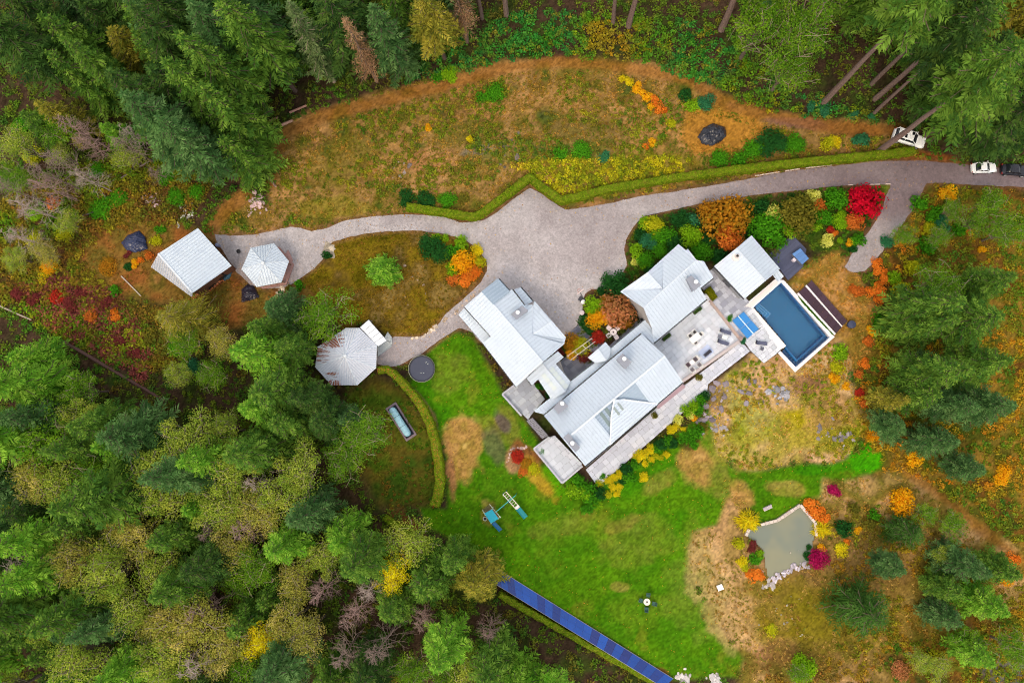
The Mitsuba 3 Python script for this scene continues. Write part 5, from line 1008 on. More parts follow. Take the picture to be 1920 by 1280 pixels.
def shrub(name, seed, cols, n=420, leaf=.09, flat=.75, lobes=9, spiky=False):
    r = np.random.default_rng(seed); d = unit(r.normal(0, 1, (lobes, 3))); d[:, 2] = np.abs(d[:, 2]) * .6; cen = d * .5 * [1, 1, flat] + [0, 0, flat * .42]; cr = r.uniform(.36, .56, lobes)
    k = r.integers(0, lobes, n); u = unit(r.normal(0, 1, (n, 3))); p = cen[k] + u * (cr[k] * r.uniform(.4, 1.02, n) ** .6)[:, None] * [1, 1, flat]; p[:, 2] = np.abs(p[:, 2])
    c = mixcol(r, cols, lobes, .15)[k] * .5 + mixcol(r, cols, n, .3) * .5; nrm = unit(u + r.normal(0, .65, (n, 3)) + [0, 0, .5])
    if spiky: a = unit(u + r.normal(0, .25, (n, 3)) + [0, 0, .35]); p = u * r.uniform(.3, .8, (n, 1)) * [1, 1, flat]; p[:, 2] = np.abs(p[:, 2]) + .05; b = unit(np.cross(a, r.normal(0, 1, (n, 3)))); s = leaf * r.uniform(.8, 1.5, (n, 1)); mesh = quads_mesh(p, a * s * 2.2, b * s * .28, c)
    else: a = unit(np.cross(nrm, r.normal(0, 1, (n, 3)))); b = np.cross(nrm, a); s = leaf * r.uniform(.6, 1.35, (n, 1)); mesh = quads_mesh(p, a * s, b * s * .66, c)
    group_of(name, {'crown': (mesh, 'leaf')})
FIRS = {'dark': [(46, 76, 36), (60, 92, 44), (40, 66, 38), (76, 104, 50)], 'mid': [(66, 102, 40), (84, 120, 48), (54, 90, 40), (100, 132, 56)], 'blue': [(58, 94, 54), (74, 110, 66), (50, 82, 50), (90, 122, 78)],
        'olive': [(106, 112, 44), (126, 126, 50), (88, 102, 42), (140, 136, 60)], 'bright': [(84, 134, 42), (106, 152, 52), (68, 116, 40), (124, 162, 64)]}
for j, (k, cols) in enumerate(FIRS.items()):
    conifer(f'fir_{k}_0', 10 + j, 21, 4.7, .14, cols, 330, .24, .12); conifer(f'fir_{k}_1', 30 + j, 25, 5.2, .3, cols, 330, .32, .16); conifer(f'fir_{k}_2', 50 + j, 15, 4.7, .06, cols, 290, .2, .14)
conifer('fir_tall', 70, 36, 5.6, .66, FIRS['mid'], 300, .25, .1, (124, 104, 98)); conifer('fir_tall_dark', 71, 34, 5.2, .6, FIRS['dark'], 300, .25, .1, (116, 98, 92), tr=.009)
conifer('cedar', 72, 13, 5.6, .12, FIRS['olive'], 230, .34, .1, (150, 132, 110), .55, 1.3); conifer('fir_dead', 73, 20, 3.0, .2, [(136, 112, 92), (120, 96, 80), (150, 128, 108)], 170, .3, .2, (120, 100, 90), .5)
conifer('fir_spread', 74, 9, 4.6, .05, [(56, 92, 40), (72, 108, 52), (44, 76, 36)], 190, .1, .1, (110, 96, 84), .6, 1.2); conifer('fir_pale', 75, 20, 3.0, .2, [(84, 104, 72), (100, 120, 84), (70, 96, 62)], 260, .3, .05, (150, 136, 120))
BL = {'yellowgreen': [(128, 150, 54), (148, 162, 66), (108, 136, 50), (162, 164, 78), (120, 130, 58), (94, 122, 44)], 'green': [(74, 116, 30), (96, 136, 36), (60, 98, 30), (118, 146, 40)], 'yellow': [(200, 176, 26), (220, 190, 34), (170, 160, 30)], 'ochre': [(150, 146, 74), (136, 136, 58), (166, 152, 92), (116, 130, 50)]}
for j, (k, cols) in enumerate(BL.items()):
    for q in range(2): broadleaf(f'leafy_{k}_{q}', 100 + 10 * j + q, 14 + 2 * q, 4.6 + .6 * q, cols, 5600, 44, .122, twig=(150, 136, 118), ntw=160)
for q in range(3): bare_tree(f'bare_{q}', 140 + q, 13 + 2 * q, ((150, 124, 118), (134, 116, 108), (164, 148, 140))[q], 46, .55, .3, .15)
SHR = {'green': [(56, 116, 22), (80, 142, 28), (42, 92, 24)], 'dark_green': [(28, 72, 34), (40, 90, 40), (24, 58, 28)], 'lime': [(116, 156, 24), (140, 172, 38), (96, 138, 22), (84, 120, 26)], 'yellow_green': [(150, 150, 24), (170, 166, 40), (120, 136, 24)], 'yellow': [(206, 186, 20), (216, 198, 50), (170, 152, 20), (140, 140, 30)], 'gold': [(208, 150, 18), (220, 166, 34), (180, 124, 20), (160, 130, 30)],
       'orange': [(190, 106, 34), (206, 128, 50), (160, 84, 30), (150, 110, 40)], 'red': [(150, 40, 34), (170, 60, 44), (120, 34, 32)], 'crimson': [(170, 14, 44), (190, 28, 58), (130, 12, 36)], 'magenta': [(142, 18, 80), (160, 34, 96), (110, 14, 62)], 'bronze': [(150, 104, 30), (172, 120, 36), (122, 88, 28), (110, 100, 30)], 'rust': [(168, 98, 40), (190, 116, 54), (140, 80, 36)],
       'olive': [(92, 92, 34), (112, 104, 40), (74, 78, 30)], 'pink_brown': [(160, 106, 80), (180, 122, 92), (116, 92, 50), (134, 96, 60)], 'teal': [(44, 104, 76), (58, 120, 88), (36, 86, 62)], 'cream': [(200, 196, 120), (180, 180, 90), (150, 160, 80)], 'dark_red': [(104, 46, 50), (124, 58, 60), (88, 40, 44)]}
for j, (k, cols) in enumerate(SHR.items()):
    shrub('shrub_' + k, 200 + j, cols, 620, .10, .75); shrub('bush_' + k, 260 + j, cols, 1700, .062, .8, 16)
for k in ('yellow', 'orange', 'dark_green', 'cream', 'gold'): shrub('tuft_' + k, 330 + len(k), SHR[k], 520, .14, .7, spiky=True)

def place(kind, name, x, y, s, label, cat, group=None, z=None, tilt=0.0, sz=None, seed=None, parent_stuff=None):
    r = np.random.default_rng(abs(int(x * 977 + y * 131)) + 5); z = float(ground_z(x, y)[0]) - .05 if z is None else z
    k = key_for(name); s = np.broadcast_to(s, 3)
    scene[k] = {'type': 'instance', 'g': {'type': 'ref', 'id': PROTO[kind]}, 'to_world': T().translate([float(x), float(y), z]).rotate([math.cos(x), math.sin(x), 0], tilt).rotate([0, 0, 1], float(r.uniform(0, 360))).scale([float(v) * (float(r.uniform(.84, 1.18)) if i < 2 else 1) for i, v in enumerate(s)])}
    labels[k] = {'label': label, 'category': cat}
    if group: labels[k]['group'] = group
    SEEN.setdefault(label, []).append((float(inv(x, y, 4.0)[0]), k))
    return k
SEEN = {}
SPOTS = [(300, 90, 'in the upper left forest'), (560, 130, 'at the bend of the dirt track, upper left'), (800, 40, 'along the top edge left of centre'), (1180, 40, 'along the top edge of the meadow'), (1440, 110, 'above the car at the upper right'), (1750, 130, 'in the upper right corner forest'), (1800, 260, 'above the parked cars'),
         (60, 120, 'in the far upper left corner'), (110, 330, 'in the brush at the left edge'), (420, 320, 'beside the dirt track left of the meadow'), (330, 610, 'below the shed'), (520, 660, 'left of the eight-sided pavilion'), (620, 800, 'left of the gas tank'), (90, 660, 'at the left edge below the red shrubs'), (240, 780, 'in the forest left of the pavilion'), (400, 860, 'in the middle of the lower left forest'),
         (120, 980, 'at the left edge of the lower forest'), (300, 1050, 'deep in the lower left forest'), (160, 1210, 'in the bottom left corner'), (480, 1180, 'along the bottom edge left of centre'), (640, 960, 'at the forest edge by the play set'), (760, 1080, 'beside the upper end of the solar array'), (900, 1200, 'below the solar array'), (1060, 1240, 'along the bottom edge beneath the solar array'),
         (1700, 480, 'below the side lane'), (1800, 560, 'in the big clump at the right edge'), (1700, 720, 'right of the pool slope'), (1830, 780, 'at the right edge beside the dry bank'), (1700, 1040, 'right of the pond'), (1650, 1150, 'on the knoll at the lower right'), (1840, 1120, 'at the right edge below the dry path'), (1850, 420, 'at the right edge below the driveway'), (1560, 1270, 'along the bottom edge right of the lawn')]
def spot(px, py):
    return min(SPOTS, key=lambda s: (s[0] - px) ** 2 + (s[1] - py) ** 2)[2]
KIND = {'fir_dark': ('fir_tree', 'tall dark green fir'), 'fir_mid': ('fir_tree', 'tall mid green fir'), 'fir_blue': ('fir_tree', 'blue-green fir'), 'fir_olive': ('fir_tree', 'olive green fir'), 'fir_bright': ('fir_tree', 'bright green fir'), 'fir_tall': ('fir_tree', 'very tall fir with a long bare trunk'), 'fir_dead': ('dead_fir', 'brown dying fir'),
        'cedar': ('cedar_tree', 'drooping olive cedar'), 'fir_spread': ('fir_tree', 'low wide-spreading fir'), 'fir_pale': ('fir_tree', 'pale slender fir'), 'leafy_yellowgreen': ('broadleaf_tree', 'thin yellow-green broadleaf tree'), 'leafy_green': ('broadleaf_tree', 'green broadleaf tree'), 'leafy_yellow': ('broadleaf_tree', 'bright yellow broadleaf tree'), 'leafy_ochre': ('broadleaf_tree', 'ochre broadleaf tree with bare twigs'), 'bare': ('bare_tree', 'bare grey-pink leafless tree')}
taken = []
def tree(kind, px, py, top=True, s=1.0, h=None, lab=None, variant=None, sxy=1.0):
    """A tree whose top (or foot) the photograph shows at the pixel."""
    base = kind
    r = np.random.default_rng(int(px * 31 + py * 17) % 100000)
    cands = [k for k in PROTO if k == kind or (k.startswith(kind + '_') and k[len(kind) + 1:].isdigit())]
    k = cands[r.integers(len(cands))] if variant is None else f'{kind}_{variant}'
    H = {'fir_tall': 36, 'fir_tall_dark': 34, 'cedar': 13, 'fir_dead': 20, 'fir_spread': 9, 'fir_pale': 20}.get(k) or (21, 25, 15)[int(k[-1])] if k.startswith('fir') or k == 'cedar' else (14 + 2 * int(k[-1]) if k.startswith('leafy') else 13 + 2 * int(k[-1]))
    sc = (h / H) if h else s * r.uniform(.88, 1.12); sxy = sxy * sc ** -.35 * r.uniform(.9, 1.12)
    p = P(px, py, H * sc * (.97 if k.startswith('fir') or k == 'cedar' else .8)) if top else P(px, py)
    nm, lb = KIND[base.replace('_tall_dark', '_tall')]; fx_, fy_ = inv(p[0], p[1], H * sc * .7)
    taken.append((p[0], p[1]))
    w = spot(float(fx_), float(fy_))
    return place(k, nm, p[0], p[1], (sc * sxy, sc * sxy, sc), lab or f'{lb} {w}', 'tree', None if lab else f'{lb}s {w}', tilt=float(r.normal(0, 1.5)))
# ------------------------------------------------------------------ trees one by one: pixel of the top and height, or of the foot
for px, py, kind, h, lab in (
    (1545, 192, 'fir_tall', 37, 'very tall fir whose long bare trunk crosses the undergrowth at the upper right'), (1632, 160, 'fir_tall_dark', 33, 'very tall fir with a thin bare trunk, second from the thick leaning trunk'), (1640, 187, 'fir_tall', 34, 'very tall fir with a bare trunk ending above the white utility car'), (1637, 214, 'fir_tall_dark', 30, 'very tall fir with the lowest-standing bare trunk near the utility car'),
    (1649, 283, 'fir_tall', 32, 'tall fir whose grey trunk crosses in front of the white utility car'), (1352, 57, 'fir_tall', 30, 'tall fir with a bare trunk at the top edge, right of the yellow bushes'), (1387, 72, 'fir_tall_dark', 29, 'tall fir with a slim bare trunk near the top edge'), (1178, 52, 'fir_tall', 30, 'tall fir at the top edge, right one of a pale trunk pair'), (1149, 46, 'fir_tall_dark', 30, 'tall fir at the top edge, left one of a pale trunk pair'),
    (950, 30, 'fir_tall', 29, 'tall fir with a pale trunk at the top edge left of centre'), (905, 38, 'fir_tall_dark', 28, 'tall fir with a grey trunk at the top edge beside a shaggy fir')):
    tree(kind, px, py, False, h=h, lab=lab)
for px, py, kind, v, h, lab in ((540, 22, 'fir_pale', None, 21, 'pale slender fir with a bare lower trunk beside the dirt track'), (645, 36, 'fir_dead', None, 19, 'brown dying fir beside the dirt track'), (705, 12, 'fir_blue', 0, 20, 'dense blue-green fir beside the brown dying fir'), (795, -20, 'fir_olive', 1, 20, 'shaggy olive fir at the top edge'), (850, -40, 'fir_dead', None, 18, 'shaggy brown-grey fir at the top edge'),
    (1440, 20, 'leafy_green', 0, 17, 'large green broadleaf tree above the dirt track at the upper right'), (1520, 40, 'leafy_green', 1, 18, 'second large green broadleaf tree above the dirt track'), (1490, 110, 'leafy_green', 1, 13, 'lower green broadleaf tree hanging over the dirt track'),
    (420, 265, 'fir_mid', 2, 14, 'broad mid green fir closest to the meadow at its left end'), (300, 590, 'cedar', None, 13, 'drooping olive cedar with pale branches below the shed'), (712, 505, 'fir_bright', 2, 5.0, 'small bright green fir alone on the mossy island'),
    (603, 590, 'leafy_green', 0, 6.5, 'round green tree touching the pavilion roof'), (1650, 1165, 'fir_spread', None, 11, 'wide-spreading fir on the knoll at the lower right'), (1820, 690, 'fir_mid', 0, 19, 'broad green fir in the middle of the right-hand clump'), (735, 1080, 'leafy_yellow', 0, 12, 'bright yellow tree at the forest edge near the solar array'), (760, 1025, 'leafy_yellowgreen', 0, 11, 'yellow-green tree above the bright yellow one'),
    (915, 1185, 'bare', 0, 9, 'pinkish bare tree below the solar array'), (505, 575, 'fir_blue', 2, 10, 'blue-green fir above the pavilion trees'), (840, 1070, 'fir_mid', 0, 15, 'dense green fir beside the upper end of the solar array'), (880, 1110, 'fir_olive', 2, 13, 'olive fir leaning over the upper end of the solar array'), (790, 1110, 'fir_mid', 2, 14, 'mid green fir left of the solar array'),
    (680, 815, 'leafy_green', 1, 11, 'pale green broadleaf tree left of the gas tank')):
    tree(kind, px, py, True, h=h, lab=lab, variant=v, sxy={712: 1.25, 603: 1.9}.get(px, 1.0))
for px, py, kind, h in ((445, 655, 'fir_bright', 17), (520, 650, 'fir_mid', 13), (480, 735, 'fir_mid', 18), (550, 745, 'fir_dark', 14), (590, 790, 'fir_dark', 13), (450, 770, 'fir_bright', 16), (510, 790, 'fir_mid', 15), (470, 610, 'fir_mid', 13),
    (340, 640, 'leafy_green', 8), (390, 700, 'leafy_green', 8), (330, 700, 'leafy_yellowgreen', 7), (410, 640, 'leafy_ochre', 7), (640, 860, 'leafy_green', 9), (640, 790, 'fir_blue', 9),
    (1800, 560, 'fir_mid', 17), (1795, 600, 'fir_mid', 15), (1870, 590, 'fir_mid', 17), (1790, 690, 'fir_blue', 12), (1890, 680, 'fir_mid', 17), (1735, 700, 'fir_mid', 9), (1700, 750, 'fir_olive', 9), (1760, 740, 'fir_mid', 13), (1690, 800, 'fir_blue', 8), (1830, 760, 'fir_blue', 14), (1900, 760, 'fir_blue', 14), (1790, 830, 'fir_blue', 11), (1840, 880, 'fir_blue', 8), (1770, 530, 'leafy_green', 11), (1900, 520, 'fir_mid', 14),
    (1690, 1070, 'fir_blue', 9), (1720, 1005, 'fir_spread', 6), (1790, 985, 'leafy_green', 5), (1740, 965, 'leafy_green', 4.5), (1845, 1075, 'fir_blue', 11), (1800, 1110, 'fir_mid', 8), (1885, 1150, 'fir_bright', 10), (1910, 1080, 'fir_mid', 9), (1800, 1170, 'fir_blue', 8), (1860, 1240, 'fir_bright', 9), (1910, 1220, 'leafy_green', 8), (1830, 1210, 'leafy_green', 6), (1730, 1240, 'leafy_yellowgreen', 5), (1760, 1255, 'leafy_yellowgreen', 5), (1500, 1262, 'leafy_green', 4.5), (1775, 1040, 'leafy_yellowgreen', 5),
    (1870, 380, 'leafy_green', 8), (1840, 410, 'leafy_green', 7), (1900, 430, 'leafy_green', 9), (1790, 390, 'leafy_green', 5), (1765, 440, 'leafy_green', 5.5), (1700, 440, 'leafy_green', 4),
    (335, 830, 'leafy_yellowgreen', 15), (425, 890, 'leafy_yellowgreen', 14), (475, 955, 'leafy_ochre', 13), (275, 870, 'leafy_yellowgreen', 15), (90, 905, 'leafy_yellowgreen', 15), (40, 900, 'leafy_ochre', 15), (235, 1010, 'leafy_ochre', 14), (180, 1085, 'leafy_yellowgreen', 16), (220, 1150, 'leafy_yellowgreen', 15), (330, 1180, 'leafy_ochre', 15), (130, 1245, 'leafy_yellowgreen', 16), (410, 1220, 'leafy_ochre', 14), (290, 1245, 'leafy_yellowgreen', 15), (555, 880, 'leafy_yellowgreen', 13), (520, 930, 'leafy_yellowgreen', 13), (300, 930, 'leafy_yellowgreen', 13), (60, 830, 'leafy_green', 15), (150, 900, 'leafy_green', 14), (560, 1200, 'leafy_ochre', 14), (395, 960, 'leafy_yellowgreen', 14), (430, 1020, 'leafy_ochre', 12), (480, 1215, 'leafy_yellow', 12), (530, 1180, 'leafy_ochre', 13),
    (455, 995, 'bare', 13), (660, 1160, 'bare', 14), (710, 1220, 'bare', 14), (370, 1150, 'bare', 13), (640, 1230, 'bare', 13), (600, 1110, 'bare', 12), (690, 1110, 'bare', 12),
    (40, 215, 'fir_mid', 11), (95, 225, 'leafy_green', 10), (20, 265, 'leafy_yellowgreen', 10), (70, 195, 'fir_olive', 12), (190, 235, 'fir_bright', 9), (15, 330, 'leafy_green', 8), (230, 290, 'leafy_yellowgreen', 6), (20, 480, 'leafy_yellowgreen', 6), (75, 470, 'leafy_ochre', 6), (120, 415, 'leafy_yellowgreen', 5),
    (105, 300, 'bare', 12), (40, 385, 'bare', 12), (20, 440, 'bare', 11), (225, 265, 'bare', 11), (150, 330, 'bare', 10), (75, 345, 'bare', 11),
    (160, 267, 'bare', 11), (75, 320, 'bare', 12), (130, 235, 'bare', 13), (240, 245, 'bare', 11), (10, 350, 'bare', 13)):
    tree(kind, px, py, True, h=h)
# the closed forest: tree after tree with room between the trunks
def fill(region, kinds, gap, seed, hs=(.85, 1.15), n=4000):
    pg = poly(region); b = pg.bounds; r = np.random.default_rng(seed); ks, w = zip(*kinds); w = np.array(w) / sum(w)
    for _ in range(n):
        x, y = r.uniform(b[0], b[2]), r.uniform(b[1], b[3])
        g = gap * r.uniform(.85, 1.2)
        if not pg.contains(Point(x, y)) or any((x - a) ** 2 + (y - c) ** 2 < g * g for a, c in taken): continue
        k = ks[r.choice(len(ks), p=w)]; qx, qy = inv(np.array(x), np.array(y)); s = r.uniform(*hs)
        tx, ty = inv(np.array(x), np.array(y), 12.0)
        if -60 < tx < 1980 and -60 < ty < 1340: tree(k, float(qx), float(qy), False, s=s)
F0 = [('fir_dark', 5), ('fir_mid', 4), ('fir_blue', 2), ('fir_olive', 1.2)]
fill([(150, 60), (900, -10), (850, 60), (755, 130), (650, 150), (560, 170), (515, 220), (500, 320), (440, 345), (390, 300), (330, 215), (180, 200), (130, 190)], F0, 4.2, 1)
fill([(1010, -20), (1290, -20), (1290, 8), (1010, 8)], F0, 5, 2)
fill([(1660, 90), (1700, 20), (1880, 40), (1900, 300), (1760, 285), (1670, 220), (1640, 150)], [('fir_mid', 5), ('fir_dark', 3), ('fir_olive', 2.4), ('leafy_green', 2)], 5.0, 3)
fill([(1400, -10), (1640, -10), (1640, 60), (1500, 60)], [('fir_dark', 4), ('fir_mid', 4), ('leafy_green', 3)], 5.5, 4)
fill([(-20, 690), (120, 680), (250, 760), (350, 810), (460, 760), (600, 820), (640, 900), (700, 990), (800, 1090), (900, 1130), (990, 1210), (1060, 1290), (300, 1290), (-20, 1290)], [('fir_dark', .8), ('fir_mid', 3.4), ('fir_blue', 1.8), ('fir_bright', 3), ('leafy_yellowgreen', 5), ('leafy_green', 1.6), ('leafy_ochre', 1), ('bare', .9)], 3.9, 5, (.6, .92))
fill([(150, 250), (330, 280), (320, 340), (200, 330), (120, 330)], [('leafy_green', 2), ('bare', 2), ('leafy_yellowgreen', 1)], 4, 6, (.35, .5))

# ------------------------------------------------------------------ garden shrubs and bushes, one by one
CN = {'green': 'green', 'dark_green': 'dark green', 'lime': 'lime green', 'yellow_green': 'yellow-green', 'yellow': 'bright yellow', 'gold': 'golden', 'orange': 'orange', 'red': 'red', 'crimson': 'crimson', 'magenta': 'magenta', 'bronze': 'bronze', 'rust': 'rust-brown', 'olive': 'olive', 'pink_brown': 'pinkish brown', 'teal': 'blue-green', 'cream': 'cream-green', 'dark_red': 'dark red'}
def bed(items, where, nm='shrub'):
    seen = {}
    for it in items: seen[it[3]] = seen.get(it[3], 0) + 1
    cnt = {}
    for it in items:
        px, py, rp, col = it[:4]; hh = it[4] if len(it) > 4 else None; lab = it[5] if len(it) > 5 else None; kind = it[6] if len(it) > 6 else ('bush_' if rp > 17 else 'shrub_')
        R = rp * M * (1.22 if rp <= 17 else 1.1); Hh = hh or R * 1.0; c = P(px, py, Hh * .6); cnt[col] = cnt.get(col, 0) + 1
        size = 'small' if rp < 11 else ('large' if rp > 22 else 'rounded')
        l = lab or f'{size} {CN[col]} {nm} {where}'
        place(kind + col, 'shrub' if kind != 'tuft_' else 'ornamental_grass', c[0], c[1], (R, R, Hh), l, 'shrub' if kind != 'tuft_' else 'grass', None if lab else f'{size} {CN[col]} {nm}s {where}', z=float(ground_z(c[0], c[1])[0]) - .05)
bed([(1195, 470, 17, 'lime'), (1212, 487, 18, 'green'), (1205, 492, 12, 'lime'), (1228, 424, 22, 'yellow_green'), (1210, 418, 13, 'lime'), (1244, 442, 24, 'green'), (1275, 408, 22, 'dark_green'), (1294, 442, 25, 'lime', 2.2, 'lime yellow rounded bush touching the north wing roof'), (1262, 458, 20, 'dark_green'), (1216, 452, 18, 'teal'), (1318, 472, 22, 'green'), (1235, 470, 18, 'green'), (1200, 440, 14, 'dark_green'), (1330, 450, 18, 'dark_green'), (1300, 412, 16, 'teal'), (1192, 490, 9, 'cream'), (1222, 505, 14, 'dark_green'), (1350, 478, 16, 'dark_green'),
     (1366, 404, 48, 'bronze', 4.2, 'big bronze-leaved maple above the pool house'), (1330, 395, 26, 'bronze', 3.4), (1372, 444, 32, 'rust', 3.2, 'rust-orange maple touching the pool house roof'), (1440, 428, 32, 'green', 2.6), (1452, 400, 16, 'cream', 1.8), (1420, 440, 18, 'dark_green'), (1428, 386, 16, 'dark_green'), (1500, 400, 38, 'olive', 3.4, 'big olive-brown bush above the dark deck'), (1482, 432, 14, 'lime'), (1526, 367, 13, 'cream'), (1478, 385, 20, 'dark_green'), (1538, 385, 14, 'rust'), (1572, 374, 27, 'green', 2.6), (1546, 408, 18, 'green'), (1574, 412, 19, 'lime'), (1462, 452, 14, 'green')], 'in the planting north of the house')
bed([(1627, 380, 35, 'crimson', 3.4, 'big crimson Japanese maple beside the side lane'), (1604, 416, 20, 'rust'), (1557, 430, 9, 'red'), (1553, 450, 13, 'cream'), (1590, 422, 8, 'lime'), (1594, 454, 9, 'gold'), (1611, 450, 13, 'green'), (1576, 450, 6, 'lime'), (1566, 437, 7, 'orange'), (1600, 466, 9, 'dark_green'), (1532, 424, 11, 'lime')], 'near the crimson maple')
bed([(1112, 571, 20, 'lime'), (1122, 598, 23, 'gold', 2.2, 'golden dome-shaped maple by the entry path'), (1160, 580, 36, 'pink_brown', 3.0, 'big pinkish brown maple left of the north wing'), (1140, 566, 18, 'bronze'), (1170, 602, 16, 'bronze'), (1152, 527, 28, 'dark_green', 2.4, 'spiky dark olive bush at the edge of the gravel court'), (1072, 640, 19, 'bronze', 2.6), (1090, 648, 19, 'yellow_green', 2.6), (1076, 660, 14, 'gold'), (1122, 633, 16, 'red', 1.2, 'low red maple dome beside the pergola'), (1097, 668, 14, 'dark_red'), (1049, 662, 11, 'dark_red'), (1098, 602, 13, 'dark_green'), (1106, 615, 12, 'dark_green'), (1186, 586, 12, 'dark_green'), (1128, 545, 10, 'dark_green')], 'in the entry garden')
bed([(868, 490, 26, 'gold', 2.0, 'golden maple at the right end of the mossy island'), (886, 510, 20, 'orange', 1.2), (846, 504, 13, 'lime'), (866, 455, 15, 'lime'), (806, 458, 26, 'dark_green', 1.5), (826, 476, 20, 'dark_green', 1.2), (834, 446, 9, 'lime'), (818, 446, 9, 'lime'), (806, 460, 9, 'green'), (893, 470, 13, 'yellow'), (900, 492, 12, 'yellow_green'), (872, 524, 15, 'orange', .7), (850, 525, 12, 'rust', .6), (836, 478, 9, 'lime'), (826, 490, 10, 'olive'), (612, 478, 10, 'dark_green'), (850, 470, 14, 'green'), (560, 535, 10, 'green'), (542, 543, 10, 'olive')], 'on the mossy island')
bed([(1124, 907, 7, 'yellow_green'), (1150, 897, 10, 'yellow'), (1160, 890, 9, 'yellow'), (1141, 902, 8, 'yellow'), (1148, 914, 9, 'yellow'), (1140, 926, 9, 'yellow_green'), (1162, 914, 8, 'yellow'), (1206, 895, 9, 'yellow', .8, 'lone bright yellow bush on the lawn below the terrace'), (1196, 858, 10, 'yellow'), (1206, 850, 11, 'yellow'), (1218, 842, 10, 'yellow'), (1228, 854, 7, 'yellow_green'), (1222, 862, 7, 'yellow'), (1250, 853, 7, 'yellow'), (1240, 858, 6, 'yellow_green'), (1257, 806, 10, 'yellow'), (1266, 800, 8, 'yellow'), (1282, 806, 7, 'yellow'), (1302, 784, 6, 'gold'), (1272, 787, 9, 'cream'), (1296, 778, 8, 'cream'), (1210, 868, 7, 'yellow'), (1156, 925, 7, 'yellow'),
     (1130, 893, 6, 'green'), (1175, 880, 12, 'dark_green'), (1190, 870, 11, 'green'), (1180, 895, 12, 'green'), (1168, 900, 10, 'dark_green'), (1240, 832, 12, 'dark_green'), (1252, 826, 11, 'green'), (1230, 840, 9, 'green'), (1262, 832, 11, 'dark_green'), (1280, 820, 11, 'green'), (1286, 770, 11, 'lime'), (1300, 762, 12, 'lime'), (1314, 752, 12, 'green'), (1322, 742, 10, 'dark_green'), (1310, 770, 10, 'green'), (1295, 815, 14, 'green'), (1310, 810, 14, 'green'), (1300, 830, 12, 'green'), (1322, 800, 9, 'olive'),
     (1085, 905, 15, 'green'), (1105, 920, 16, 'green'), (1090, 925, 16, 'lime'), (1110, 940, 14, 'green'), (1125, 925, 12, 'dark_green'), (1100, 955, 12, 'green'), (1075, 920, 13, 'lime'), (1120, 945, 10, 'lime')], 'in the bed below the garden terrace')
bed([(969, 856, 15, 'red', .9, 'low red-orange maple at the lower corner of the house'), (986, 868, 12, 'bronze', .5), (1000, 880, 12, 'yellow_green', .4), (1016, 846, 6, 'green', 1.4), (980, 885, 10, 'rust', .3), (1018, 725, 7, 'dark_green'), (1028, 740, 7, 'dark_green'), (1008, 724, 6, 'green')], 'at the lower corner of the house')
bed([(1227, 779, 7, 'olive', .9, 'potted olive shrub under the main roof eave'), (1311, 708, 7, 'olive', .9, 'grey-green shrub between patio and garden terrace'), (1369, 596, 6.5, 'green', .8, 'clipped green ball beside the hot tub'), (1396, 639, 7, 'teal', 1.0, 'blue-green potted plant below the hot tub')], 'on the terraces')
bed([(1404, 976, 20, 'yellow', 1.1, 'shaggy yellow ornamental grass at the left corner of the pond', 'tuft_'), (1543, 992, 19, 'yellow', 1.1, 'shaggy yellow ornamental grass at the right side of the pond', 'tuft_'), (1520, 950, 15, 'orange', .8), (1535, 960, 16, 'orange', .8), (1545, 972, 13, 'orange', .7), (1386, 1018, 11, 'yellow_green'), (1410, 1025, 12, 'dark_red', .9, 'dark red dome bush on the left bank of the pond'), (1391, 1052, 10, 'yellow', .8), (1397, 1062, 9, 'yellow_green', .7), (1416, 1048, 13, 'green', .7), (1426, 1040, 9, 'lime', .5), (1412, 1076, 14, 'orange', .7), (1426, 1078, 11, 'orange', .7), (1539, 1050, 20, 'magenta', 1.5, 'magenta maple at the lower right corner of the pond'), (1541, 1028, 8, 'gold'), (1584, 990, 17, 'dark_green'), (1565, 918, 12, 'magenta', 1.0, 'small magenta bush on the dry grass above the pond'), (1580, 1030, 12, 'yellow', .6), (1588, 1016, 8, 'orange', .5), (1514, 1042, 9, 'dark_green', .5), (1609, 994, 7, 'gold', .5), (1517, 1026, 6, 'dark_green', .4),
     (1695, 942, 25, 'gold', 2.6, 'golden tree alone on the dry bank right of the pond'), (1640, 965, 12, 'green'), (1600, 955, 13, 'olive'), (1630, 985, 12, 'olive'), (1445, 1180, 14, 'yellow_green', .5), (1690, 1258, 18, 'pink_brown', 1.2, 'pinkish bare-looking bush at the bottom edge right of the lawn'), (1505, 1255, 26, 'lime', 2.2, 'big lime green bush at the bottom edge right of the lawn'), (1750, 1240, 20, 'yellow_green', 2.0), (1795, 1210, 16, 'pink_brown', 1.0)], 'around the pond')
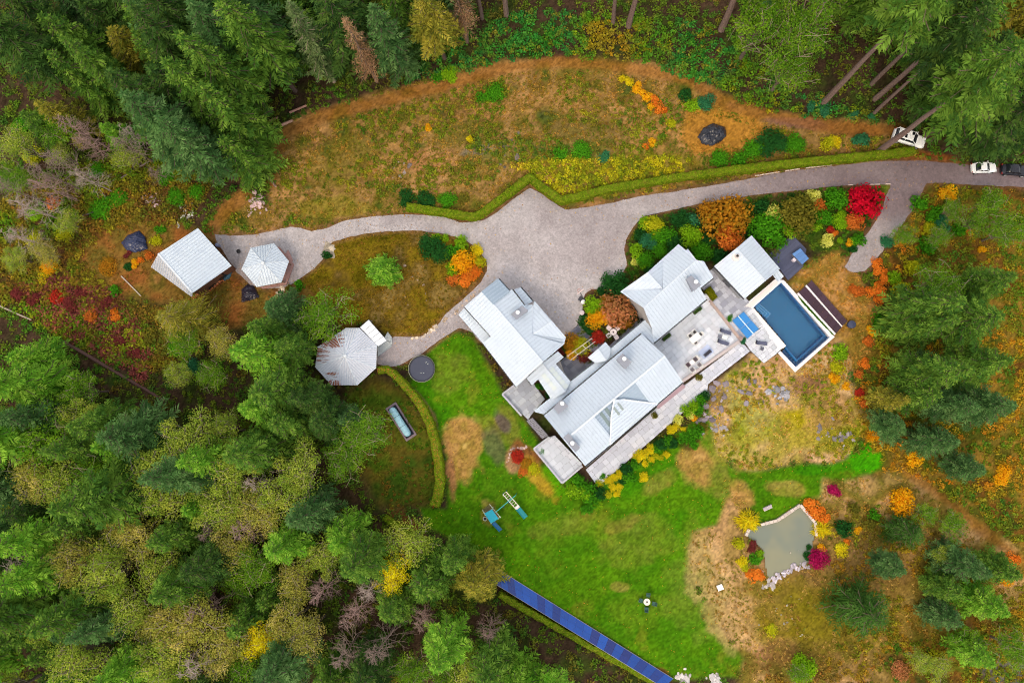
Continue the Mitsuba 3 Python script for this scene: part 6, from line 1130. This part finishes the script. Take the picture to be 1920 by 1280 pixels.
bed([(1646, 492, 12, 'orange', 1.0), (1652, 508, 13, 'orange', 1.0), (1656, 525, 12, 'orange', 1.0), (1648, 540, 14, 'orange', 1.1), (1632, 545, 12, 'orange', .9), (1614, 546, 12, 'rust', .9), (1650, 560, 13, 'orange', 1.0), (1600, 542, 9, 'rust', .8), (1676, 520, 14, 'lime', 1.2), (1690, 540, 16, 'yellow_green', 1.4), (1636, 620, 10, 'gold', .8), (1630, 640, 10, 'rust', .7), (1622, 680, 12, 'orange', .8), (1565, 708, 12, 'gold', .9), (1575, 660, 16, 'lime', 1.1), (1570, 690, 14, 'yellow_green', 1.0), (1612, 700, 10, 'rust', .8), (1612, 735, 9, 'red', .6), (1588, 724, 8, 'gold', .6), (1622, 758, 10, 'rust', .6), (1640, 815, 14, 'gold', 1.0, 'ochre grassy bush right of the slope', 'tuft_'), (1650, 600, 14, 'green', 1.0), (1700, 606, 14, 'teal', 1.1), (1780, 360, 16, 'gold', 1.0, 'golden bush below the driveway at the right'), (1725, 380, 14, 'green'), (1755, 400, 16, 'green'), (1770, 420, 18, 'teal'), (1745, 430, 14, 'yellow_green'), (1800, 430, 14, 'green'), (1665, 450, 14, 'teal', .9), (1820, 435, 8, 'orange'), (1842, 468, 8, 'gold'), (1740, 460, 16, 'green'), (1710, 500, 14, 'yellow_green'), (1760, 480, 14, 'olive'), (1716, 860, 16, 'gold', 1.0), (1880, 890, 18, 'gold', 1.0), (1885, 1080, 18, 'gold', 1.2), (1900, 1050, 14, 'orange', 1.0)], 'on the bank at the right')
bed([(1168, 148, 8, 'yellow', .8), (1180, 152, 10, 'yellow', .8), (1196, 165, 11, 'gold', .8), (1212, 178, 12, 'gold', .9), (1228, 190, 13, 'orange', .9), (1240, 206, 12, 'orange', .9), (1222, 200, 9, 'gold', .7), (1258, 230, 12, 'yellow_green', .7), (1222, 268, 9, 'gold', .6), (1210, 276, 7, 'orange', .6), (882, 262, 8, 'yellow', .8, 'lone yellow bush in the dry meadow'), (804, 240, 7, 'gold', .7, 'lone golden bush in the left part of the dry meadow'), (1090, 285, 20, 'green', .6), (1050, 290, 16, 'green', .6), (1130, 295, 14, 'teal', .6),
     (1450, 270, 36, 'dark_green', 1.6, 'wide dark green thicket above the clipped hedge'), (1410, 280, 24, 'green', 1.3), (1490, 268, 26, 'green', 1.4), (1350, 298, 22, 'green', 1.2), (1385, 300, 16, 'green'), (1552, 268, 14, 'yellow_green'), (1568, 266, 13, 'yellow'), (1616, 264, 17, 'teal', 1.3, 'blue-green bush left of the white utility car'), (1325, 190, 18, 'teal', 1.0), (1300, 195, 16, 'lime', .8), (1285, 178, 16, 'dark_green', .8), (800, 378, 22, 'dark_green', .8), (760, 372, 18, 'dark_green', .8), (840, 376, 20, 'green', .7), (870, 370, 14, 'olive', .6), (930, 176, 20, 'green', .7), (905, 184, 12, 'green', .6), (845, 140, 18, 'lime', .8), (820, 146, 12, 'green', .7), (1525, 198, 12, 'teal', .7), (1550, 206, 14, 'teal', .7), (1600, 214, 12, 'teal', .7), (1635, 220, 8, 'teal', .6)], 'in and around the dry meadow')
bed([(252, 494, 9, 'gold', .8), (262, 488, 8, 'orange', .7), (278, 478, 10, 'rust', .7), (292, 450, 12, 'yellow_green', .8), (238, 476, 9, 'dark_red', .6), (240, 500, 9, 'dark_green', .6), (300, 430, 12, 'green', .7), (200, 500, 22, 'bronze', .9), (60, 450, 22, 'yellow_green', 1.0), (90, 500, 20, 'gold', 1.0), (40, 480, 18, 'olive', 1.0), (30, 555, 16, 'dark_red', 1.0), (60, 560, 16, 'dark_red', 1.0), (105, 556, 16, 'red', 1.0), (130, 570, 18, 'dark_red', 1.1), (150, 545, 14, 'dark_red', 1.0), (195, 565, 16, 'dark_red', 1.0), (170, 590, 16, 'rust', 1.0), (215, 590, 14, 'orange', .9), (80, 520, 16, 'yellow', .9), (225, 640, 14, 'dark_red', .9), (250, 660, 16, 'dark_red', .9), (215, 545, 14, 'green', .9), (120, 440, 20, 'yellow_green', 1.0), (310, 330, 22, 'green', 1.1), (340, 300, 18, 'yellow_green', 1.0), (370, 290, 16, 'green', 1.0), (330, 370, 22, 'green', 1.0), (370, 360, 20, 'green', 1.0), (190, 390, 24, 'green', 1.0), (220, 370, 20, 'green', .9), (180, 320, 20, 'green', .9), (60, 400, 20, 'lime', .9), (40, 240, 24, 'green', 1.4), (60, 290, 22, 'yellow_green', 1.2), (100, 380, 16, 'rust', .8), (330, 650, 20, 'green', 1.2), (360, 690, 18, 'teal', 1.2), (280, 630, 16, 'olive', 1.0)], 'in the brush around the shed')

# ------------------------------------------------------------------ hedges
def hedge(pts, w, h, cols, label, seed, top_cols=None, step=.22):
    r = np.random.default_rng(seed); ls = LineString([tuple(P(x, y, h * .5)[:2]) for x, y in pts]); n = int(ls.length / step); s = np.linspace(0, ls.length, n)
    c = np.array([ls.interpolate(t).coords[0] for t in s]); d = unit(np.gradient(c, axis=0)); nrm = np.stack([-d[:, 1], d[:, 0]], 1)
    prof = np.array([(-.5, -.05), (-.52, .3), (-.52, .7), (-.48, .93), (-.36, 1.0), (-.12, 1.01), (.12, 1.01), (.36, 1.0), (.48, .93), (.52, .7), (.52, .3), (.5, -.05)]); wd = w(s / ls.length) if callable(w) else np.full(n, w)
    v = np.concatenate([np.column_stack([c + nrm * (wd * px)[:, None], np.full(n, pz * h)])[:, None] for px, pz in prof], 1).reshape(-1, 3)
    v = v + (np.stack([fb(v[:, 0] + v[:, 2], v[:, 1], 1.4, seed + q, 3) for q in range(3)], 1) - .5) * [.42, .42, .3]; k = len(prof)
    f = np.array([[i * k + j, i * k + j + 1, (i + 1) * k + j + 1, (i + 1) * k + j] for i in range(n - 1) for j in range(k - 1)]); f = np.vstack([f[:, [0, 1, 2]], f[:, [0, 2, 3]], [[0, j + 1, j] for j in range(1, k - 1)], [[(n - 1) * k, (n - 1) * k + j, (n - 1) * k + j + 1] for j in range(1, k - 1)]])
    vc = mixcol(r, cols, len(v), .2) * .7
    t = thing('hedge', label, 'hedge'); emit('body', (v, f, vc), 'matte', t, True)
    tri = v[f]; ar_ = np.linalg.norm(np.cross(tri[:, 1] - tri[:, 0], tri[:, 2] - tri[:, 0]), axis=1); m = int(ar_.sum() / 2 * 34); pick = r.choice(len(f), m, p=ar_ / ar_.sum()); u, q = r.random(m), r.random(m); fl_ = u + q > 1; u[fl_], q[fl_] = 1 - u[fl_], 1 - q[fl_]
    p = tri[pick, 0] + (tri[pick, 1] - tri[pick, 0]) * u[:, None] + (tri[pick, 2] - tri[pick, 0]) * q[:, None]; fn = unit(np.cross(tri[pick, 1] - tri[pick, 0], tri[pick, 2] - tri[pick, 0])); fn = fn * np.sign((fn * unit(p - np.column_stack([p[:, :2], np.full(m, -1.0)]) + 1e-6)).sum(1, keepdims=True) + 1e-9)
    nn_ = unit(fn + r.normal(0, .6, (m, 3)) + [0, 0, .4]); a = unit(np.cross(nn_, r.normal(0, 1, (m, 3)))); b = np.cross(nn_, a); sz = .075 * r.uniform(.6, 1.4, (m, 1)); col = mixcol(r, cols, m, .25)
    if top_cols is not None:
        c0 = ls; dd_ = shapely.distance(ls, shapely.points(p[:, 0], p[:, 1])); on_top = (p[:, 2] > .9 * h) & (dd_ < .3 * np.mean(wd)) & (r.random(m) < .8); col[on_top] = mixcol(r, top_cols, on_top.sum(), .25)
    lk_ = emit('foliage', quads_mesh(p + nn_ * .03, a * sz, b * sz * .7, col), 'leaf', t); labels[lk_] = {'kind': 'stuff'}
HG = [(96, 124, 20), (116, 142, 28), (80, 108, 18), (130, 148, 36), (120, 116, 40)]
hedge([(763, 389), (800, 394), (850, 402), (890, 407), (915, 393), (955, 362), (993, 333), (1020, 355), (1052, 377), (1090, 369), (1133, 356), (1200, 345), (1280, 332), (1360, 322), (1447, 311), (1560, 300), (1640, 292), (1712, 283)], 1.15, 1.5, HG, 'long clipped lime green hedge zigzagging above the driveway', 3)
hedge([(709, 695), (725, 692), (738, 700), (752, 714), (768, 732), (782, 749), (795, 768), (808, 795), (817, 830), (823, 870), (826, 905), (821, 930), (815, 948)], lambda t: 1.1 + .45 * t, 1.6, HG, 'curved clipped hedge with reddish leaf litter on top, sweeping down from the pavilion', 4, [(170, 90, 60), (150, 110, 40), (190, 120, 96), (140, 130, 30)])
hedge([(722, 968), (760, 998), (800, 1020), (850, 1044)], .9, 1.3, HG, 'low clipped hedge at the upper end of the lawn by the forest', 5)
hedge([(936, 1113), (1000, 1150), (1080, 1195), (1160, 1240), (1236, 1284)], .9, 1.2, HG, 'straight clipped hedge behind the solar array', 6)
hedge([(1326, 541), (1341, 561)], 1.0, .9, [(96, 100, 14), (116, 116, 22), (80, 88, 12)], 'short clipped olive hedge between north wing and pool house', 7)
hedge([(1497, 556), (1562, 627)], .35, .35, [(40, 84, 24), (70, 110, 30)], 'low green strip hedge between pool coping and the solar collectors', 8)
for px, py, l in ((1308, 582, 'upper'), (1250, 632, 'lower')):
    t = thing('planter', f'dark planter with green plants under the eave, {l} one', 'planter'); c = P(px, py, .5); mb = MB(); mb.box((c[0], c[1], .4), (1.5, .55, .45), L(40, 44, 36), rz=ANG); emit('box', mb, 'satin', t)
    r = np.random.default_rng(px); n = 150; q = np.stack([r.uniform(-.7, .7, n), r.uniform(-.25, .25, n), r.uniform(.6, .85, n)], 1) @ rot(ANG).T + [c[0], c[1], 0]; a = unit(r.normal(0, 1, (n, 3))) * .1; b = unit(np.cross(a, r.normal(0, 1, (n, 3)))) * .06; emit('plants', quads_mesh(q, a, b, mixcol(r, [(50, 84, 26), (80, 110, 40)], n)), 'leaf', t)

# ------------------------------------------------------------------ undergrowth, weeds and grass too many to count
def scatter(name, label, zones, n_leaf, size, seed, leaf, up=.5, avoid=None):
    r = np.random.default_rng(seed); V = []
    for pg, dens, cols, rad, sc, thr in zones:
        b = pg.bounds; n = int((b[2] - b[0]) * (b[3] - b[1]) * dens); x, y = r.uniform(b[0], b[2], n), r.uniform(b[1], b[3], n)
        k = shapely.contains_xy(pg, x, y) & (fb(x, y, .22, seed + 2, 3) > thr)
        if avoid is not None: k &= ~shapely.contains_xy(avoid, x, y)
        px, py = inv(x, y); k &= (px > -20) & (px < 1940) & (py > -20) & (py < 1300)
        x, y = x[k], y[k]; base = pal(cols, x, y, seed + 3, sc, 2.2) * .55 + mixcol(r, cols, len(x), .3) * .45; R = r.uniform(*rad, len(x)); z = ground_z(x, y); m = len(x)
        u = unit(r.normal(0, 1, (m, n_leaf, 3))); u[..., 2] = np.abs(u[..., 2]); p = u * (R[:, None] * r.uniform(.3, 1, (m, n_leaf)))[..., None] * [1, 1, .7] + np.stack([x, y, z], 1)[:, None]
        nn_ = unit(u + r.normal(0, .6, (m, n_leaf, 3)) + [0, 0, up]); a = unit(np.cross(nn_, r.normal(0, 1, (m, n_leaf, 3)))); bb = np.cross(nn_, a); s = leaf * r.uniform(.6, 1.4, (m, n_leaf, 1)) * (.6 + .5 * R[:, None, None] / .6); col = base[:, None] * r.uniform(.65, 1.35, (m, n_leaf, 1))
        V.append((p.reshape(-1, 3), (a * s).reshape(-1, 3), (bb * s * size).reshape(-1, 3), col.reshape(-1, 3)))
    c, a, b, k = (np.vstack(q) for q in zip(*V))
    emit(name, quads_mesh(c, a, b, k), 'leaf', kind='stuff', label=label, category='plants')
deck_pg = poly([(1394, 638), (1430, 612), (1372, 600), (1410, 573), (1471, 648), (1455, 664), (1432.5, 681), (1407, 657)]).convex_hull.buffer(.4)
open_pg = shapely.union_all([deck_pg] + [ZP[k] for k in ('meadow', 'lawn', 'island', 'slope', 'poolside', 'dryfield', 'knoll', 'northbed')] + [drive_pg.buffer(.3), side_pg.buffer(.2), house_pg.buffer(.3), pool_pg.buffer(.6), pond_pg.buffer(.3), poly([(283, 500), (297, 476), (371, 427), (434, 498), (360, 556)]), poly(gv_), poly(ov), poly([(675, 613), (691, 599), (736, 640), (706, 680)]), poly([(1496, 547), (1522, 525), (1589, 602), (1568, 626)]),
    poly([(900, 1045), (930, 1100), (1240, 1290), (1280, 1280)]), poly([(722, 760), (736, 754), (776, 812), (758, 826)]), poly([(1672, 240), (1690, 232), (1740, 265), (1735, 285)])])
allpg = sbox(-95, -48, 78, 70)
topbelt = poly([(740, 160), (870, 60), (1000, 20), (1300, 40), (1420, 120), (1560, 190), (1680, 230), (1540, 222), (1440, 208), (1330, 160), (1180, 112), (1000, 108), (870, 136)])
forest = allpg.difference(shapely.union_all([open_pg, topbelt, ZP['eastbank'], ZP['brushwest'], ZP['tankyard'], ZP['shedyard']]))
GREENS = [(54, 94, 32), (76, 118, 36), (98, 108, 36), (60, 98, 44), (110, 88, 44), (80, 110, 34)]
scatter('undergrowth', 'ferns, salal and brambles covering the forest floor', [(forest, 1.0, GREENS, (.35, 1.0), .15, .2), (ZP['northbed'].difference(shapely.union_all([house_pg.buffer(.3), drive_pg.buffer(.3), side_pg.buffer(.3)])), 2.0, [(50, 96, 26), (70, 112, 30), (40, 80, 34), (96, 110, 34)], (.25, .6), .3, .0),
    (topbelt, 2.0, [(44, 104, 36), (56, 128, 54), (40, 96, 56), (104, 130, 28), (70, 116, 30), (160, 120, 34)], (.4, 1.1), .12, .0),
    (ZP['eastbank'].difference(open_pg), 1.7, [(76, 116, 30), (116, 124, 34), (60, 106, 40), (160, 134, 40), (190, 120, 40), (96, 108, 32), (70, 120, 40)], (.25, .8), .12, .32),
    (ZP['brushwest'].difference(open_pg), 2.6, [(66, 112, 26), (120, 126, 32), (84, 120, 28), (130, 96, 42), (96, 70, 44), (70, 126, 34), (150, 150, 40)], (.35, 1.25), .1, .15),
    (poly([(25, 535), (130, 515), (215, 545), (290, 640), (275, 720), (190, 665), (60, 590)]), 1.6, [(116, 60, 66), (134, 72, 74), (104, 56, 60), (140, 84, 64), (108, 76, 54)], (.4, 1.3), .2, .05),
    (ZP['meadow'].difference(shapely.union_all([drive_pg.buffer(.6), track.buffer(.3), yard])), 1.6, [(64, 104, 30), (96, 116, 34), (120, 124, 36), (76, 96, 40), (150, 140, 40)], (.25, .75), .15, .5),
    (poly([(1545, 960), (1620, 940), (1720, 960), (1860, 1060), (1920, 1100), (1920, 1290), (1420, 1290), (1430, 1240), (1560, 1230), (1600, 1150), (1560, 1060)]), 1.5, [(88, 104, 32), (120, 116, 34), (156, 120, 40), (116, 84, 56), (74, 104, 36), (144, 138, 40), (170, 120, 44)], (.25, .8), .2, .36),
    (ZP['slope'].difference(shapely.union_all([house_pg.buffer(.4), deck_pg])), 1.4, [(112, 136, 32), (92, 116, 32), (146, 140, 44), (150, 110, 60)], (.2, .55), .2, .5),
    (poly([(950, 318), (1010, 300), (1120, 302), (1240, 292), (1300, 296), (1300, 320), (1130, 348), (1058, 368), (1010, 340), (985, 322)]), 3.6, [(150, 148, 26), (172, 164, 36), (124, 136, 30), (108, 120, 34), (186, 166, 50)], (.25, .85), .3, .3),
    (poly([(900, 250), (1000, 270), (1130, 290), (1100, 300), (960, 300), (880, 285)]), 1.6, [(70, 104, 34), (92, 112, 44), (84, 100, 50)], (.25, .6), .3, .4),
    (ZP['tankyard'].difference(open_pg), 1.6, [(62, 104, 22), (96, 100, 30), (120, 84, 40), (54, 96, 28), (76, 110, 30)], (.15, .45), .15, .35)], 26, .62, 11, .14)
hard = shapely.union_all([drive_pg.buffer(.15), side_pg, house_pg, pool_pg.buffer(.4), pond_pg.buffer(.1), track.buffer(.2), yard.buffer(-1.5), poly(gv_), poly(ov), poly([(1496, 547), (1522, 525), (1589, 602), (1568, 626)]), deck_pg])
scatter('dry_weeds', 'dry grass tussocks and weeds over the rough open ground', [(ZP['meadow'].difference(hard), 4.5, [(120, 104, 36), (160, 124, 58), (84, 104, 34), (176, 138, 74), (110, 112, 34), (70, 104, 30), (140, 104, 44)], (.1, .42), .2, .3),
    (ZP['island'].difference(hard), 5, [(96, 88, 18), (120, 106, 26), (136, 104, 44), (80, 84, 18), (160, 120, 60)], (.08, .28), .3, .3),
    (ZP['slope'].difference(hard), 2.6, [(166, 160, 40), (190, 156, 84), (130, 140, 24), (210, 170, 110), (150, 110, 70)], (.08, .3), .25, .3), (ZP['poolside'].difference(hard), 4.5, [(176, 130, 70), (130, 112, 40), (190, 146, 84), (110, 104, 34)], (.1, .35), .25, .3),
    (ZP['dryfield'].difference(shapely.union_all([hard, ZP['lawn']])), 3.6, [(170, 140, 82), (120, 118, 44), (190, 154, 100), (96, 108, 34), (140, 104, 60), (110, 120, 40)], (.08, .34), .25, .35), (ZP['shedyard'].difference(hard).difference(poly([(283, 500), (297, 476), (371, 427), (434, 498), (360, 556)])), 1.6, [(130, 90, 40), (110, 100, 34), (150, 104, 54), (86, 90, 30)], (.1, .3), .25, .35),
    (ZP['eastbank'].difference(open_pg), 1.2, [(110, 104, 36), (150, 120, 50), (84, 90, 28), (176, 136, 66)], (.1, .35), .2, .3)], 10, .26, 12, .2, .2)

# fallen leaves drifted over lawn, drive and terraces
r_ = np.random.default_rng(77); n_ = 26000; x_, y_ = r_.uniform(-60, 60, n_), r_.uniform(-44, 45, n_)
flat_in = shapely.union_all([ZP['lawn'], drive_pg, side_pg]).difference(house_pg)
d_ = shapely.distance(flat_in.boundary, shapely.points(x_, y_)); ok_ = shapely.contains_xy(flat_in, x_, y_) & ((r_.random(n_) < np.exp(-d_ / 1.2)) | (r_.random(n_) < .1))
x_, y_ = x_[ok_], y_[ok_]; m_ = len(x_); a_ = unit(np.stack([r_.normal(0, 1, m_), r_.normal(0, 1, m_), r_.normal(0, .25, m_)], 1)); b_ = unit(np.cross(a_, [0, 0, 1.0] + r_.normal(0, .3, (m_, 3)))); s_ = r_.uniform(.04, .11, (m_, 1))
emit('fallen_leaves', quads_mesh(np.stack([x_, y_, np.full(m_, .075)], 1), a_ * s_, b_ * s_ * .7, mixcol(r_, [(150, 96, 40), (170, 126, 50), (120, 80, 40), (190, 150, 60)], m_)), 'leaf', kind='stuff', label='fallen brown and yellow leaves on lawn and gravel', category='leaves')
ORD = ['first', 'second', 'third', 'fourth', 'fifth', 'sixth', 'seventh', 'eighth', 'ninth', 'tenth', 'eleventh', 'twelfth', 'thirteenth', 'fourteenth', 'fifteenth', 'sixteenth']
for lb, ks in SEEN.items():
    if 1 < len(ks) <= len(ORD):
        for i, (_, k) in enumerate(sorted(ks)):
            o = 'leftmost' if i == 0 else ('rightmost' if i == len(ks) - 1 else ORD[i] + ' from left')
            labels[k]['label'] = f'{lb}, {o}'
for k, d in labels.items():
    if 'label' in d and len(d['label'].replace(',', '').split()) > 16: d['label'] = d['label'].replace('thin ', '').replace('tall ', '').replace(' of centre', '').replace(' from left', '')
